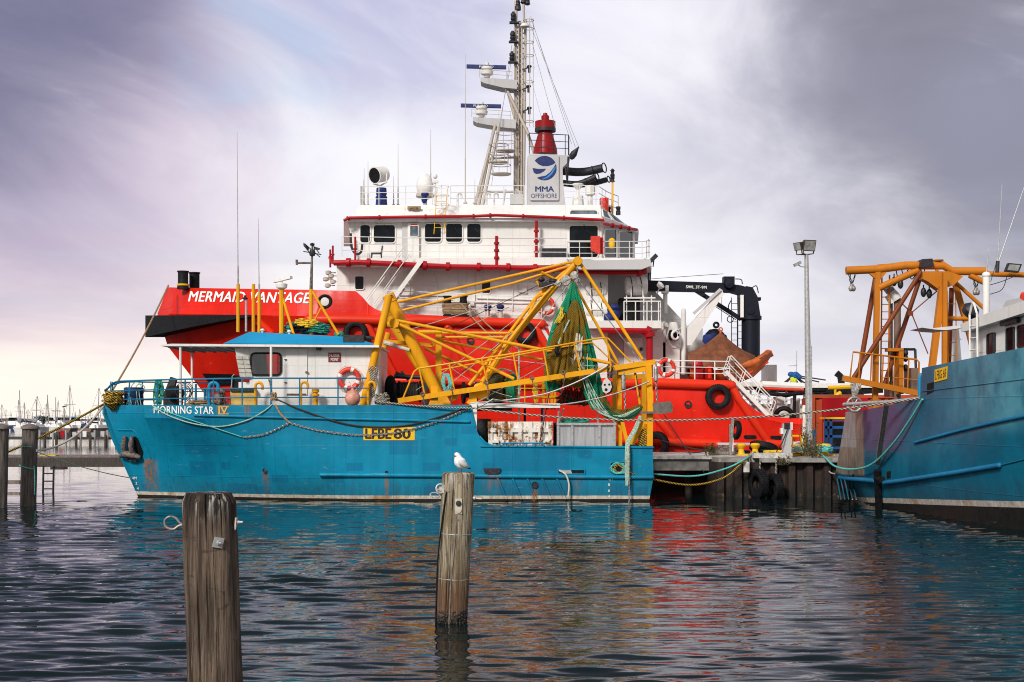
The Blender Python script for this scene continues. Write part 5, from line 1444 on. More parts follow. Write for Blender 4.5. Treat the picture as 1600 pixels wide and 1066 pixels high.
for px, py in ((410, 520), (452, 522)):
    mb = MB(); q = P(px, py + 2, 56.6); mb.lathe(q, [(.09, 0), (.04, .05), (.04, .1), (.09, .14), (.07, .2), (0, .22)], 10); mb.build('roof_cleat', M['lifewhite'], boat)
mb = MB(); mb.pbox(536, 523.5, 568, 534.5, 56.2, 57.6); mb.pbox(568, 525, 581, 529, 56.6, 57.6); bx = solo(mb, 'black_crate', M['darksteel'], 'long black box lying on the blue wheelhouse roof edge', 'box', smooth=0)
np_ = thing('net_heap', 'green net with a yellow rope hank heaped on the blue wheelhouse roof', 'net', P(477, 522, 57.5))
rr = random.Random(3)
mb = MB(); coil(mb, P(480, 523, 57.6), .82, .5, .42, 16, .026, .35, rnd=rr); coil(mb, P(497, 522, 57.4), .4, .4, .3, 8, .024, .4, rnd=rr); mb.ell(P(530, 523, 57.2), .22, .2, .16, 10, 6); mb.build('net_folds', M['rope_green'], np_)
mb = MB(); coil(mb, P(479, 514, 57.3), .42, .35, .32, 13, .03, .35, rnd=rr); mb.build('rope_hank', M['rope_yellow'], np_)
mb = MB(); coil(mb, P(470, 520, 57.2), .4, .3, .22, 8, .035, .3, rnd=rr); mb.build('dark_folds', M['black'], np_)
lifebuoy(P(545.5, 592, 56.15), (0, -1, 0), .37, 'red lifebuoy on the white wheelhouse wall of the blue trawler')
mb = MB(); q = P(551, 622.5, 55.15); mb.ell(q, .30, .30, .33, 20, 14); mb.lathe(q, [(.08, .3), (.06, .40), (.09, .42), (0, .44)], 10); by = thing('mooring_buoy', 'faded orange ball buoy hanging over the blue bulwark below the lifebuoy', 'buoy', q)
mb.build('ball', M['buoy'], by, 60)
mb = MB(); mb.rod(q + Vector((0, 0, .4)), P(546, 597, 55.3), .018, 5); mb.rod(q + Vector((0, 0, .4)), P(556, 603, 55.3), .018, 5); mb.build('rope', M['rope_white'], by)
mb = MB()
for k in range(7):
    a = P(577 + k * 1.5, 578 + rr.uniform(-3, 3), 55.9); b = P(578 + k * 1.4, 623 + rr.uniform(-6, 3), 55.9); m_ = a.lerp(b, .5) + Vector((rr.uniform(-.12, .12), -.05, 0)); mb.tube(smooth_path([a, m_, b], 5), .025, 5)
mb.torus(P(583, 579, 55.9), (0, 1, 0), .16, .03, 12, 5); solo(mb, 'hanging_rope', M['rope_striped'], 'black and cream rope hung in loops behind the raked yellow leg', 'rope')
mb = MB(); coil(mb, P(597, 632, 55.5), .26, .22, .36, 8, .035, .2, rnd=rr); solo(mb, 'rope_coil', M['rope_striped'], 'black and cream rope coil heaped on the bulwark by the yellow leg', 'rope')
# bow clutter
mb = MB(); coil(mb, P(177, 634, 57.5), .36, .4, .5, 12, .04, .3, rnd=rr); mb.ell(P(177, 630, 57.6), .3, .3, .3, 12, 8); solo(mb, 'rope_heap', M['rope_blackyellow'], 'black and yellow rope heap right at the bow of the blue trawler', 'rope')
db = thing('blue_drum', 'blue plastic drum draped with rope on the trawler bow', 'drum', P(209, 636, 58))
mb = MB(); mb.lathe(P(209, 640, 58), [(.38, 0), (.4, .05), (.38, .3), (.4, .35), (.38, .62), (.4, .67), (.4, .86), (.36, .9), (0, .9)], 22); mb.build('barrel', M['navybarrel'], db)
mb = MB()
for k in range(7):
    a = rr.uniform(-.3, .3); mb.tube(smooth_path([P(209, 612, 58) + Vector((a - .1, .1, .1)), P(209, 603 + rr.uniform(-4, 6), 58) + Vector((a, -.2, 0)), P(209, 620, 57.58) + Vector((a + rr.uniform(-.1, .1), 0, 0)), P(209, 636, 57.58) + Vector((a + rr.uniform(-.15, .15), 0, 0))], 5), .018, 5)
mb.torus(P(213, 607, 58), (.3, 1, 0), .24, .022, 18, 5); mb.torus(P(219, 608, 58), (.1, 1, 0), .2, .02, 18, 5); mb.build('rope', M['rope_palegreen'], db)
mb = MB()
for k in range(9):
    x0 = 247 + (k - 4) * .9; mb.tube(smooth_path([P(x0, 594, 56.6), P(x0 - 3 + rr.uniform(-2, 2), 612, 56.5), P(x0 + rr.uniform(-3, 4), 632, 56.5), P(x0 + 5, 610, 56.6), P(x0 + 1, 594, 56.6)], 6), .026, 5)
solo(mb, 'rope_hank', M['rope_green'], 'green rope hank looped over the bow rail next to the dark winch', 'rope')
wn = thing('anchor_winch', 'dark anchor winch with a tilted lever on the trawler bow', 'winch', P(267, 636, 58))
mb = MB(); mb.pbox(255, 612, 277, 640, 57.6, 58.6); mb.prism([P(a, b, 57.7) for a, b in ((257, 612), (266, 589), (275, 592), (270, 612))], (0, .3, 0)); mb.build('frame', M['darksteel'], wn, 0)
mb = MB(); mb.lathe(P(270, 614, 57.4), [(0, 0), (.3, .02), (.3, .08), (.14, .1), (.14, .7), (.3, .72), (.3, .78), (0, .8)], 18, (0, 1, 0)); mb.build('drum', M['black'], wn)
mb = MB()
for k in range(6): mb.torus(P(285 + rr.uniform(-3, 6), 612 + rr.uniform(-6, 6), 57.3), (rr.uniform(-.4, .4), 1, 0), .22 + .03 * k, .014, 18, 4)
mb.build('cable_loops', M['rope_dark'], wn)
ld = thing('black_chair', 'black backed chair leaning beside the yellow deck locker', 'chair', P(367, 636, 56.8))
mb = MB(); mb.prism([P(a, b, 56.8) for a, b in ((362, 611), (366, 586), (377, 587), (374, 612))], (0, .06, 0)); mb.build('backrest', M['black'], ld, 0)
mb = MB(); mb.tube([P(359, 634, 56.7), P(363, 588, 56.7), P(366, 585, 56.7)], .022, 6); mb.build('frame', M['galv'], ld)
mb = MB()
for k in range(9): mb.rod(P(336 + rr.uniform(0, 16), 606 + rr.uniform(0, 6), 56.6 + rr.random() * .4), P(336 + rr.uniform(0, 22), 633, 56.6 + rr.random() * .4), .018, 5)
mb.ell(P(346, 612, 56.8), .16, .14, .12, 10, 6); mb.ell(P(342, 622, 57), .22, .2, .22, 10, 6); solo(mb, 'folded_stand', M['rustmetal'], 'jumble of folded metal legs beside the yellow deck locker', 'stand')
mb = MB(); coil(mb, P(318, 634, 57.0), .7, .4, .16, 7, .04, .3, rnd=rr); solo(mb, 'tan_net', M['rope_tan'], 'low brown net heap on the bow deck near the blue crook pipe', 'net')

# ---- booms and gantries, yellow ----
def yt(pix, Y, r, name, par=boat, m='yellow', Y2=None, n=10, build=True):
    Y2 = Y if Y2 is None else Y2; k = len(pix) - 1
    mb = MB(); mb.tube([P(a, b, Y + (Y2 - Y) * i / k) for i, (a, b) in enumerate(pix)], r, n)
    return mb.build(name, M[m], par) if build else mb
yt([(567, 634), (603, 484), (608, 462)], 56.15, .15, 'raked_leg')
yt([(576, 634), (607, 520)], 60.3, .13, 'raked_leg')
def cap_pipe(a, b, Y, r):
    mb = MB(); mb.tube([P(*a, Y), P(*b, Y)], r, 18); o_ = mb.build('gallows_tube', M['yellow'], boat)
    A, B = P(*a, Y), P(*b, Y); d = (B - A).normalized()
    mb = MB(); mb.lathe(A, [(0, -.02), (r * 1.08, 0), (r * 1.12, .02), (r * 1.12, .34), (r * 1.04, .36)], 18, d); c_ = mb.build('tube_cap', M['yellow'], o_)
    mb = MB(); s = d.cross(Vector((0, 1, 0))).normalized(); q = A + d * .14 + Vector((0, -r * 1.13, 0))
    mb.prism([q + s * .17 - d * .06, q - s * .17 - d * .06, q - s * .17 + d * .06, q + s * .17 + d * .06], (0, .02, 0)); mb.build('cap_label', M['maroon'], c_, 0)
cap_pipe((606, 461), (693, 634), 57.2, .225)
cap_pipe((600, 484), (672, 598), 59.4, .205)
mb = MB(); mb.lathe(P(688, 634, 57.2), [(.65, 0), (.6, .12), (.3, .5)], 4, (0, 0, 1)); mb.build('gallows_foot', M['yellow'], boat, 0)
mb = MB(); mb.lathe(P(617, 505, 56.6), [(.17, 0), (.17, .9)], 14, (0.1, 1, 0)); mb.lathe(P(616, 505, 56.5), [(.2, 0), (.2, .12)], 8, (0.1, 1, 0)); mb.rod(P(605, 507, 58), P(640, 512, 58), .12); mb.build('boom_pivot', M['yellow'], boat)
mb = MB(); mb.beam(P(600, 533, 57.6), P(676, 540, 57.6), .3, .14); mb.beam(P(676, 540, 57.6), P(680, 534, 57.6), .3, .14); mb.rod(P(653, 519, 57.8), P(690, 519, 57.8), .09); mb.build('cross_beam', M['yellow'], boat)
mb = MB(); mb.beam(P(685.5, 634, 58.3), P(685.5, 519, 58.3), .24, .24); mb.build('gantry_post', M['yellow'], boat)
mb = MB(); mb.rod(P(603, 537, 57.2), P(640, 547, 57.0), .07); mb.rod(P(600, 535, 57.2), P(618, 540, 57.1), .09); mb.build('lashed_roll', M['rope_white'], boat)
# topping rods, braces
for pix, Y, Y2, r in (([(621, 472), (905, 407)], 57.0, 57.0, .055), ([(629, 485), (800, 443), (898, 413)], 57.2, 57.0, .05), ([(620, 501), (955, 568)], 56.6, 55.9, .065), ([(622, 506), (803, 592)], 56.6, 56.0, .065), ([(690, 533), (779, 549)], 58.4, 58.2, .05), ([(812, 555), (848, 562)], 58.3, 58.2, .05), ([(664, 544), (752, 586)], 59.4, 59.0, .06), ([(653, 519.5), (806, 521)], 58.0, 57.2, .06), ([(690, 527), (787, 527)], 58.6, 58.0, .05)):
    yt(pix, Y, r, 'brace_rod', Y2=Y2, n=8)
# long boom to the tip block
def Bm(px, py): return P(px, py, 57.0)
mb = MB(); mb.tube([Bm(733, 632), Bm(768, 577), Bm(808, 519), Bm(862, 454), Bm(903, 408)], .135, 12); main = mb.build('long_boom', M['yellow'], boat)
mb = MB(); mb.tube([P(733, 602, 57.3), P(760, 568, 57.3), P(797, 519, 57.3), P(840, 462, 57.2), P(898, 411, 57.1)], .075, 10)
mb.tube([P(736, 628, 56.7), P(786, 545, 56.7), P(850, 462, 56.8), P(900, 411, 57)], .05, 8)
for a, b, c, d in ((760, 585, 771, 552), (785, 548, 793, 524), (806, 520, 797, 518), (826, 490, 838, 466), (848, 470, 846, 456), (838, 466, 862, 452), (868, 446, 880, 428), (846, 425, 874, 440)):
    mb.rod(P(a, b, 57.0), P(c, d, 57.2), .05, 7)
mb.build('boom_bracing', M['yellow'], main)
mb = MB(); mb.tube([P(836, 440, 57.3), P(852, 428, 57.3), P(870, 441, 57.2)], .045, 8); mb.tube([P(838, 439, 57.0), P(842, 446, 57), P(862, 446, 57)], .05, 8); mb.build('lamp_bracket', M['yellow'], main)
mb = MB(); mb.pbox(842, 441, 866, 447, 56.8, 57.3); mb.ell(P(865, 440, 57), .2, .2, .12, 12, 6); mb.ell(P(846, 437, 57), .14, .14, .1, 10, 6); mb.build('boom_floodlight', M['darksteel'], main)
mb = MB(); mb.lathe(P(903, 408, 56.75), [(0, 0), (.17, .01), (.19, .05), (.19, .5), (.17, .54), (0, .55)], 14, (0, 1, 0)); mb.build('boom_head', M['yellow'], main)
mb = MB()
for a, b, r_ in ((897, 430, .16), (902, 438, .12), (884, 438, .2), (890, 446, .15), (872, 443, .12)): mb.lathe(P(a, b, 56.7), [(0, 0), (r_, .01), (r_ * .7, .06), (r_, .12), (0, .13)], 14, (.3, 1, 0))
mb.build('tip_blocks', M['chainsteel'], main)
for pix, Y, Y2, r in (([(905, 409), (1004, 562)], 57, 56.4, .065), ([(893, 436), (966, 568)], 57.4, 57.2, .055)):
    yt(pix, Y, r, 'tip_stay', Y2=Y2, n=8)
mb = MB(); chain(mb, [P(902, 416, 56.6), P(902, 440, 56.6), P(901, 470, 56.6)], .06, .016); chain(mb, [P(879, 448, 56.7), P(879, 470, 56.7)], .055, .014); mb.rod(P(904, 438, 56.6), P(998, 562, 56.3), .02, 5)
mb.lathe(P(985, 541, 56.35), [(.02, -.2), (.07, -.1), (.07, .1), (.02, .2)], 8, (.55, 0, -.8)); mb.build('tip_chain', M['chainsteel'], main)
# trough beam (outrigger) with its handrail
gb = MB(); gb.beam(P(622, 626.5, 55.5), P(1024, 565.5, 55.5), .24, .20); og = gb.build('outrigger_beam', M['yellow'], boat, 0)
mb = MB(); mb.tube([P(630, 622, 55.4), P(647, 581, 55.4), P(653, 576, 55.4), P(800, 553, 55.4), P(940, 528, 55.4), P(950, 529, 55.4), P(986, 566, 55.4)], .035, 8)
for a, b, c, d in ((655, 576, 664, 619), (702, 568.5, 710, 611), (753, 561, 763, 605), (802, 553, 810, 596), (849, 545, 857, 589), (897, 536, 907, 580), (947, 528, 955, 574)): mb.rod(P(a, b, 55.4), P(c, d, 55.4), .034, 7)
mb.tube([P(690, 578, 55.9), P(850, 547, 55.9), P(925, 535, 55.9), P(965, 572, 55.9)], .03, 7); mb.build('outrigger_rail', M['yellow'], og)
mb = MB(); mb.lathe(P(708, 618, 55.6), [(.0, 0), (.2, .01), (.2, .3), (0, .31)], 10, (0, 1, 0)); mb.pbox(673, 603, 684, 626, 55.6, 55.9); mb.build('beam_bracket', M['yellow'], og, 30)
mb = MB(); mb.lathe(P(754, 613, 55.75), [(0, 0), (.30, .02), (.32, .08), (.26, .12), (.26, .5), (.32, .55), (0, .6)], 8, (-.2, 1, .15)); mb.pbox(733, 610, 745, 633, 55.7, 56.3); mb.build('yellow_sheave', M['yellow'], boat, 30)
# stern gantry
mb = MB(); mb.beam(P(1013, 571, 55.4), P(1016, 640, 55.4), .22, .25, (0, 1, 0)); mb.beam(P(1016, 612, 55.35), P(1015, 697, 55.35), .22, .25, (0, 1, 0)); mb.build('stern_post', M['yellow'], boat, 0)
mb = MB(); mb.beam(P(967.5, 579, 55.9), P(968.5, 697, 55.9), .17, .2, (0, 1, 0)); mb.beam(P(971, 655, 55.7), P(981, 697, 55.7), .14, .2, (0, 1, 0)); mb.beam(P(966, 581, 55.6), P(1012, 575, 55.5), .2, .26); mb.build('stern_frame', M['yellow'], boat, 0)
mb = MB(); mb.rod(P(992, 581, 55.6), P(1000, 632, 55.6), .05); mb.build('stern_strut', M['yellow'], boat)
mb = MB(); mb.prism([P(a, b, 55.35) for a, b in ((983, 694), (1003, 657), (1020, 657), (1020, 663), (1007, 663), (991, 696))], (0, .3, 0)); mb.build('stern_bracket', M['yellow'], boat, 0)
for yf in (60.6,):
    mb = MB(); mb.beam(P(1006, 590, yf), P(1006, 697, yf), .2, .2, (0, 1, 0)); mb.beam(P(960, 590, yf), P(960, 697, yf), .17, .17, (0, 1, 0)); mb.beam(P(958, 590, yf), P(1008, 588, yf), .18, .2); mb.build('stern_frame', M['yellow'], boat, 0)
# yellow rack and cage amidships
mb = MB()
for a in (849, 856, 862, 867): mb.beam(P(a, 597, 58.5), P(a, 640, 58.5), .10, .14, (0, 1, 0))
for b in (597, 606, 620): mb.beam(P(846, b, 58.4), P(872, b, 58.4), .06, .08)
mb.build('yellow_rack', M['yellow'], boat, 0)
mb = MB()
for b in (594, 600, 607, 620): mb.rod(P(745, b, 58.0), P(850, b, 58.0), .026, 6)
for a in (768, 795, 820): mb.rod(P(a, 590, 58.0), P(a, 636, 58.0), .026, 6)
mb.build('cage_rail', M['yellow'], boat)
# steel tether chains at the stern
for pts, nm in (([P(1025, 567, 55.2), P(1025, 600, 55.2), P(1027, 628, 55.2)], 'chain'), ([P(974, 580, 55.5), P(976, 618, 55.5), P(977, 640, 55.5)], 'chain')):
    mb = MB(); chain(mb, pts, .07, .018); a = pts[0]; mb.lathe(a - Vector((0, 0, .75)), [(.0, 0), (.09, .05), (.1, .5), (.06, .6)], 10); mb.build('trawl_chain', M['chainsteel'], boat)
td = MB(); td.prism([P(a, b, 55.1) for a, b in ((1020, 630), (1048, 627), (1052, 636), (1050, 645), (1022, 645))], (0, .14, 0)); td.pbox(1001, 643, 1040, 646.5, 55.0, 55.6)
solo(td, 'trawl_door', M['doorgrey'], 'grey steel trawl board hung outside the stern gantry', 'trawl board', smooth=0)
bk = thing('pulley_block', 'big pale pulley block with three holes under the outrigger beam', 'pulley block', P(949, 604, 55.3))
mb = MB(); mb.prism([P(a, b, 55.25) for a, b in ((948, 590), (954, 596), (956, 605), (953, 612), (947, 615), (942, 612), (940, 604), (943, 595))], (0, .05, 0)); mb.build('cheek', M['blockwhite'], bk, 0)
mb = MB(); mb.prism([P(a, b, 55.45) for a, b in ((950, 591), (957, 597), (959, 605), (956, 613), (950, 616), (945, 613), (943, 604), (946, 595))], (0, .05, 0)); mb.build('cheek', M['darksteel'], bk, 0)
mb = MB(); mb.lathe(P(949, 604, 55.30), [(0, 0), (.24, .01), (.18, .07), (.24, .14), (0, .15)], 18, (0, 1, 0)); mb.build('sheave', M['darksteel'], bk)
for a, b, r_ in ((945, 601.5, .045), (952, 601, .045), (947, 609, .06)):
    mb = MB(); mb.lathe(P(a, b, 55.24), [(0, 0), (r_, .005), (r_, .02)], 12, (0, 1, 0)); mb.build('lightening_hole', M['black'], bk)
mb = MB(); chain(mb, [P(950, 572, 55.35), P(950, 590, 55.35)], .07, .02); chain(mb, [P(957, 572, 55.3), P(955, 590, 55.35)], .07, .02); mb.build('hanger_chain', M['darksteel'], bk)
# ---- winch, bins, net drum, roof slab ----
wi = thing('trawl_winch', 'black trawl winch between the yellow booms', 'winch', P(640, 634, 58.5))
mb = MB(); mb.pbox(611, 598, 620, 634, 57.9, 58.9); mb.pbox(660, 598, 668, 634, 57.9, 58.9); mb.rod(P(616, 588, 58), P(660, 590, 58), .09); mb.beam(P(618, 582, 58), P(645, 592, 58), .1); mb.beam(P(627, 580, 58.4), P(638, 594, 58.4), .1); mb.build('frame', M['darksteel'], wi, 0)
mb = MB(); mb.lathe(P(622, 612, 58.4), [(0, 0), (.45, .01), (.45, .06), (.33, .08), (.33, .85), (.45, .88), (.45, .94), (0, .95)], 24, (1, 0, 0)); mb.build('drum', M['black'], wi)
mb = MB(); mb.lathe(P(612, 608, 58.0), [(.5, 0), (.55, .05), (.5, .12), (.2, .13), (0, .16)], 24, (-.9, -.45, 0)); mb.torus(P(610, 608, 57.9), (-.9, -.45, 0), .5, .07, 28, 8); mb.build('brake_wheel', M['black'], wi)
mb = MB()
for k in range(12): mb.torus(P(624 + k * 2.6, 612, 58.4), (1, 0, .05), .36 + .02 * (k % 2), .035, 22, 5)
mb.build('wound_cable', M['rope_dark'], wi)
mb = MB(); mb.lathe(P(722, 614, 58.3), [(0, 0), (.45, .02), (.45, .1), (.2, .12), (.2, .5), (.45, .52), (.45, .6), (0, .62)], 22, (1, .2, 0)); solo(mb, 'cable_drum', M['black'], 'black cable drum beside the foot of the thick yellow tube', 'drum')
mb = MB()
for k in range(9):
    x0 = 697 + rr.uniform(-2, 3); mb.tube(smooth_path([P(x0 - 3, 584, 56.9), P(x0 - 5 + rr.uniform(-2, 2), 598, 56.8), P(x0, 612 + rr.uniform(-3, 3), 56.8), P(x0 + 6, 600, 56.8), P(x0 + 1, 584, 56.9)], 6), .022, 5)
solo(mb, 'rope_hank', M['rope_teal'], 'teal rope hank hung on the foot of the thick yellow tube', 'rope')
nd = thing('net_drum', 'round net drum wrapped in green and brown netting inside a wire hoop', 'net drum', P(780, 634, 58.6))
mb = MB(); mb.lathe(P(790, 607, 58.2), [(0, 0), (.58, .05), (.66, .35), (.62, .8), (.5, .95), (0, 1)], 26, (-1, .15, 0)); mb.build('wound_net', M['net_brown'], nd)
mb = MB(); mb.lathe(P(806, 607, 58.2), [(0, -.02), (.55, 0), (.60, .18), (.56, .34), (.2, .36)], 26, (-1, .15, 0)); mb.build('green_net', M['net_green'], nd)
mb = MB(); mb.torus(P(785, 606, 58.0), (-.25, 1, 0), .76, .035, 36, 6); mb.build('wire_hoop', M['rope_palegreen'], nd)
mb = MB(); mb.pbox(738, 630.5, 875, 637.5, 55.5, 58.6); sh = mb.build('deck_shelter_roof', M['white2'], boat, 0)
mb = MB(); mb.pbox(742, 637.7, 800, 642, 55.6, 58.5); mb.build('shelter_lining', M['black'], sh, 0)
for px, m_ in ((820, 'darksteel'), (847, 'bluebright')):
    mb = MB(); mb.rod(P(px, 637, 57.2), P(px, 700, 57.2), .05); mb.build('shelter_post', M[m_], sh)
mb = MB(); mb.pbox(744, 655, 766, 700, 56.5, 59); mb.build('dark_locker', M['darksteel'], boat, 0)
def bin_box():
    t_ = thing('fish_bin', 'rust stained white ribbed bin on the after deck', 'bin', P(813, 700, 55.9))
    Yb = 55.7; mb = MB(); mb.pprism([(762, 659), (864, 659), (864, 700), (768, 700), (763, 690)], Yb, Yb + 1.3); mb.build('body', M['binrust'], t_, 0)
    for b0, b1 in ((669, 675.5), (688, 692)):
        mb = MB(); mb.pbox(763, b0, 864, b1, Yb - .09, Yb - .001); mb.build('rib', M['binrust'], t_, 0)
    for k in range(7):
        a = 763 + k * 15.6
        for b0, b1 in ((659, 668.9), (675.6, 687.9), (692.1, 697)):
            mb = MB(); mb.pbox(a, b0, a + 6.5, b1, Yb - .08, Yb - .001)
            mb.build('stiffener', M['binrust'], t_, 0)
bin_box()
tk_ = thing('steel_tank', 'brushed stainless steel box with a pipe frame above it on the after deck', 'tank', P(915, 700, 55.9))
mb = MB(); mb.pbox(874, 664, 961, 702, 55.6, 57.4); mb.build('panel', M['stainless'], tk_, 0)
mb = MB()
for a in (872, 894, 936.5, 960): mb.pbox(a - 2, 664, a + 2, 702, 55.52, 55.59)
mb.pbox(870, 661, 963, 664.5, 55.5, 57.5); mb.build('frame', M['galv'], tk_, 0)
mb = MB()
for a, b, c, d, Y_ in ((872, 662, 873, 638, 55.7), (873, 660, 881, 638, 55.9), (945, 645, 962, 661, 55.7), (930, 637, 945, 645, 55.7), (935, 662, 934, 638, 57)): mb.rod(P(a, b, Y_), P(c, d, Y_), .035, 6)
mb.build('pipe_frame', M['galv'], tk_)
mb = MB(); coil(mb, P(898, 662, 56.3), .5, .3, .16, 9, .03, .35, rnd=rr); solo(mb, 'green_net_roll', M['rope_green'], 'small green net heap on top of the stainless steel box', 'net')
mb = MB(); mb.tube([P(782, 697, 54.93), P(782, 694, 54.93), P(785, 692.5, 54.93), P(847, 692.5, 54.93), P(850, 694, 54.93), P(850, 697, 54.93)], .03, 6)
for a in (794, 808, 822, 836): mb.rod(P(a, 697, 54.93), P(a, 692.5, 54.93), .025, 6)
mb.build('gunwale_rail', M['bluebright'], boat)
pbox((866, 661, 870, 700), 56.0, 57.0, 'dark_panel', 'black', boat)
# ---- hanging nets ----
def drape(path, widths, depth, folds, amp, name, m, par, seed=0, nseg=34, off=0.0):
    """Gathered net: a pleated closed sleeve that follows a path."""
    rn = random.Random(seed); path = [Vector(p) for p in path]
    pts = smooth_path(path, 8); n = len(pts); rows = []
    ph = rn.random() * 6
    for i, c in enumerate(pts):
        u = i / (n - 1); w_ = float(np.interp(u, np.linspace(0, 1, len(widths)), widths))
        row = []
        for k in range(nseg + 1):
            a = 2 * math.pi * k / nseg
            r_ = 1 + amp * math.sin(folds * a + ph + 1.3 * math.sin(u * 3)) * min(1, .3 + u * 2) + .05 * math.sin(17 * a + 9 * u)
            t_ = pts[min(i + 1, n - 1)] - pts[max(i - 1, 0)]; t_.normalize()
            s_ = Vector((0, 1, 0)).cross(t_); s_ = s_.normalized()
            row.append(c + s_ * w_ * math.cos(a) * r_ + Vector((0, 1, 0)) * depth * min(1, w_ / .3) * math.sin(a) * r_)
        row[-1] = row[0]; rows.append(row)
    mb = MB(); mb.loft(rows); return mb.build(name, M[m], par, 80)
nt_ = thing('trawl_net', 'green and olive trawl net hanging in folds from the boom tip', 'net', P(900, 640, 56.6))
Q = lambda a, b, Y=56.6: P(a, b, Y)
drape([Q(894, 440), Q(890, 470), Q(880, 505), Q(871, 540), Q(866, 585), Q(864, 612)], [.05, .18, .34, .36, .32, .22], .3, 8, .26, 'green_panel', 'net_green', nt_, 1)
drape([Q(897, 442, 56.5), Q(900, 470, 56.4), Q(909, 520, 56.3), Q(919, 570, 56.25), Q(927, 610, 56.2), Q(936, 638, 56.1)], [.05, .18, .28, .32, .34, .24], .32, 9, .25, 'green_panel', 'net_green', nt_, 2)
drape([Q(899, 470, 56.3), Q(899, 500, 56.25), Q(896, 545, 56.2), Q(893, 590, 56.2), Q(890, 604, 56.2)], [.12, .38, .52, .60, .52], .30, 11, .26, 'olive_panel', 'net_olive', nt_, 3)
drape([Q(882, 490, 56.2), Q(877, 525, 56.15), Q(870, 565, 56.1), Q(864, 598, 56.1)], [.08, .28, .36, .30], .22, 8, .28, 'olive_panel', 'net_olive', nt_, 4)
drape([Q(912, 500, 56.2), Q(918, 540, 56.2), Q(925, 580, 56.2), Q(938, 620, 56.1), Q(950, 640, 56.0)], [.05, .12, .15, .18, .14], .16, 5, .25, 'dark_green_panel', 'net_dark', nt_, 5)
drape([Q(935, 618, 56.0), Q(945, 638, 55.9), Q(960, 648, 55.8), Q(978, 648, 55.7), Q(992, 641, 55.6), Q(1003, 634, 55.5)], [.22, .24, .20, .18, .14, .08], .16, 6, .28, 'cod_end', 'net_olive', nt_, 6)
drape([Q(940, 630, 55.8), Q(952, 647, 55.7), Q(970, 653, 55.6), Q(990, 648, 55.5), Q(1002, 638, 55.4)], [.12, .14, .12, .10, .05], .1, 5, .3, 'cod_end', 'net_dark', nt_, 7)
mb = MB()
for k in range(8):
    mb.tube(smooth_path([Q(905 + rr.uniform(-6, 14), 560 + rr.uniform(-10, 20), 55.9), Q(918 + rr.uniform(-6, 10), 605 + rr.uniform(-5, 8), 55.8), Q(938 + rr.uniform(-8, 8), 640, 55.7), Q(965, 654 + rr.uniform(-5, 3), 55.6), Q(1000, 637, 55.4)], 6), .016, 5)
mb.tube(smooth_path([Q(890, 500, 56.0), Q(884, 512, 56), Q(872, 540, 55.95), Q(874, 558, 55.95)], 6), .035, 6); mb.build('pale_cords', M['rope_palegreen'], nt_)
mb = MB()
for k in range(6): mb.tube(smooth_path([Q(878 + rr.uniform(-3, 3), 482 + rr.uniform(-3, 6), 56.1), Q(876 + rr.uniform(-5, 5), 495, 56.0), Q(870 + rr.uniform(-4, 8), 505, 56.05), Q(882, 490, 56.1)], 5), .02, 5)
mb.build('yellow_lashing', M['rope_yellow'], nt_)
mb = MB()
for k in range(14):
    c = Q(903 + rr.uniform(-3, 3), 520 + rr.uniform(0, 8), 55.9); mb.tube(smooth_path([c, c + Vector((rr.uniform(-.1, .1), -.05, -.6 - rr.random() * .5)), c + Vector((.1, 0, -.1))], 5), .016, 5)
mb.build('white_cords', M['rope_white'], nt_)
mb = MB(); mb.tube(smooth_path([Q(872, 538, 55.9), Q(870, 548, 55.85), Q(873, 556, 55.85)], 5), .09, 8); mb.build('dark_float', M['black'], nt_)
rf = thing('red_fringe', 'dark red frayed chafing rope fringe under the hanging net', 'rope', Q(895, 630, 57))
mb = MB()
for k in range(120):
    a = Q(876 + rr.random() * 40, 600 + rr.random() * 14, 56.9 + rr.random() * .4); mb.rod(a, a + Vector((rr.uniform(-.18, .18), rr.uniform(-.1, .1), -rr.uniform(.15, .6))), .016, 4)
mb.build('strands', M['fringe'], rf)
mb = MB(); mb.tube(smooth_path([Q(872, 604, 57), Q(890, 598, 56.9), Q(908, 604, 57), Q(920, 618, 57)], 5), .03, 5); mb.build('rope', M['black'], rf)
mb = MB(); coil(mb, P(897, 634, 57.6), .55, .35, .5, 12, .035, .45, rnd=rr); solo(mb, 'dark_net_heap', M['net_dark'], 'dark green net heap below the red rope fringe', 'net')
mb = MB()
for k in range(10): mb.tube(smooth_path([P(837 + rr.uniform(-3, 3), 598, 58.2), P(836 + rr.uniform(-4, 5), 612, 58.1), P(838 + rr.uniform(-4, 4), 628 + rr.uniform(-6, 4), 58.1)], 4), .025, 5)
solo(mb, 'yellow_rope_hank', M['rope_yellow'], 'yellow rope hank hung beside the yellow rack', 'rope')
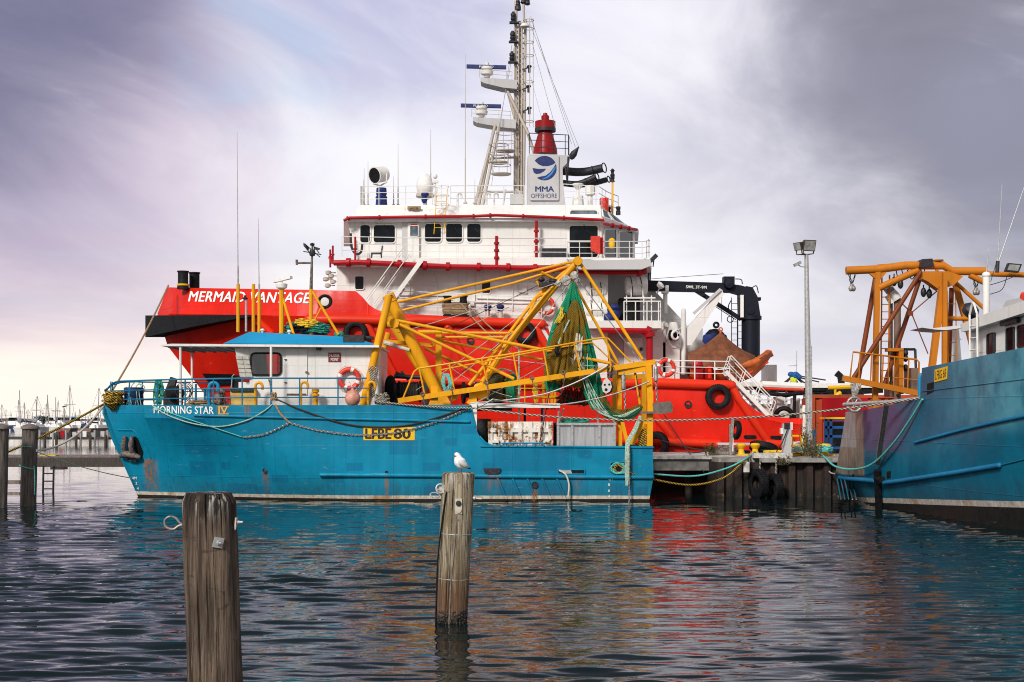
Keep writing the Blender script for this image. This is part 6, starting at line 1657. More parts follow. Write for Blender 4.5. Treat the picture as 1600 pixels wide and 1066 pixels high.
# rope tails over the stern
rt = thing('rope_tail', 'pale green rope bundle hanging over the blue stern bulwark', 'rope', P(985, 700, 54.8))
mb = MB()
for k in range(9):
    d_ = (k - 4) * .7; mb.tube(smooth_path([P(1001 + d_ * .5, 650, 55.2), P(992 + d_, 672, 55.1), P(982 + d_ * .9, 690, 54.95), P(980.5 + d_, 705, 54.82), P(980 + d_, 735 + rr.uniform(0, 4), 54.80), P(979 + d_ * .5, 745 + (k % 3) * 7, 54.80)], 5), .028, 5)
mb.build('strands', M['rope_palegreen'], rt)
mb = MB(); chain(mb, [P(983.5, 697, 54.78), P(983.5, 740, 54.76), P(983, 784, 54.75)], .045, .012); solo(mb, 'stern_chain', M['chainsteel'], 'thin steel chain hanging down the blue stern to the water', 'chain')
mb = MB()
for k in range(9):
    mb.tube(smooth_path([P(1008 + rr.uniform(-6, 8), 668 + rr.uniform(0, 5), 55.5), P(1004 + rr.uniform(-8, 8), 682, 55.45), P(1002 + rr.uniform(-9, 9), 697, 55.5)], 5), .032, 5)
solo(mb, 'rope_bundle', M['rope_blackyellow'], 'black and yellow rope bundle inside the stern bracket', 'rope')
mb = MB()
for k in range(8): mb.tube(smooth_path([P(1006 + rr.uniform(-6, 8), 672, 55.6), P(1005 + rr.uniform(-9, 9), 684, 55.55), P(1002 + rr.uniform(-9, 9), 697, 55.6)], 5), .03, 5)
solo(mb, 'rope_bundle', M['rope_teal'], 'teal rope bundle inside the stern bracket', 'rope')
mb = MB(); coil(mb, P(967, 733, 54.95), .20, .16, .05, 6, .03, .2, 'y', rr); mb2 = solo(mb, 'rope_coil', M['rope_blackyellow'], 'black and yellow rope coil in the stern hawse opening', 'rope')
mb = MB(); coil(mb, P(966, 732, 54.90), .29, .22, .05, 4, .022, .15, 'y', rr); solo(mb, 'rope_coil', M['rope_teal'], 'teal rope loops in the stern hawse opening', 'rope')
mb = MB(); mb.tube(smooth_path([P(874, 735, 54.9), P(884, 742, 54.82), P(889, 757, 54.82), P(888, 776, 54.82)], 6), .035, 8); solo(mb, 'drain_hose', M['rope_white'], 'pale drain hose hanging from the narrow freeing port', 'hose')
# chains and ropes slung along the hull side
def hullrope(pix, m, r, label, cat='rope', ch=False, off=.06, name='slung_rope'):
    pts = smooth_path([T1s(a, b, off) for a, b in pix], 6); mb = MB()
    if ch: chain(mb, pts, r, r * .28)
    else: mb.tube(pts, r, 6)
    return solo(mb, name, M[m], label, cat)
hullrope([(240, 634), (262, 648), (300, 660), (345, 665.5), (385, 657), (412, 643), (428, 630)], 'rope_palegreen', .024, 'pale rope slung in a bight under the bow name')
hullrope([(242, 635), (275, 648), (320, 662), (378, 682)], 'rope_teal', .02, 'thin teal rope running from the bow rail to the slung chain')
hullrope([(380, 683), (415, 678), (453, 661)], 'chainsteel', .055, 'short chain hung from the teal rope end on the blue hull', 'chain', True, name='slung_chain')
hullrope([(453, 661), (500, 673), (560, 679.5), (620, 676), (680, 660), (735, 637)], 'chainsteel', .055, 'long chain sagging along the blue hull past the registration plate', 'chain', True, name='slung_chain')
hullrope([(430, 632), (440, 648), (453, 661)], 'rope_tan', .04, 'rusty rope from the white canopy post down to the slung chain')
hullrope([(432, 624), (470, 640), (530, 660), (580, 667), (640, 664), (700, 647), (735, 635)], 'rope_dark', .032, 'black hose sagging along the blue hull above the long chain')
mb = MB(); coil(mb, P(428, 627, 55.1), .10, .1, .3, 6, .03, .3, rnd=rr); mb.tube([P(420, 592, 55.3), P(427, 622, 55.15)], .03, 5); solo(mb, 'rope_lashing', M['rope_tan'], 'rope lashing knotted round the white canopy post', 'rope')
# ---------------- second trawler, bow towards the viewer ----------------
DV = Vector((0.0925, -0.9957, 0)).normalized(); NV = Vector((-DV.y, DV.x, 0))     # along to the bow, across to its far side
C0 = Vector((12.8, 56.0, 0)) + NV * 3.4
boat2 = thing('teal_trawler', 'teal blue trawler with orange gantries moored bow on at the quay', 'fishing boat', C0 + DV * 12)
def bline(s0, s1, zs, bs, n=150):
    out = []
    for i in range(n + 1):
        u = i / n; s = s0 + (s1 - s0) * u
        z = float(np.interp(s, [a for a, _ in zs], [b for _, b in zs])); b = float(np.interp(u, [a for a, _ in bs], [c for _, c in bs]))
        out.append((s, z, b))
    return out
def b3(L, side=-1): return [C0 + DV * s + NV * b * side + Vector((0, 0, z)) for s, z, b in L]
fb = lambda mid, st, p: [(0, st)] + [(u, mid) for u in (.12, .5)] + [(.5 + .5 * t, mid * (1 - t ** p) + .02) for t in [k / 14 for k in range(1, 15)]]
Lr = bline(1.4, 25.6, [(1.4, 3.45), (3, 3.5), (8.85, 3.86), (8.9, 4.88), (16.3, 5.2), (25.6, 6.0)], fb(3.47, 3.52, 2.6))
Lr2 = bline(1.38, 25.5, [(1.38, 3.35), (3, 3.4), (8.85, 3.76), (16.3, 4.1), (25.6, 5.0)], fb(3.47, 3.52, 2.6))
Lm = bline(.7, 25.0, [(.7, 2.1), (10, 2.5), (25, 3.6)], fb(3.44, 3.50, 2.4))
Lu = bline(.0, 24.4, [(0, 1.0), (5, .95), (10, 1.3), (24.4, 2.6)], fb(3.43, 3.48, 2.2))
Lw = bline(.2, 23.4, [(.2, .1), (23.4, .6)], fb(3.2, 2.7, 1.9))
Lk = bline(.6, 22.5, [(.6, -1.0), (22.5, -1.0)], fb(2.9, 2.2, 1.7))
m3 = MB(); near = [b3(L) for L in (Lr, Lr2, Lm, Lu, Lw, Lk)]; far = [b3(L, 1) for L in (Lr, Lr2, Lm, Lu, Lw, Lk)]
m3.loft([L[::-1] for L in near]); m3.loft(far); m3.loft([[L[0] for L in far], [L[0] for L in near]])
bv3 = bvh_of(m3)
def insL(L, d, dz): return [(s, z + dz, max(b - d, 0)) for s, z, b in L]
m3.loft([b3(L) for L in (Lr, insL(Lr, .12, 0), insL(Lm, .12, .6))]); m3.loft([b3(L, 1) for L in (Lr, insL(Lr, .12, 0), insL(Lm, .12, .6))])
m3.loft([b3(insL(Lm, .1, .6)), b3(insL(Lm, .1, .6), 1)])
def panels(t, c, x, y, z, pos):
    n = t.noise(pos, .9, 4, .6, .3, sc=(1, 1, .7)); f = t.noise(pos, 3, 4, .6, .2, sc=(2, 2, .6))
    pal = t.math('MULTIPLY', t.rng(y, 46.5, 42.5), t.math('MULTIPLY', t.rng(z, 2.6, 3.4), t.rng(n, .25, .6)))
    c = t.mix(t.math('MULTIPLY', pal, .75), c, (.10, .34, .43))
    c = t.mix(t.math('MULTIPLY', t.rng(t.noise(pos, .55, 3), .40, .62), .4), c, (.003, .07, .135))
    pr = t.math('MULTIPLY', t.math('MULTIPLY', t.rng(y, 47.6, 50.0), t.rng(z, 2.0, 2.04)), t.rng(f, .2, .5))
    c = t.mix(t.math('MULTIPLY', pr, .8), c, (.085, .075, .17))
    st = t.math('MULTIPLY', t.math('GREATER_THAN', y, 52.75), t.math('GREATER_THAN', z, 1.05))
    c = t.mix(st, c, t.mix(t.rng(f, .3, .7), (.15, .10, .075), (.26, .21, .17)))
    s2 = t.math('MULTIPLY', t.math('GREATER_THAN', y, 53.6), t.math('GREATER_THAN', z, 2.1))
    return t.mix(s2, c, t.mix(t.rng(f, .3, .7), (.20, .195, .20), (.30, .29, .285)))
M['hullteal'] = paint('teal hull paint', (.005, .135, .225), .34, .22, .45, rust=.06, extra=panels, bands=[(2.84, (.66, .60, .54)), (2.66, (.014, .012, .014))], slope=.0488, wave=1.2, plates=2.6, frames=.7, scum=2.95)
hull3 = m3.build('hull', M['hullteal'], boat2, 30)
H3 = lambda a, b, off=.03: hitp(bv3, a, b, off, 48)
htube([(1303, 743), (1325, 747), (1377, 752)], .09, .05, 'railblue', 'rubbing_strake', boat2, bv3, 10, 8)
htube([(1384, 754), (1440, 747), (1500, 738), (1564, 727)], .08, .05, 'railblue', 'rubbing_strake', boat2, bv3, 10, 8)
htube([(1431, 691.5), (1500, 673), (1560, 659), (1640, 642)], .055, .03, 'railblue', 'rubbing_strake', boat2, bv3, 10, 8)
mb = MB(); mb.tube([H3(1564 + 12 * k, 727 - 3 * k, .02) for k in range(0, 12)], .02, 5); mb.tube([H3(1440 + 14 * k, 612 - 1.7 * k, .01) for k in range(0, 16)], .018, 5); mb.build('weld_seam', M['hullteal'], boat2)
for a in range(1308, 1336, 6):
    mb = MB(); mb.tube([H3(a, 748, .02), H3(a + 3, 764, .02), H3(a + 6, 780, .02)], .025, 6); mb.build('hull_rib', M['hullteal'], boat2)
pq = [(1461.5, 578), (1481, 572.5), (1480, 592.5), (1461, 597.5)]
mb = MB(); mb.prism([H3(a, b, .025) for a, b in pq], NV * .02); pl = mb.build('registration_plate', M['signyellow'], boat2, 0)
H4 = lambda a, b: H3(a, b, .03)
lettering('LFBG 68', [(1463, 580), (1479.5, 575.5), (1479, 589.5), (1462.6, 594)], H4, M['lettblack'], pl, .0)
for q in ([(1386, 737), (1392, 736), (1392, 747), (1386, 748)], [(1372, 735), (1376, 735), (1376, 747), (1372, 747)], [(1332, 741), (1334.5, 741), (1334.5, 747), (1332, 747)]):
    mb = MB(); mb.prism([H3(a, b, .012) for a, b in q], NV * .02); mb.build('freeing_port', M['black'], boat2, 0)  # flat black plates in place of the shaded port openings
mb = MB(); mb.prism([H3(a, b, .012) for a, b in ((1449, 600), (1459, 597), (1459, 612), (1449, 617))], NV * .02); mb.build('doorway', M['black'], boat2, 0)
mb = MB(); mb.beam(H3(1376.5, 725, .12), H3(1385, 632, .15), .16, .12); mb.build('fender_board', M['greytimber'], boat2, 0)
mb = MB(); mb.beam(H3(1377.5, 735, .16), H3(1380, 800, .16), .24, .16); mb.rod(H3(1374, 748, .1), H3(1383, 750, .1), .13); mb.build('fender_board', M['black'], boat2, 0)
mb = MB(); mb.tube([P(1318, 632, 50.2), P(1388, 628, 48.8), P(1460, 620, 47)], .06, 8); mb.build('grey_pole', M['galv'], boat2)
# stem plate, deck gear
Yg = 52.0
def og_(pix, r, name, m='ochre', Y=Yg, Y2=None, n=10, par=None): return yt(pix, Y, r, name, par or boat2, m, Y2, n)
g1 = og_([(1322, 423), (1371, 421), (1415, 415), (1474, 415), (1488, 424), (1541, 424)], .15, 'gantry_beam', n=12)
og_([(1541, 428), (1640, 431)], .10, 'gantry_beam', Y=Yg)
mb = MB(); mb.beam(P(1371, 421, Yg), P(1367, 640, Yg), .19, .2, (0, 1, 0)); mb.prism([P(a, b, Yg - .06) for a, b in ((1356, 425), (1386, 425), (1376, 437), (1366, 434))], (0, .12, 0)); mb.build('gantry_post', M['ochre'], boat2, 0)
og_([(1368, 434), (1341, 592)], .095, 'gantry_brace', 'pipebrown', 53.2); og_([(1439, 425), (1334, 590)], .085, 'gantry_brace', 'pipebrown', 51.6); og_([(1437, 436), (1381, 604)], .085, 'gantry_brace', 'pipebrown', 52.4)
og_([(1373, 450), (1438, 421)], .13, 'gantry_brace')
mb = MB(); ladder(mb, P(1376, 602, 52.3), P(1378, 430, 52.3), P(1388, 602, 52.3) - P(1376, 602, 52.3), .26, .03, .018); mb.build('gantry_ladder', M['ochre'], boat2)
mb = MB()
for a in (1371, 1398, 1430): mb.tube([P(a, 421, Yg), P(a, 414, Yg), P(a + 14, 413, Yg), P(a + 14, 419, Yg)], .02, 6)
mb.build('grab_rail', M['ochre'], boat2)
mb = MB(); mb.beam(P(1317, 591, 51.6), P(1437, 615, 51.6), .24, .20); ob = mb.build('outrigger_beam', M['ochre'], boat2, 0)
mb = MB(); mb.tube([P(1328, 592, 51.5), P(1333, 550, 51.5), P(1432, 562, 51.5), P(1436, 566, 51.5), P(1435, 612, 51.5)], .035, 7)
for a in (1342, 1360, 1378, 1396, 1418): mb.rod(P(a, 596 + (a - 1317) * .2 - 5, 51.5), P(a + 2, 551 + (a - 1333) * .12, 51.5), .028, 6)
mb.rod(P(1395, 590, 51.5), P(1435, 594, 51.5), .02); mb.build('outrigger_rail', M['ochre'], ob)
ex = MB(); ex.tube([P(1402, 640, 52.6), P(1402, 466, 52.6)], .13, 14); ex.tube([P(1392.5, 620, 52.7), P(1392.5, 474, 52.7)], .06, 10); eo = ex.build('exhaust_stack', M['pipegrey'], boat2)
mb = MB(); mb.tube([P(1402, 468, 52.5), P(1398, 462, 52.5), P(1392, 456, 52.5)], .17, 14); mb.tube([P(1393, 474, 52.5), P(1386, 462, 52.5)], .10, 12); mb.build('exhaust_elbow', M['lifewhite'], eo)
mb = MB(); mb.tube([P(1392, 456, 52.5), P(1383, 445, 52.5)], .175, 14); mb.build('elbow_cap', M['capblue'], eo)
mb = MB(); mb.pbox(1388, 544, 1412, 549, 51.9, 52.4); mb.pbox(1405, 548, 1412, 616, 51.9, 52.4); mb.build('inner_frame', M['ochre'], boat2, 0)
mb = MB(); mb.pbox(1424, 575, 1437, 612, 52.6, 53.6); mb.pbox(1390, 596, 1406, 620, 52.8, 53.6); mb.build('deck_box', M['pipegrey'], boat2, 0)
mb = MB(); mb.rod(P(1412, 546, 53), P(1430, 546, 53), .05); mb.rod(P(1430, 546, 53), P(1431, 575, 53), .05); mb.build('davit_pipe', M['darksteel'], boat2)
for b in (552, 560, 575): mb = MB(); mb.ell(P(1415, b, 52.3), .1, .1, .14, 10, 6); mb.build('deck_block', M['darksteel'], boat2)
# forward frame
mb = MB(); mb.prism([P(a, b, 51.4) for a, b in ((1442, 424), (1482, 424), (1505, 432), (1490, 446), (1468, 453), (1450, 440), (1442, 436))], (0, .5, 0)); mb.build('gantry_head', M['ochre'], boat2, 0)
mb = MB(); mb.beam(P(1472, 448, 51.2), P(1453, 600, 51.2), .21, .26, (0, 1, 0)); mb.build('gantry_leg', M['ochre'], boat2, 0)
mb = MB(); mb.beam(P(1476, 426, 51.0), P(1475.5, 600, 51.0), .15, .2, (0, 1, 0)); mb.build('gantry_leg', M['ochre'], boat2, 0)
mb = MB(); mb.beam(P(1491, 438, 52.6), P(1514, 520, 52.6), .18, .2, (0, 1, 0)); mb.beam(P(1514, 520, 52.6), P(1524, 560, 52.6), .18, .2, (0, 1, 0)); mb.build('gantry_leg', M['ochre'], boat2, 0)
og_([(1487, 450), (1481, 600)], .09, 'gantry_leg', 'pipebrown', 53); og_([(1487, 436), (1541, 485)], .07, 'gantry_brace'); og_([(1478, 498), (1512, 498)], .08, 'gantry_brace'); og_([(1515, 430), (1537, 441)], .11, 'gantry_brace')
mb = MB(); ladder(mb, P(1482, 575, 52), P(1480, 455, 52), P(1493, 455, 52) - P(1480, 455, 52), .42, .02, .016); mb.build('gantry_ladder', M['ochre'], boat2)
mb = MB(); mb.rod(P(1424, 489, 52), P(1464, 455, 52), .022); mb.rod(P(1424, 489, 52), P(1450, 553, 52), .022); mb.rod(P(1424, 489, 52), P(1408, 473, 52), .022); mb.pbox(1419, 486, 1427, 493, 51.9, 52.1); mb.build('brace_wire', M['pipebrown'], boat2)
mb = MB(); mb.pprism([(1441, 405), (1457, 404), (1460, 416), (1438, 418)], 51.6, 52.2); mb.build('gantry_floodlight', M['darksteel'], boat2, 0)
mb = MB(); mb.rod(P(1464, 424, 52), P(1464, 410, 52), .06); mb.lathe(P(1466, 408, 52), [(0, 0), (.18, 0), (.2, .04), (0, .06)], 14); mb.build('gantry_dome', M['ochre'], boat2)
mb = MB(); ax_ = P(1584, 418, 51.5); mb.prism([P(a, b, 51.3) for a, b in ((1571, 424), (1576, 411), (1597, 413), (1592, 426))], (0, .2, 0)); fl_ = mb.build('flood_lamp', M['darksteel'], boat2, 0)
mb = MB(); mb.prism([P(a, b, 51.28) for a, b in ((1574, 422), (1577.5, 413), (1594, 414.5), (1590.5, 423.5))], (0, .02, 0)); mb.build('lamp_glass', M['lens'], fl_, 0)
for px, py in ((1331, 428), (1525, 434)):
    hk = thing('hook_block', 'shackle hook hung on chains from the orange gantry tip' if px < 1400 else 'shackle hook hung on chains beneath the orange gantry beside the white mast', 'hook', P(px, py, Yg))
    mb = MB(); chain(mb, [P(px - 4, py, Yg), P(px - 1, py + 16, Yg)], .06, .018); chain(mb, [P(px + 6, py, Yg), P(px, py + 17, Yg)], .05, .015); mb.build('sling', M['darksteel'], hk)
    mb = MB(); mb.ell(P(px - 1.5, py + 23, Yg), .09, .09, .11, 10, 7); mb.ell(P(px + 2.5, py + 23, Yg), .09, .09, .11, 10, 7); mb.rod(P(px, py + 16, Yg), P(px, py + 22, Yg), .07); mb.build('hook', M['chainsteel'], hk)
mb = MB()
for a, b in ((1397, 428), (1407, 432), (1443, 445), (1452, 447)): mb.ell(P(a, b + 12, 52), .11, .11, .18, 10, 6); mb.rod(P(a, b, 52), P(a, b + 12, 52), .025)
for k in range(5): mb.tube(smooth_path([P(1400 + k * 9, 422, 52.1), P(1404 + k * 10, 436, 52.2), P(1414 + k * 8, 430, 52.1), P(1420 + k * 6, 420, 52.1)], 5), .02, 5)
mb.build('hanging_blocks', M['darksteel'], boat2)
# white mast, aerials
mb = MB(); mb.tube([P(1541, 500, 49), P(1541, 432, 49)], .12, 12); mb.ell(P(1541, 430, 49), .15, .15, .12, 12, 8); mb.rod(P(1537, 452, 49), P(1537, 500, 49), .03); wm = mb.build('white_mast', M['white2'], boat2)
for a, b, c, d in ((1558, 425, 1566, 285), (1560, 410, 1603, 285), (1541, 430, 1545, 389)):
    mb = MB(); mb.tube([P(a, b, 50), P(c, d, 50)], [.022, .010], 6); mb.build('whip_antenna', M['galv'], boat2)
mb = MB(); mb.rod(P(1558, 426, 50), P(1559, 408, 50), .07); mb.tube(smooth_path([P(1545, 446, 49.5), P(1565, 440, 50), P(1585, 432, 51)], 6), .014, 5); mb.tube(smooth_path([P(1547, 460, 49.5), P(1566, 452, 50), P(1574, 430, 51)], 6), .014, 5); mb.rod(P(1548, 440, 49.5), P(1557, 410, 50), .012); mb.build('aerial_base', M['darksteel'], boat2)
mb = MB(); mb.tube([P(1494, 576, 54), P(1493, 510, 54)], [.22, .12], 10); mb.rod(P(1488, 530, 54), P(1502, 530, 54), .02); mb.build('far_mast', M['lettwhite'], boat2)
# wheelhouse side lies parallel to the hull
def rayplane(px, py, d):
    o = C0 - NV * (3.4 - d); dr = P(px, py, 10) - EYE
    return EYE + dr * ((o - EYE).dot(NV) / dr.dot(NV))
def slab(pix, d, th):
    mb = MB(); mb.prism([rayplane(a, b, d) for a, b in pix], NV * th); return mb
wh2 = slab([(1515, 516), (1660, 480), (1660, 620), (1515, 620)], .75, 4.4).build('wheelhouse', M['white'], boat2, 0)
r2 = slab([(1500, 507), (1546, 488), (1600, 470), (1670, 450), (1670, 472), (1600, 489), (1514, 516), (1502, 519)], .45, 5.0).build('wheelhouse_roof', M['white'], boat2, 0)
for pix in ((1544.5, 521, 1555, 552), (1574.5, 512, 1585, 547), (1592, 508, 1612, 541)):
    window(wh2, pix, 0, r=2, wfr=1.2, frame='darksteel', where=lambda a, b, o: rayplane(a, b - (a - pix[0]) * .27 + 2, .75) - NV * o)
mb = MB(); mb.prism([rayplane(a, b, .6) for a, b in ((1562, 500), (1588, 494), (1588, 504), (1562, 510))], NV * .1); mb.build('awning_roll', M['darksteel'], wh2, 0)
mb = MB(); mb.prism([P(a, b, 47) for a, b in ((1441, 512), (1461, 512.5), (1515, 507), (1515, 511), (1478, 516), (1461, 515))], (0, 1.5, 0)); mb.build('side_awning', M['white2'], boat2, 0)
mb = MB(); mb.prism([rayplane(a, b, 1.6) for a, b in ((1567, 478), (1572, 470), (1600, 464), (1620, 470), (1620, 480), (1567, 484))], NV * 1.5); mb.build('roof_box', M['stack'], boat2, 0)
mb = MB(); mb.rod(rayplane(1599, 466, 1.5), rayplane(1601, 460, 1.5), .12); mb.build('roof_light', M['lifered'], boat2)
mb = MB(); a = rayplane(1516, 566, .35); b = rayplane(1515, 492, .35); ladder(mb, a, b, DV * .55 , .3, .035, .022); mb.tube(smooth_path([b, b + Vector((0, 0, .35)) + DV * .25, b + DV * .55], 6), .035, 6)
mb.build('side_ladder', M['lifewhite'], boat2)
mb = MB(); q = rayplane(1514, 488, 1.2); mb.lathe(q, [(.22, -.1), (.3, .1), (.2, .25), (0, .3)], 14, (.5, -.5, .6)); mb.build('roof_horn', M['darksteel'], boat2)
mb = MB(); mb.tube([P(1437, 620, 49), P(1437, 594, 49)] + [P(1439.5 - 2.5 * math.cos(R(k)), 592 - 6 * math.sin(R(k)), 49) for k in range(20, 181, 20)] + [P(1442, 600, 49)], .07, 8); mb.build('crook_vent', M['bluebright'], boat2)
mb = MB(); q = P(1335, 632, 51); mb.torus(q, (0, 1, 0), .25, .05, 22, 8)
for k in range(3): mb.rod(q + Vector((.25 * math.cos(k * 1.05), 0, .25 * math.sin(k * 1.05))), q - Vector((.25 * math.cos(k * 1.05), 0, .25 * math.sin(k * 1.05))), .03)
for k in range(6): mb.tube([P(1335, 626, 51), P(1332 + k, 614 + k, 51.2), P(1330 + 3 * k, 600, 51.4)], .04, 6)
mb.build('hanging_sheave', M['chainsteel'], boat2)
# ---------------- quay ----------------
ZQ = 1.6
def tstruct(mb, name, m, label=None, smooth=30):
    o = mb.build(name, M[m], None, smooth); o['kind'] = 'structure'
    if label: o['label'] = label
    return o
mb = MB(); mb.box(14.6, 60, 57.8, 140, -2, ZQ - .004); mb.box(8.4, 14.6, 57.8, 66.4, -2, ZQ - .004)
tstruct(mb, 'quay', 'concrete', 'concrete quay deck behind the sheet piling')
# corrugated sheet piling along the front
mb = MB(); z0, z1 = -1.2, 1.42; top = []; bot = []
x = 8.3; k = 0
while x < 34:
    for dx, dy in ((0, 0), (.26, 0), (.36, .24), (.62, .24)):
        top.append(Vector((x + dx, 57.42 + dy, z1))); bot.append(Vector((x + dx, 57.42 + dy, z0)))
    x += .72
top.append(Vector((x, 57.42, z1))); bot.append(Vector((x, 57.42, z0)))
mb.loft([top, bot]); mb.loft([[q + Vector((0, .5, 0)) for q in top], top])
top2 = [Vector((8.3 , 57.42 + .3 * i, z1)) for i in range(30)]; mb.loft([top2, [Vector((q.x, q.y, z0)) for q in top2]])
solo(mb, 'sheet_pile_wall', M['sheetpile'], 'rusty brown corrugated sheet pile wall under the quay edge', 'quay wall', smooth=20)
mb = MB(); mb.box(10.0, 34, 57.2, 57.79, 1.43, ZQ); cap1 = MB()
solo(mb, 'quay_coping', M['concrete'], 'grey concrete coping along the top of the sheet piling', 'coping', smooth=0)
mb = MB(); mb.box(9.75, 11.3, 57.3, 57.75, ZQ + .002, ZQ + .20)
solo(mb, 'white_kerb', M['concrete_white'], 'short whitewashed kerb block on the quay edge', 'kerb', smooth=0)
# finger slab running out behind the blue trawler
fs = thing('finger_jetty', 'white concrete slab jetty beyond the stern of the blue trawler', 'jetty', (6.8, 62, 0))
mb = MB(); mb.box(3.2, 10.0, 59.8, 66.2, ZQ - .12, ZQ + .02); mb.build('deck_slab', M['concrete_white'], fs, 0)
mb = MB(); mb.box(3.3, 9.95, 59.95, 66.1, 1.0, ZQ - .125); mb.build('edge_beam', M['concrete'], fs, 0)
for a in (4.4, 7.6, 9.2):
    mb = MB(); mb.tube([(a, 61.2, 1.0), (a, 61.2, -1.5)], .17, 12); mb.build('pile', M['timber'], fs)
mb = MB(); mb.pbox(1162, 722, 1171, 738, 57.1, 57.25); mb.build('fender_pad', M['concrete_white'], fs, 0)
# lamp post with floodlights and a camera
lp = thing('floodlight_pole', 'tall grey floodlight pole on the quay between the red ship and the orange container', 'lamp post', (P(1264, 715, 61)))
mb = MB(); mb.tube([P(1265, 716, 61), P(1262, 540, 61), P(1260, 398, 61)], [.155, .125, .085], 14); mb.lathe(P(1265, 716, 61), [(.28, 0), (.28, .06), (.16, .1)], 16); pole = mb.build('pole', M['galv'], lp)
mb = MB(); mb.pbox(1265.5, 540, 1269, 715, 60.84, 61.0); mb.build('conduit', M['galv'], lp, 0)
for (cx, cy, dr, s_) in ((1262, 383, (.35, -.9, -.25), .30), (1250, 384, (-.8, -.5, -.3), .22)):
    mb = MB(); d = Vector(dr).normalized(); q = P(cx, cy, 60.9); u = d.orthogonal().normalized()
    sd = d.cross(Vector((0, 0, 1))).normalized(); up = sd.cross(d)
    f_ = [q + d * .16 + sd * a * s_ + up * b * s_ * .8 for a, b in ((-1, -1), (1, -1), (1, 1), (-1, 1))]; b_ = [q - d * .18 + sd * a * s_ * .55 + up * b * s_ * .5 for a, b in ((-1, -1), (1, -1), (1, 1), (-1, 1))]
    mb.add(f_ + b_, [(0, 1, 2, 3), (7, 6, 5, 4), (0, 4, 5, 1), (1, 5, 6, 2), (2, 6, 7, 3), (3, 7, 4, 0)]); hd = mb.build('lamp_head', M['lampbrown'], lp, 0)
    mb = MB(); f2 = [q + d * .17 + sd * a * s_ * .88 + up * b * s_ * .68 for a, b in ((-1, -1), (1, -1), (1, 1), (-1, 1))]; mb.add(f2, [(0, 1, 2, 3)]); mb.build('lamp_glass', M['lens'], hd, 0)
    mb = MB(); mb.tube([q + sd * s_ * 1.05, q + sd * s_ * .95 - Vector((0, 0, .36)), P(1260, 398, 61), q - sd * s_ * .95 - Vector((0, 0, .36)), q - sd * s_ * 1.05], .03, 6); mb.build('bracket', M['lampbrown'], hd)
mb = MB(); mb.beam(P(1241, 415, 60.8), P(1251, 410, 60.9), .12, .12); mb.tube([P(1247, 414, 60.9), P(1252, 417, 60.9), P(1259, 417, 61)], .025, 6); mb.build('camera', M['galv'], lp, 0)
# power pedestal, bollards, tyres on the quay
pw = thing('power_pedestal', 'grey power pedestal with a small screen standing on the quay', 'pedestal', P(1230, 713, 58.6))
mb = MB(); mb.pbox(1224, 662, 1236.5, 714, 58.6, 58.95); mb.build('column', M['stack'], pw, 0)
mb = MB(); mb.pbox(1225.5, 661, 1234, 670, 58.55, 58.59); mb.build('screen', M['darksteel'], pw, 0)
mb = MB(); mb.pbox(1220.5, 669, 1223.8, 678, 58.6, 58.9); mb.pbox(1236.7, 660, 1238.5, 672, 58.6, 58.9); mb.build('socket_box', M['lettwhite'], pw, 0)
mb = MB(); mb.tube(smooth_path([P(1231, 669, 58.5), P(1227, 680, 58.5), P(1222, 692, 58.4), P(1213, 706, 58.3)], 6), .022, 6); solo(mb, 'power_cable', M['black'], 'black cable running down the grey power pedestal', 'cable')
def bollard(px, py, Y, label, s=1.0):
    t_ = thing('bollard', label, 'bollard', P(px, py, Y), 'yellow quay bollards'); q = P(px, py, Y)
    mb = MB(); mb.lathe(q, [(.17 * s, .06), (.13 * s, .16), (.12 * s, .26), (.18 * s, .34), (.22 * s, .42), (.17 * s, .50), (0, .52)], 18); mb.build('post', M['ladderyel'], t_)
    mb = MB(); mb.box(q.x - .28 * s, q.x + .28 * s, q.y - .2, q.y + .2, q.z, q.z + .06); mb.build('base', M['ladderyel'], t_, 0)
def qy(py): return (CH - ZQ - .02) * F / (py - HY)
bollard(1158, 711.5, qy(711.5) - .01, 'yellow bollard with a rusty base farther from the quay kerb')
bollard(1180, 711, qy(711) - .01, 'yellow bollard beside the kerb with two mooring lines made fast')
bollard(1287, 712, qy(712) - .01, 'yellow bollard wrapped in teal rope beside the teal trawler', 1.5)
rr = random.Random(21)
mb = MB(); coil(mb, P(1288, 707, 59.9), .30, .28, .24, 6, .032, .25, rnd=rr); solo(mb, 'mooring_turns', M['rope_teal'], 'teal rope turns around the yellow bollard by the lamp post', 'rope')
mb = MB(); coil(mb, P(1213, 711, 60.5), .5, .5, .16, 12, .03, .35, rnd=rr); solo(mb, 'rope_coil', M['rope_yellow'], 'yellow rope coil lying on the quay beside the grey pedestal', 'rope')
mb = MB(); coil(mb, P(1248, 707, 60.3), .34, .3, .18, 9, .03, .3, rnd=rr); solo(mb, 'rope_coil', M['rope_palegreen'], 'pale green rope coil on the yellow pallet frame', 'rope')
mb = MB(); coil(mb, P(1245, 700, 60.4), .22, .2, .2, 6, .05, .2, rnd=rr); solo(mb, 'hose_coil', M['rope_white'], 'pale hose coil on top of the yellow pallet frame', 'hose')
mb = MB()
for a in (1236.5, 1252, 1257): mb.beam(P(a, 712, 60.2), P(a, 680, 60.2), .06, .06, (0, 1, 0))
for b in (681, 697, 711): mb.beam(P(1236, b, 60.2), P(1258, b, 60.2), .06, .07)
mb.box(P(1236, 710, 60.2).x, P(1258, 710, 60.2).x, 60.25, 61.2, ZQ + .04, ZQ + .12); solo(mb, 'pallet_frame', M['ladderyel'], 'yellow metal pallet frame holding rope coils behind the pedestal', 'frame', smooth=0)
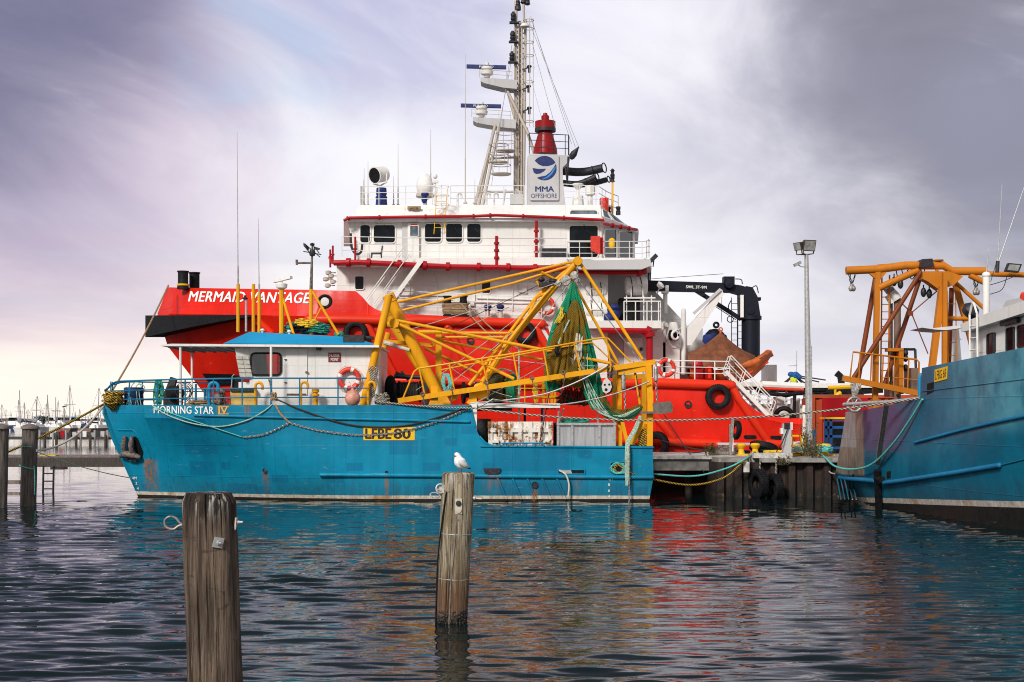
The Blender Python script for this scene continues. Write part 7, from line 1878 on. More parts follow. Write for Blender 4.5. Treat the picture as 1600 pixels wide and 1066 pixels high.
for px, py, rpx, wd, nrm, lab in ((1185, 757, 24, .34, (-.95, -.31, .0), 'big tyre fender hung on the sheet piling, nearer the jetty slab'), (1210, 762, 22, .32, (-.96, -.28, .0), 'smaller tyre fender hung on the sheet piling below the pedestal'), ):
    Yt = 57.05; tyre(P(px, py, Yt), nrm, rpx * Yt / F, wd, lab)
    mb = MB(); chain(mb, [P(px + 2, py - rpx + 2, 57.0), P(px + 3, 716, 57.15)], .05, .014); solo(mb, 'tyre_chain', M['chainsteel'], ('left' if px < 1200 else 'right') + ' chain holding a tyre against the rusty sheet piling', 'chain', 'chains holding the tyres')
tyre(P(1193, 700, 63.5), (.25, .3, 1), .62, .3, 'large tyre lying flat on the quay behind the bollards')
tyre(P(1026, 695, 66.4), (-.6, -.8, 0), .62, .3, 'tyre fender on the red hull just past the trawler stern')
tyre(P(1149, 672, 62), (-.9, -.35, .1), .42, .2, 'small tyre hung on the leaning grey plank')
mb = MB(); mb.beam(P(1139, 742, 59.6), P(1145, 655, 60.4), .12, .07, (0, 1, 0)); mb.beam(P(1141, 690, 60.2), P(1141, 663, 60.4), .08, .06, (0, 1, 0)); solo(mb, 'leaning_plank', M['greytimber'], 'weathered grey plank leaning on the jetty slab', 'plank', smooth=0)
mb = MB(); mb.pbox(1141, 684, 1146, 708, 61.5, 61.8); solo(mb, 'white_post', M['lettwhite'], 'short white post on the jetty behind the leaning plank', 'post', smooth=0)
mb = MB()
for k, (a, b, c) in enumerate(((1112, 712, 1160), (1116, 708.5, 1150))): mb.box(P(a, b, 61).x, P(c, b, 61).x, 60.6, 61.6, P(0, b, 61).z - .04, P(0, b, 61).z + .07)
solo(mb, 'timber_stack', M['greytimber'], 'weathered flat boards lying on the white jetty slab', 'planks', smooth=0)
gw = thing('gangway', 'grey gangway ramp resting between the jetty and the red ship', 'gangway', P(1145, 696, 64))
mb = MB(); mb.beam(P(1121, 693.5, 64), P(1176, 694, 64), .5, .10); mb.build('ramp', M['stack'], gw, 0)
mb = MB()
for k in range(9): mb.tube(smooth_path([P(1114 + k * 3, 704, 62.5), P(1118 + k * 4, 699 + rr.uniform(-3, 3), 62.7), P(1126 + k * 3, 706, 62.4)], 4), .05, 5)
solo(mb, 'chain_heap', M['rustmetal'], 'rusty chain heap on the jetty under the gangway', 'chain')
mb = MB(); mb.pbox(1144, 704, 1172, 708, 64.5, 65.5); solo(mb, 'blue_sheet', M['bluecover'], 'blue sheet lying behind the yellow bollards', 'sheet', smooth=0)
# weeds on the quay edge
def weed(px, py, Y, h, n, label, seed):
    rn = random.Random(seed); mb = MB(); o = P(px, py, Y)
    for i in range(n):
        a = o + Vector((rn.uniform(-.22, .22), rn.uniform(-.15, .15), 0)); hh = h * rn.uniform(.45, 1); ln = Vector((rn.uniform(-.3, .3), rn.uniform(-.2, .2), 1)) * hh
        b = a + ln; mb.tube([a, a.lerp(b, .5) + Vector((rn.uniform(-.05, .05), 0, 0)), b], [.012, .009, .004], 4)
        for k in range(11):
            c = a.lerp(b, rn.uniform(.25, 1)); d = Vector((rn.uniform(-1, 1), rn.uniform(-1, 1), rn.uniform(-.2, .8))).normalized() * rn.uniform(.06, .14); s = d.cross(Vector((rn.random(), rn.random(), rn.random()))).normalized() * .022
            mb.add([c, c + d * .5 + s, c + d, c + d * .5 - s], [(0, 1, 2, 3)])
    return solo(mb, 'weed', M['weed'], label, 'weed', 'weeds on the quay', 0)
weed(1266, 716, 59.8, 1.5, 26, 'tall thin weeds at the foot of the floodlight pole', 1)
weed(1249, 712, 60.8, 1.9, 9, 'sparse tall weed growing by the yellow pallet frame', 4)
weed(1109, 712, 60.2, .55, 22, 'low bright green weed at the far end of the jetty slab', 2)
weed(1223, 727, 57.15, .35, 20, 'small green tuft growing from the sheet pile top', 3)
weed(1276, 718, 57.6, .7, 16, 'dry weed tuft on the coping below the teal rope bollard', 6)
# container, rack, blue post
cn = thing('shipping_container', 'weathered orange red shipping container on the quay behind the lamp post', 'container', P(1310, 700, 70))
a = P(1269, 711, 66); top = []; bot = []; x = P(1269, 700, 66).x; zt = P(0, 622, 66).z
i = 0; cx = x
while cx < x + 6.1:
    for dx, dy in ((0, 0), (.12, 0), (.17, .05), (.29, .05)): top.append(Vector((cx + dx, 66 + dy, zt))); bot.append(Vector((cx + dx, 66 + dy, ZQ)))
    cx += .34
mb = MB(); mb.loft([top, bot]); mb.box(x, cx, 66.12, 68.4, ZQ, zt); mb.build('corrugated_side', M['containerred'], cn, 20)
mb = MB(); mb.box(x - .06, cx + .05, 65.92, 66.11, zt, zt + .14); mb.box(x - .08, x + .12, 65.9, 66.1, ZQ, zt - .001); mb.build('corner_frame', M['containerred'], cn, 0)
mb = MB(); mb.pbox(1286, 622, 1356, 660, 64.9, 65.1); mb.build('dark_end', M['pipe'], cn, 0)
rk = thing('blue_rack', 'blue steel shelf rack standing before the orange container', 'rack', P(1306, 712, 63.5))
mb = MB()
for a in (1290, 1298, 1327): mb.beam(P(a, 713, 63.5), P(a, 655, 63.5), .12, .12, (0, 1, 0))
for a in (1291, 1330): mb.beam(P(a, 709, 65), P(a, 656, 65), .12, .12, (0, 1, 0))
for a in (1291, 1330): mb.beam(P(a, 656, 65), P(1290 if a == 1291 else 1327, 656, 63.5), .1, .1)
for b in (656, 668, 682, 700): mb.beam(P(1289, b, 63.5), P(1330, b, 63.5), .12, .11)
mb.build('frame', M['rackblue'], rk, 0)
mb = MB(); mb.pbox(1290, 652, 1322, 655, 63.4, 64.6); mb.build('yellow_top', M['ladderyel'], rk, 0)
mb = MB(); mb.pbox(1290, 656, 1330, 712, 64.95, 65.05); mb.build('back_panel', M['darksteel'], rk, 0)
mb = MB(); mb.pbox(1269, 672, 1275, 708, 62.5, 62.8); mb.pbox(1257, 672, 1260, 700, 63, 63.3); solo(mb, 'blue_board', M['rackblue'], 'blue board standing upright beside the lamp post foot', 'board', smooth=0)
mb = MB(); mb.tube([P(1256, 700, 62), P(1258, 655, 62), P(1256, 640, 62), P(1258, 634, 62)], .1, 8); solo(mb, 'white_pipe', M['lifewhite'], 'bent white hose pipe standing left of the lamp post', 'pipe')
# white workboat lying beyond the quay
wb = thing('white_workboat', 'white workboat with black hoses and a flat canopy beyond the quay', 'boat', P(1260, 690, 84))
Yw = 84.0
mb = MB(); mb.pprism([(1150, 632), (1360, 630), (1360, 690), (1150, 690)], Yw, Yw + 7); mb.build('hull', M['cream'], wb, 0)
mb = MB(); mb.pbox(1160, 599, 1380, 606, Yw - 1, Yw + 7); mb.build('canopy', M['lifewhite'], wb, 0)
mb = MB(); mb.pbox(1212, 607, 1290, 610.5, Yw - 1, Yw + 6); mb.pbox(1262, 606.2, 1380, 614, Yw - .9, Yw + 5); mb.build('canopy_edge', M['black'], wb, 0)
mb = MB()
for a in range(1158, 1345, 14): mb.pbox(a, 606, a + 2.5, 633, Yw - .5, Yw - .3)
for b in (616, 624): mb.pbox(1150, b, 1350, b + 2, Yw - .6, Yw - .5)
mb.build('rail_frame', M['stack'], wb, 0)
mb = MB(); mb.pprism([(1192, 601), (1200, 590), (1212, 589), (1212, 601)], Yw, Yw + 2); mb.build('funnel', M['stack'], wb, 0)
mb = MB(); mb.rod(P(1244, 590, Yw), P(1245, 548, Yw), .02); mb.rod(P(1232, 572, Yw), P(1246, 571, Yw), .02); mb.build('whip_antenna', M['galv'], wb)
mb = MB(); mb.tube([P(1315, 600, Yw), P(1313, 588, Yw), P(1307, 583, Yw)], .2, 8); mb.build('exhaust_pipe', M['black'], wb)
mb = MB()
for k in range(7): mb.rod(P(1240, 586, Yw - .5), P(1223 + k * 6, 600 - (k % 2) * 2, Yw - .7), .05)
for a, b in (((1243, 587), (1290, 594)), ((1243, 589), (1280, 597))): mb.rod(P(*a, Yw - .5), P(*b, Yw - .5), .04)
mb.build('hoist_slings', M['rope_dark'], wb)
mb = MB()
for k in range(6): mb.ell(P(1236 + k * 2.4, 585 + (k % 3) * 2, Yw - .8), .2, .15, .16, 8, 6)
mb.build('blue_floats', M['rackblue'], wb)
mb = MB(); mb.ell(P(1239, 592, Yw - .8), .16, .14, .3, 8, 6); mb.ell(P(1242, 594, Yw - .8), .12, .14, .22, 8, 6); mb.build('lime_float', M['lime'], wb)
mb = MB(); mb.tube([P(1294, 606, 70), P(1330, 605, 70), P(1345, 605, 70)], .1, 8); mb.rod(P(1305, 606, 70), P(1305, 622, 70), .06); mb.tube(smooth_path([P(1307, 624, 70), P(1308, 618, 70), P(1314, 614, 70)], 5), .12, 8); solo(mb, 'yellow_barrier', M['ladderyel'], 'yellow tube barrier on top of the orange container', 'barrier')
# ---------------- mooring lines ----------------
def line(pts, m, r, label, name='mooring_line', cat='rope'):
    mb = MB(); mb.tube(pts, r, 7); return solo(mb, name, M[m], label, cat)
BW = P(161, 632, 58.0)
line(sag(BW, P(-30, 724, 52.0), .10), 'rope_blackyellow', .045, 'straight taut black and yellow line from the blue bow past the timber pile')
line(sag(P(161, 636, 57.9), P(57, 704, 52.3), .42), 'rope_white', .04, 'sagging pale line from the blue bow to the timber pile')
line(sag(P(57, 706, 52.3), T1s(206, 747, .02), .10), 'rope_palegreen', .018, 'thin pale green line from the timber pile to the blue bow waterline')
line(sag(P(263, 446, 72), P(140, 664, 60.2), .35), 'rope_tan', .045, 'brown line from the bow bollard of the red ship down to the far walkway')
line(sag(P(585, 627, 55), P(740, 638, 54.8), .06) + sag(P(740, 638, 54.8), P(1450, 620, 47.3), .62, 40), 'rope_striped', .035, 'long black and white spring line between the blue trawler and the teal trawler')
line(smooth_path([P(978, 737, 54.9), P(1020, 749, 55.3), P(1080, 758, 56), P(1130, 747, 56.6), P(1160, 723, 57.05), P(1172, 713.5, 58.5), P(1181, 706, 61.4)], 8), 'rope_blackyellow', .04, 'black and yellow stern line of the blue trawler to the quay bollard')
line(smooth_path([P(1021, 741, 55.4), P(1085, 744, 56), P(1135, 732, 56.7), P(1166, 716.5, 57.1), P(1174, 711, 59), P(1179, 705.5, 61.4)], 8), 'rope_teal', .035, 'teal stern line of the blue trawler to the quay bollard')
line(smooth_path([P(1278, 705, 59.4), P(1290, 716, 57.0), H3(1318, 729, .3), H3(1345, 733, .25), H3(1375, 724, .25), H3(1405, 692, .2), H3(1428, 655, .12), H3(1444, 624, .06)], 8), 'rope_teal', .04, 'sagging teal line from the bollard up to the teal trawler bulwark')
line(sag(P(1282, 708, 59.4), P(1304, 740, 56.3), .25), 'rope_white', .03, 'short frayed pale rope from the bollard to the teal trawler stern')
line(sag(P(720, 474, 67.3), P(812, 562, 60.2), .2), 'rope_tan', .03, 'brown rope from the rope wound bitts down towards the trawler boom')
line(sag(P(735, 480, 67.3), P(815, 548, 61.5), .15), 'rope_tan', .03, 'second brown rope from the rope wound bitts beside the tyre')
line(sag(P(1020, 683, 66.8), P(1122, 706, 62), .12), 'rope_dark', .03, 'dark rope from the red hull to the end of the jetty')
line(sag(P(1020, 706, 66.8), P(1112, 704, 62), .1), 'rope_dark', .03, 'lower dark rope along the foot of the red hull by the jetty')
line(sag(P(1033, 640, 66.8), P(1100, 738, 59.7), .1), 'rope_dark', .022, 'thin dark line slanting across the red hull to the jetty edge')
line([P(990, 565, 55.6), P(1000, 620, 55.5)], 'rope_dark', .02, 'short dark rope inside the yellow stern gantry')
for a, b, c, d, Y0, Y1, lab in ((795, 480, 712, 520, 57, 58, 'grey wire slanting from the boom down across the red hull'), (800, 520, 680, 620, 57, 57.5, 'grey wire along the main boom to the trawl winch'), (870, 560, 735, 634, 56.5, 55.5, 'grey wire crossing above the shelter roof')):
    line([P(a, b, Y0), P(c, d, Y1)], 'galv', .016, lab, 'wire', 'wire')
line(sag(P(745, 637, 55.2), P(770, 624, 55.2), .02) + sag(P(770, 624, 55.2), P(870, 633, 55.2), .05) + sag(P(870, 633, 55.2), P(1015, 596, 55.1), .15), 'chainsteel', .03, 'chain and rope line rising from the shelter roof to the stern post', 'slung_line')
line(sag(P(735, 630, 55.3), P(850, 616, 55.3), .05) + sag(P(850, 616, 55.3), P(948, 572, 55.3), .1), 'galv', .028, 'grey wire rising from the shelter roof to the outrigger beam', 'wire', 'wire')
line([P(811, 543, 56.4), P(811, 690, 56.2)], 'rope_palegreen', .028, 'pale green rope hanging from the boom past the shelter roof')
line(sag(P(860, 600, 55.8), P(842, 697, 55.4), .1), 'rope_dark', .022, 'dark rope hanging in front of the white bin')
mb = MB(); rr = random.Random(31)
WIRES = (((904, 414, 57), (685, 519, 58.3)), ((897, 432, 56.6), (622, 520, 57)), ((862, 452, 57), (650, 610, 58)), ((836, 486, 57), (690, 600, 57.6)), ((780, 560, 57), (950, 572, 55.5)), ((885, 448, 56.7), (811, 543, 56.4)), ((740, 600, 57), (905, 536, 55.5)), ((686, 560, 58.3), (800, 620, 57)), ((622, 480, 57), (697, 470, 66.9)))
for k, (a, b) in enumerate(WIRES):
    mb = MB(); mb.tube(sag(P(*a), P(*b), .05 + .25 * rr.random(), 10), .014, 5); mb.build('rigging_wire', M['rope_dark' if k % 3 == 0 else 'galv' if k % 3 == 1 else 'rope_palegreen'], boat)
for a, b in ((660, 616), (705, 606), (760, 598), (831, 590), (880, 582), (930, 574)):
    q = P(a, b, 55.35); mb = MB(); mb.torus(q, (0, 1, 0), .07, .02, 12, 5); mb.tube(smooth_path([q, q + Vector((.05, 0, -.25)), q + Vector((rr.uniform(-.1, .3), .1, -.5 - rr.random() * .4))], 4), .018, 5); mb.build('shackle', M['rustmetal'], og)
# ---------------- piles in the foreground ----------------
def wood(name, base, lo, zsplit, zwet, topdark=None, top=9.0):
    m, t = mat(name)
    tc = t.n('ShaderNodeTexCoord').outputs['Object']; pos = t.n('ShaderNodeNewGeometry').outputs['Position']
    sp = t.n('ShaderNodeSeparateXYZ', None, i0=pos).outputs; z = sp[2]
    gr = t.noise(tc, 1.0, 8, .68, .5, sc=(30, 30, 1.1)); gr2 = t.noise(tc, 1.0, 5, .6, .3, sc=(70, 70, 3.0)); big = t.noise(tc, 3.0, 4, .6, .4, sc=(1.6, 1.6, .5))
    crack = t.noise(tc, 1.0, 6, .7, .8, sc=(15, 15, .55))
    c = t.mix(t.rng(gr, .38, .62), mul(base, .36), mul(base, 1.6)); c = t.mix(t.rng(big, .45, .72), c, lo)
    kn = t.noise(tc, 1.0, 3, .6, 1.2, sc=(4, 4, 9)); c = t.mix(t.math('MULTIPLY', t.rng(kn, .62, .70), .55), c, mul(base, .25))
    ck = t.math('MULTIPLY', t.rng(crack, .62, .68), 1.0); c = t.mix(t.math('MULTIPLY', ck, .85), c, (.012, .009, .008))
    zz = t.math('MULTIPLY_ADD', t.noise(tc, 1, 5, .6, .3, sc=(14, 14, .8)), .9, z)
    if topdark: c = t.mix(t.math('MULTIPLY', t.rng(zz, topdark, topdark + .3), .88), c, (.018, .013, .012))
    c = t.mix(t.math('MULTIPLY', t.rng(zz, zsplit + .55, zsplit - .1), .82), c, (.105, .042, .016))
    c = t.mix(t.rng(t.math('MULTIPLY_ADD', t.noise(tc, 9, 4), .25, z), zwet + .2, zwet + .05), c, (.010, .008, .007))
    dp = t.math('MULTIPLY', t.rng(t.noise(tc, 1.0, 5, .65, .5, sc=(11, 11, 2.2)), .53, .60), t.rng(z, top - .30, top - .02)); c = t.mix(t.math('MULTIPLY', dp, .75), c, (.62, .60, .55))
    h = t.math('SUBTRACT', t.math('MULTIPLY_ADD', gr2, .35, gr), t.math('MULTIPLY', ck, .9))
    finish(t, c, .82, 0, h, .9, .035, spec=.3); return m
M['pilewood'] = wood('weathered pile timber', (.120, .086, .062), (.058, .038, .027), .9, .1, 2.80, 2.72)
M['pilewood2'] = wood('green grey pile timber', (.28, .235, .165), (.19, .145, .085), .95, .10, 2.74, 2.42)
def pile(px0, py0, pxb, Y, r0, r1, name, label, m, bev=.03, seed=0, zb=-1.6, n=132):
    t_ = thing(name, label, 'mooring pile', P(pxb, HY + CH * F / Y, Y))
    a = P(px0, py0, Y); b = P(pxb, HY + CH * F / Y, Y); ax = (a - b) / (a.z - b.z)
    rn = np.random.RandomState(seed); ph = rn.rand(12) * 6.28; am = rn.uniform(.2, 1, 12)
    cr = [(rn.randint(n), zb + (a.z - zb) * rn.uniform(.35, .9), rn.uniform(.25, .9), rn.uniform(.010, .024)) for _ in range(26)] + [(rn.randint(n), a.z, rn.uniform(.15, .6), .026) for _ in range(14)]
    hs = [zb + (a.z - zb - bev) * i / 60 for i in range(61)] + [a.z - bev * .5, a.z - .006, a.z]
    mb = MB(); rows = []
    for i, z in enumerate(hs):
        u = (z - zb) / (a.z - zb); c = b + ax * (z - b.z); row = []
        for k in range(n):
            th = 2 * math.pi * k / n
            r_ = (r1 + (r0 - r1) * u) * (1 + .012 * sum(am[j] * math.sin((j + 2) * th + ph[j] + .35 * z * math.sin(j)) for j in range(10)) / 2.2 + .008 * math.sin(z * 5.1 + ph[3]))
            if z > a.z - bev + 1e-6: r_ *= {0: 1, 1: 1}.get(0, 1) * (1 - .16 * min(1, (z - (a.z - bev)) / bev))
            for ck, cz, cl, cd in cr:
                if ck == k and abs(z - cz) < cl: r_ -= cd * (r0 / .22) * (1 - abs(z - cz) / cl) ** .5
            row.append(c + Vector((r_ * math.cos(th), r_ * math.sin(th), 0)))
        rows.append(row + [row[0]])
    mb.loft(rows); mb.add(rows[-1][:-1], [tuple(range(n))]); mb.build('trunk', M[m], t_, 50)
    return t_, a, b, ax
Y1 = 11.4
t1, a1, b1, ax1 = pile(326, 770, 344, Y1, .215, .222, 'timber_pile', 'thick weathered grey timber pile with an eye bolt nearest the viewer', 'pilewood', .07, 2)
C1 = lambda py: a1 + ax1 * (P(0, py, Y1).z - a1.z)
mb = MB(); q = C1(817); l_ = q + Vector((-.215, -.02, 0))
pts = [l_ + Vector((.06, 0, -.012)), l_ + Vector((-.02, 0, -.02)), l_ + Vector((-.07, -.01, -.05)), l_ + Vector((-.125, -.02, -.03)), l_ + Vector((-.135, -.02, .02)), l_ + Vector((-.10, -.02, .05)), l_ + Vector((-.05, -.01, .04)), l_ + Vector((-.01, 0, -.005)), l_ + Vector((.06, .01, -.03))]
mb.tube(smooth_path(pts, 7), .0105, 10); mb.build('eye_bolt', M['chainsteel'], t1)
mb = MB(); q = C1(816) + Vector((.213, -.03, 0)); mb.beam(q + Vector((0, 0, -.055)), q + Vector((.008, 0, .04)), .06, .012, (1, 0, 0)); mb.lathe(q, [(.016, 0), (.016, .03), (.010, .032), (.010, .06)], 10, (1, -.1, .05)); mb.build('bolt', M['boltwhite'], t1)
mb = MB(); q = C1(845) + Vector((.102, -.198, 0)); d = Vector((.45, -.89, 0)); s = Vector((.89, .45, 0)); u = Vector((.1, 0, 1)).normalized()
mb.prism([q + s * a + u * b for a, b in ((-.047, -.03), (.035, -.045), (.047, .035), (-.033, .05))], d * .010); mb.lathe(q + d * .01, [(.020, 0), (.020, .015), (.010, .016), (.010, .04), (0, .041)], 8, d + s * .5); mb.build('bolt_plate', M['galv'], t1, 30)
Y2 = 22.8
t2, a2, b2, ax2 = pile(716.5, 738, 705.5, Y2, .262, .235, 'timber_pile', 'slim leaning timber pile with a socket box and a gull on top', 'pilewood2', .025, 5)
C2 = lambda py: a2 + ax2 * (P(0, py, Y2).z - a2.z)
nm = Vector((.15, -1, 0)).normalized()
mb = MB(); q = C2(790) + Vector((.03, -.262, 0)); mb.box(q.x - .05, q.x + .06, q.y, q.y + .05, q.z - .12, q.z + .125); bxo = mb.build('socket_box', M['socketcream'], t2, 0)
for dz, m_ in ((.05, 'darksteel'), (-.06, 'socketcream')):
    mb = MB(); mb.lathe(q + Vector((.005, -.001, dz)), [(.044, 0), (.044, .018), (.03, .02), (.0, .021)], 18, (0, -1, 0)); mb.build('socket', M[m_], bxo)
mb = MB(); mb.tube([C2(802) + Vector((.01, -.255, 0)), C2(850) + Vector((.0, -.262, 0)), C2(900) + Vector((-.03, -.25, 0)), C2(975) + Vector((-.03, -.246, 0))], .011, 8); mb.build('conduit', M['conduit'], t2)
for py in (834, 904):
    mb = MB(); c = C2(py); mb.torus(c, ax2, .262 - (py - 738) * .0001, .008, 48, 6); mb.build('strap', M['galv'], t2)
mb = MB(); c = C2(763) + Vector((-.262, -.05, 0)); mb.torus(c + Vector((-.01, -.03, 0)), (.25, -1, .1), .072, .014, 24, 8); mb.torus(c + Vector((-.10, -.02, -.105)), (.1, -.5, 1), .075, .012, 24, 8); mb.lathe(c + Vector((.02, 0, -.02)), [(.05, 0), (.05, .05), (.02, .06), (.02, .1)], 10, (-1, -.4, 0)); mb.box(c.x + .01, c.x + .08, c.y - .09, c.y, c.z - .07, c.z + .05); mb.build('mooring_ring', M['boltwhite'], t2)
mb = MB(); c = C2(778) + Vector((.25, -.05, 0)); mb.lathe(c, [(.03, 0), (.03, .04), (.014, .05), (.014, .14)], 10, (1, -.1, -.1)); mb.build('bolt', M['boltwhite'], t2)
mb = MB(); mb.tube(smooth_path([C2(768) + Vector((-.17, -.21, 0)), C2(785) + Vector((-.19, -.20, 0)), C2(840) + Vector((-.24, -.16, 0)), C2(880) + Vector((-.262, -.10, 0)), C2(920) + Vector((-.26, -.08, 0)), C2(974) + Vector((-.25, -.08, 0))], 6), .013, 7); mb.build('cable', M['black'], t2)
mb = MB(); rn = random.Random(4)
for k in range(260):
    th = rn.uniform(math.pi, 2 * math.pi); z = rn.uniform(-.02, .20); c = b2 + ax2 * z
    p = c + Vector((.242 * math.cos(th), .242 * math.sin(th), 0)); s_ = rn.uniform(.008, .02); mb.ell(p, s_, s_, s_ * 1.2, 6, 4)
o_ = mb.build('mussel_crust', M['crust'], t2, 60); o_['kind'] = 'stuff'
# gull standing on the slim pile
gl = thing('seagull', 'white seagull with grey wings standing on the slim leaning pile', 'bird', P(721, 738, Y2))
G = lambda a, b, dy=0: P(a, b, Y2 - .02) + Vector((0, dy, 0))
body = smooth_path([G(711.2, 712.8), G(713, 711.6), G(715.2, 712.6), G(716, 716), G(717.6, 720.5), G(720.6, 724.2), G(724.5, 727), G(729, 729.5), G(733.5, 731.2)], 5)
nb = len(body); rad = [float(np.interp(i / (nb - 1), [0, .06, .14, .25, .38, .52, .66, .78, .9, 1], [.014, .036, .050, .047, .068, .092, .088, .064, .030, .008])) for i in range(nb)]
mb = MB(); mb.tube(body, rad, 18); mb.build('body', M['gullwhite'], gl, 80)
for sg in (-1, 1):
    w_ = smooth_path([G(717.5, 720, sg * .055), G(721, 722.5, sg * .085), G(725.5, 726, sg * .080), G(729.5, 729, sg * .05), G(732.5, 731, sg * .02)], 5)
    mb = MB(); mb.tube(w_, [float(np.interp(i / (len(w_) - 1), [0, .25, .6, 1], [.020, .050, .040, .010])) for i in range(len(w_))], 12); wo = mb.build('wing', M['gullgrey'], gl, 80)
    mb = MB(); mb.tube([G(729.5, 729.6, sg * .035), G(732.5, 731.4, sg * .02), G(735.5, 732.6, sg * .01)], [.020, .016, .004], 10); mb.build('wing_tip', M['black'], wo, 80)
    mb = MB(); mb.rod(G(720.5 + sg * 1.2, 728, sg * .03), G(719.4 + sg * 1.6, 737.6, sg * .035), .006, 7); f0 = G(719.4 + sg * 1.6, 737.5, sg * .035)
    for an in (-.5, 0, .5): mb.rod(f0, f0 + Vector((-.05 * math.cos(an), .05 * math.sin(an), -.002)), .005, 5, .003)
    mb.build('leg', M['gulllleg'], gl)
    mb = MB(); mb.ell(G(712.9, 711.6, sg * .034), .007, .005, .007, 8, 6); mb.build('eye', M['black'], gl)
mb = MB(); mb.tube([G(711.6, 713), G(709.6, 713.6), G(708.4, 714.4)], [.013, .010, .003], 8); mb.build('beak', M['gulllleg'], gl)
# ---------------- left: piles, walkway, ladder ----------------
for px, Y, lab in ((46, 52.4, 'stout capped timber pile with a green rope round it in front of the far walkway'), (0, 51.0, 'stout capped timber pile cut by the left edge of the photo')):
    t_, a, b, ax = pile(px + 1, 668, px - 2, Y, .285, .30, 'walkway_pile', lab, 'pilewood3' if False else 'timberpile', .02, 3, n=40)
    mb = MB(); mb.lathe(a, [(.33, -.06), (.335, .0), (.30, .05), (.18, .10), (.0, .15)], 28); mb.build('pile_cap', M['capgrey'], t_)
mb = MB(); c = P(44, 730, 52.4); mb.torus(c, (.25, 0, 1), .31, .02, 32, 6); mb.tube(smooth_path([c + Vector((.28, -.2, .05)), c + Vector((.34, -.3, -.4)), c + Vector((.32, -.25, -1.0))], 5), .018, 6); mb.torus(c + Vector((0, 0, .75)), (0, 0, 1), .305, .012, 32, 5)
solo(mb, 'green_rope_loop', M['rope_teal'], 'green rope loop tied round the capped timber pile', 'rope')
wk = thing('walkway', 'low timber walkway over the water at the left behind the blue bow', 'walkway', P(90, 720, 63))
xa, xb = P(-260, 720, 62.5).x, -12.0
mb = MB(); mb.box(xa, xb, 62.5, 65.1, 1.43, 1.53)
mb.build('deck', M['walkdeck'], wk, 0)
mb = MB(); mb.box(xa, xb, 62.32, 62.49, 1.06, 1.47); mb.build('side_beam', M['timber'], wk, 0)
for a in (-26.5, -24.6, -14.6, -13):
    mb = MB(); mb.tube([(a, 63.8, 1.42), (a, 63.8, -1.5)], .2, 12); mb.build('support_pile', M['timber'], wk)
mb = MB(); ladder(mb, P(66.5, 800, 62.2), P(68, 728, 62.2), P(84, 728, 62.2) - P(68, 728, 62.2), .33, .045, .03); mb.box(P(76, 0, 62).x, P(98, 0, 62).x, 62.2, 62.7, .95, 1.055); mb.build('ladder', M['darksteel'], wk)
mb = MB(); mb.box(P(63, 0, 62.6).x, P(88, 0, 62.6).x, 62.5, 63.0, 1.532, 1.58); mb.build('edge_strip', M['rope_yellow'], wk, 0)
mb = MB(); mb.box(xa, P(36, 0, 54).x, 53.6, 54.0, .72, .86); mb.box(xa, P(36, 0, 54).x, 53.6, 53.8, .3, .42); solo(mb, 'wale_beam', M['greytimber'], 'grey timber wale low between the two capped piles', 'beam', smooth=0)
# ---------------- far marina ----------------
fj = thing('far_jetty', 'far pile jetty in front of the marina yachts', 'jetty', P(110, 690, 165))
Yj = 165.0
mb = MB(); mb.box(P(-40, 0, Yj).x, P(330, 0, Yj).x, Yj, Yj + 4, P(0, 687, Yj).z, P(0, 683, Yj).z); mb.build('deck', M['timber'], fj, 0)
rn = random.Random(12)
for k, px in enumerate((-20, -4, 62, 70, 83, 88, 103, 119, 126, 141, 148, 165, 168, 182, 200, 220, 245, 270, 300)):
    mb = MB(); mb.rod(P(px, 697, Yj - (k % 2) * .5), P(px, 672 if k % 2 == 0 else 680, Yj - (k % 2) * .5), .16 if k % 2 else .12, 8); mb.build('pile', M['galv'] if k % 2 == 0 else M['timber'], fj)
for px, h, m_ in ((66, 7, 'darksteel'), (75, 9, 'pipegrey'), (80, 6, 'stack'), (108, 7, 'darksteel'), (124, 8, 'pipegrey'), (145, 7, 'lens'), (153, 10, 'darksteel'), (172, 8, 'pipegrey'), (97, 10, 'pipe'), (132, 9, 'lifewhite'), (139, 8, 'timber'), (90, 8, 'timber'), (116, 8, 'stack'), (160, 9, 'stack')):
    mb = MB(); mb.pbox(px - 3, 683 - h, px + 3, 683, Yj + 1, Yj + 2); mb.build('jetty_box', M[m_], fj, 0)
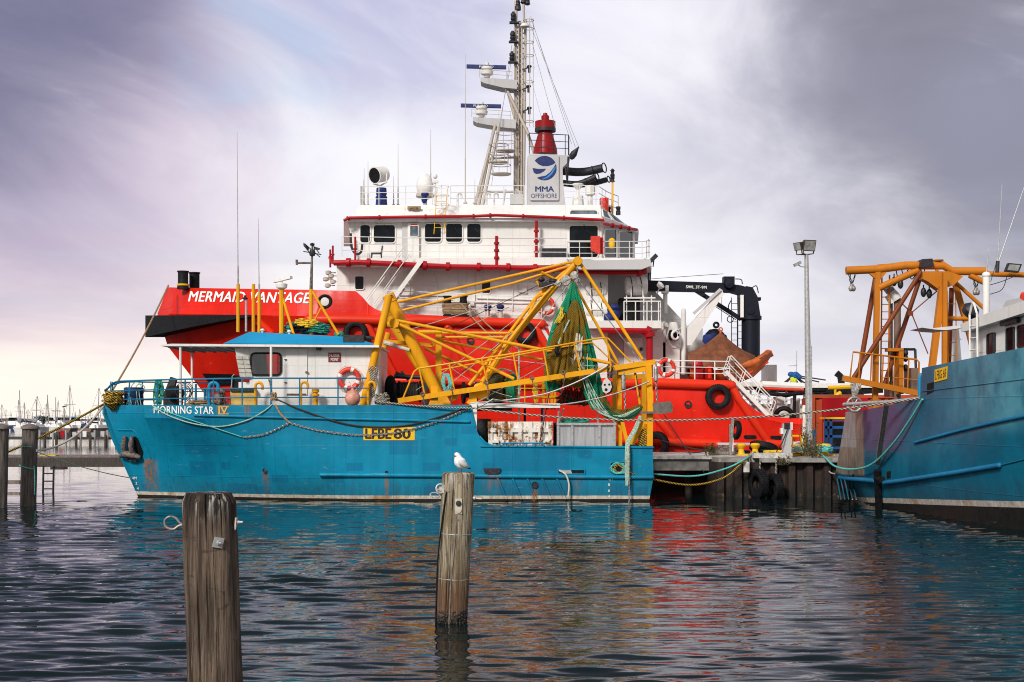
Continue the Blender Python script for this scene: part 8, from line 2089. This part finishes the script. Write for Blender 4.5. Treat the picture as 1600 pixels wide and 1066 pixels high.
def yacht(px, topy, Y, lean, col, label, kind):
    k = Y / F; t_ = thing('sailing_yacht' if kind == 's' else 'motor_cruiser', label, 'yacht' if kind == 's' else 'motor boat', P(px, HY + CH * F / Y, Y), 'sailing yachts in the far marina' if kind == 's' else 'motor cruisers in the far marina')
    o = P(px, HY + CH * F / Y, Y); L = 9.0; W = 2.7; rot = rn.uniform(-.35, .35) + math.pi / 2; rm = Matrix.Rotation(rot, 3, 'Z')
    def sect(s, zz): b = W / 2 * max(0.02, 1 - max(0, (s - .45) / .55) ** 2) * (.75 if zz < .5 else 1); return b
    rows = []
    for zz in (-.3, .4, 1.15):
        pr = [(L * (i / 10 - .5), sect(i / 10, zz)) for i in range(11)]
        rows.append([o + rm @ Vector((a, b, zz)) for a, b in pr] + [o + rm @ Vector((a, -b, zz)) for a, b in pr[::-1]] + [o + rm @ Vector((pr[0][0], pr[0][1], zz))])
    mb = MB(); mb.loft(rows); mb.add(rows[-1][:-1], [tuple(range(22))]); mb.build('hull', M[col], t_, 30)
    def bx(x0, x1, w0, z0, z1, m_, nm, tp=.8):
        lo = [o + rm @ Vector((a, b, z0)) for a, b in ((x0, -w0), (x1, -w0), (x1, w0), (x0, w0))]; cx = (x0 + x1) / 2
        hi = [o + rm @ Vector((cx + (a - cx) * tp, b * tp, z1)) for a, b in ((x0, -w0), (x1, -w0), (x1, w0), (x0, w0))]
        mb = MB(); mb.add(lo + hi, [(0, 1, 5, 4), (1, 2, 6, 5), (2, 3, 7, 6), (3, 0, 4, 7), (4, 5, 6, 7)]); return mb.build(nm, M[m_], t_, 0)
    if kind == 's':
        bx(-1.5, 2, .9, 1.16, 1.7, 'lifewhite', 'cabin')
        top = P(px + lean, topy, Y); f0 = o + Vector((0, 0, 1.2))
        mb = MB(); mb.tube([f0, top], [.10, .075], 6); mb.rod(f0.lerp(top, .55) + Vector((-1, 0, 0)), f0.lerp(top, .55) + Vector((1, 0, 0)), .04, 4); ms = mb.build('mast', M['mastgrey'], t_)
        mb = MB(); e0, e1 = o + rm @ Vector((L * .48, 0, 1.2)), o + rm @ Vector((-L * .48, 0, 1.2)); mb.rod(e0, top, .03, 4); mb.rod(e1, top, .03, 4); mb.build('stays', M['mastgrey'], ms)
        mb = MB(); b0 = f0 + Vector((0, 0, .9)); mb.tube([b0, b0 + rm @ Vector((-3.4, 0, .1))], .16, 6); mb.build('boom', M[rn.choice(['bluecover', 'darksteel', 'stack'])], t_)
    else:
        bx(-2.8, 2.4, 1.25, 1.16, 2.1, 'lifewhite', 'cabin', .9); bx(-2.2, 1.7, 1.1, 2.11, 2.9, 'glass', 'windscreen', .85); bx(-2.4, 1.2, 1.1, 2.95, 3.15, lean if isinstance(lean, str) else 'lifewhite', 'canopy', .95)
ms = [(3, 632, 300), (32, 610, 260), (30, 625, 330), (39, 629, 300), (56, 619, 270), (58, 624, 350), (71, 631, 330), (76, 617, 290), (87, 621, 280), (89, 626, 340), (109, 602, 250), (153, 606, 250), (125, 639, 380), (142, 640, 380), (50, 644, 400), (18, 643, 400), (43, 640, 390), (101, 638, 360), (119, 644, 420), (158, 640, 390), (165, 634, 350), (-12, 618, 300), (-30, 626, 300), (9, 640, 410), (64, 642, 420), (82, 641, 420), (134, 646, 440), (112, 646, 450)]
YL = {32: 'yacht with the tall mast standing between the two capped piles', 56: 'yacht whose mast rises just right of the nearer capped pile', 76: 'yacht with a tall mast immediately right of the palm crown', 87: 'yacht with a tall mast between the palm crown and the dock lamp', 109: 'yacht with the tallest mast, just right of the dock lamp', 153: 'yacht with a very tall mast right beside the blue trawler bow', 3: 'yacht with its mast rising from behind the left edge pile'}
for i, (px, ty, Y) in enumerate(ms):
    yacht(px, ty, Y, rn.uniform(-2.2, 2.2), rn.choice(['lifewhite', 'stack', 'stack', 'navybarrel', 'pipegrey', 'darksteel']), YL.get(px, 'low bare mast yacht deep in the crowded far marina'), 's')
for i, (px, Y, m_, lab) in enumerate(((77, 345, 'lifewhite', 'white motor cruiser with dark windows right of the capped pile in the marina'), (118, 335, 'bluebright', 'motor cruiser with a blue green canopy behind the far jetty'), (22, 340, 'lifewhite', 'white motor cruiser between the two capped piles'), (99, 380, 'stack', 'grey topped motor cruiser behind the red jetty box'), (150, 350, 'lifewhite', 'white motor cruiser nearest the blue bow in the marina'), (62, 390, 'navybarrel', 'motor cruiser with a navy canopy behind the capped pile'))):
    yacht(px, 0, Y, m_, 'lifewhite', lab, 'm')
# palm, lamp, breakwater
pt = thing('palm_tree', 'dark palm crown above the far marina boats', 'palm', P(68, 665, 300))
mb = MB(); c = P(68, 653, 300); mb.tube([P(68, 668, 300), c], [.35, .25], 8); mb.build('trunk', M['timber'], pt)
mb = MB()
for k in range(26):
    a = 2 * math.pi * k / 26 * 2.6; el = rn.uniform(.1, .9); d = Vector((math.cos(a) * math.cos(el), math.sin(a) * math.cos(el), math.sin(el)))
    p0 = c; pts = [c + d * 1.3 * j * .5 - Vector((0, 0, .09 * j * j)) for j in range(4)]
    s = d.cross(Vector((0, 0, 1))).normalized() * .2
    for j in range(3):
        mb.add([pts[j] - s, pts[j] + s, pts[j + 1] + s * .7 - Vector((0, 0, .1)), pts[j + 1] - s * .7 - Vector((0, 0, .1))], [(0, 1, 2, 3)])
mb.build('crown', M['palm'], pt, 0)
lt = thing('dock_lamp', 'slim twin armed dock lamp over the far jetty', 'lamp post', P(100, 684, 168))
mb = MB(); mb.rod(P(100, 684, 168), P(100, 637, 168), .06, 6); mb.build('pole', M['mastgrey'], lt)
mb = MB(); mb.beam(P(98, 636, 168), P(103, 634.5, 168), .3, .12); mb.beam(P(103, 634.5, 168), P(106.5, 634, 168), .2, .05); mb.build('lamp_head', M['black'], lt, 0)
mb = MB(); rn = random.Random(9); top = []; bot = []; bk_ = []
for i in range(241):
    x = -520 + i * 5; h = 1.3 + rn.uniform(0, 1.5); top.append(Vector((x, 470 + rn.uniform(-2, 2), h))); bot.append(Vector((x, 464, -.6))); bk_.append(Vector((x, 482, -.6)))
mb.loft([bk_, top, bot]); tstruct(mb, 'breakwater', 'rock', 'low rock breakwater far behind the marina', 0)
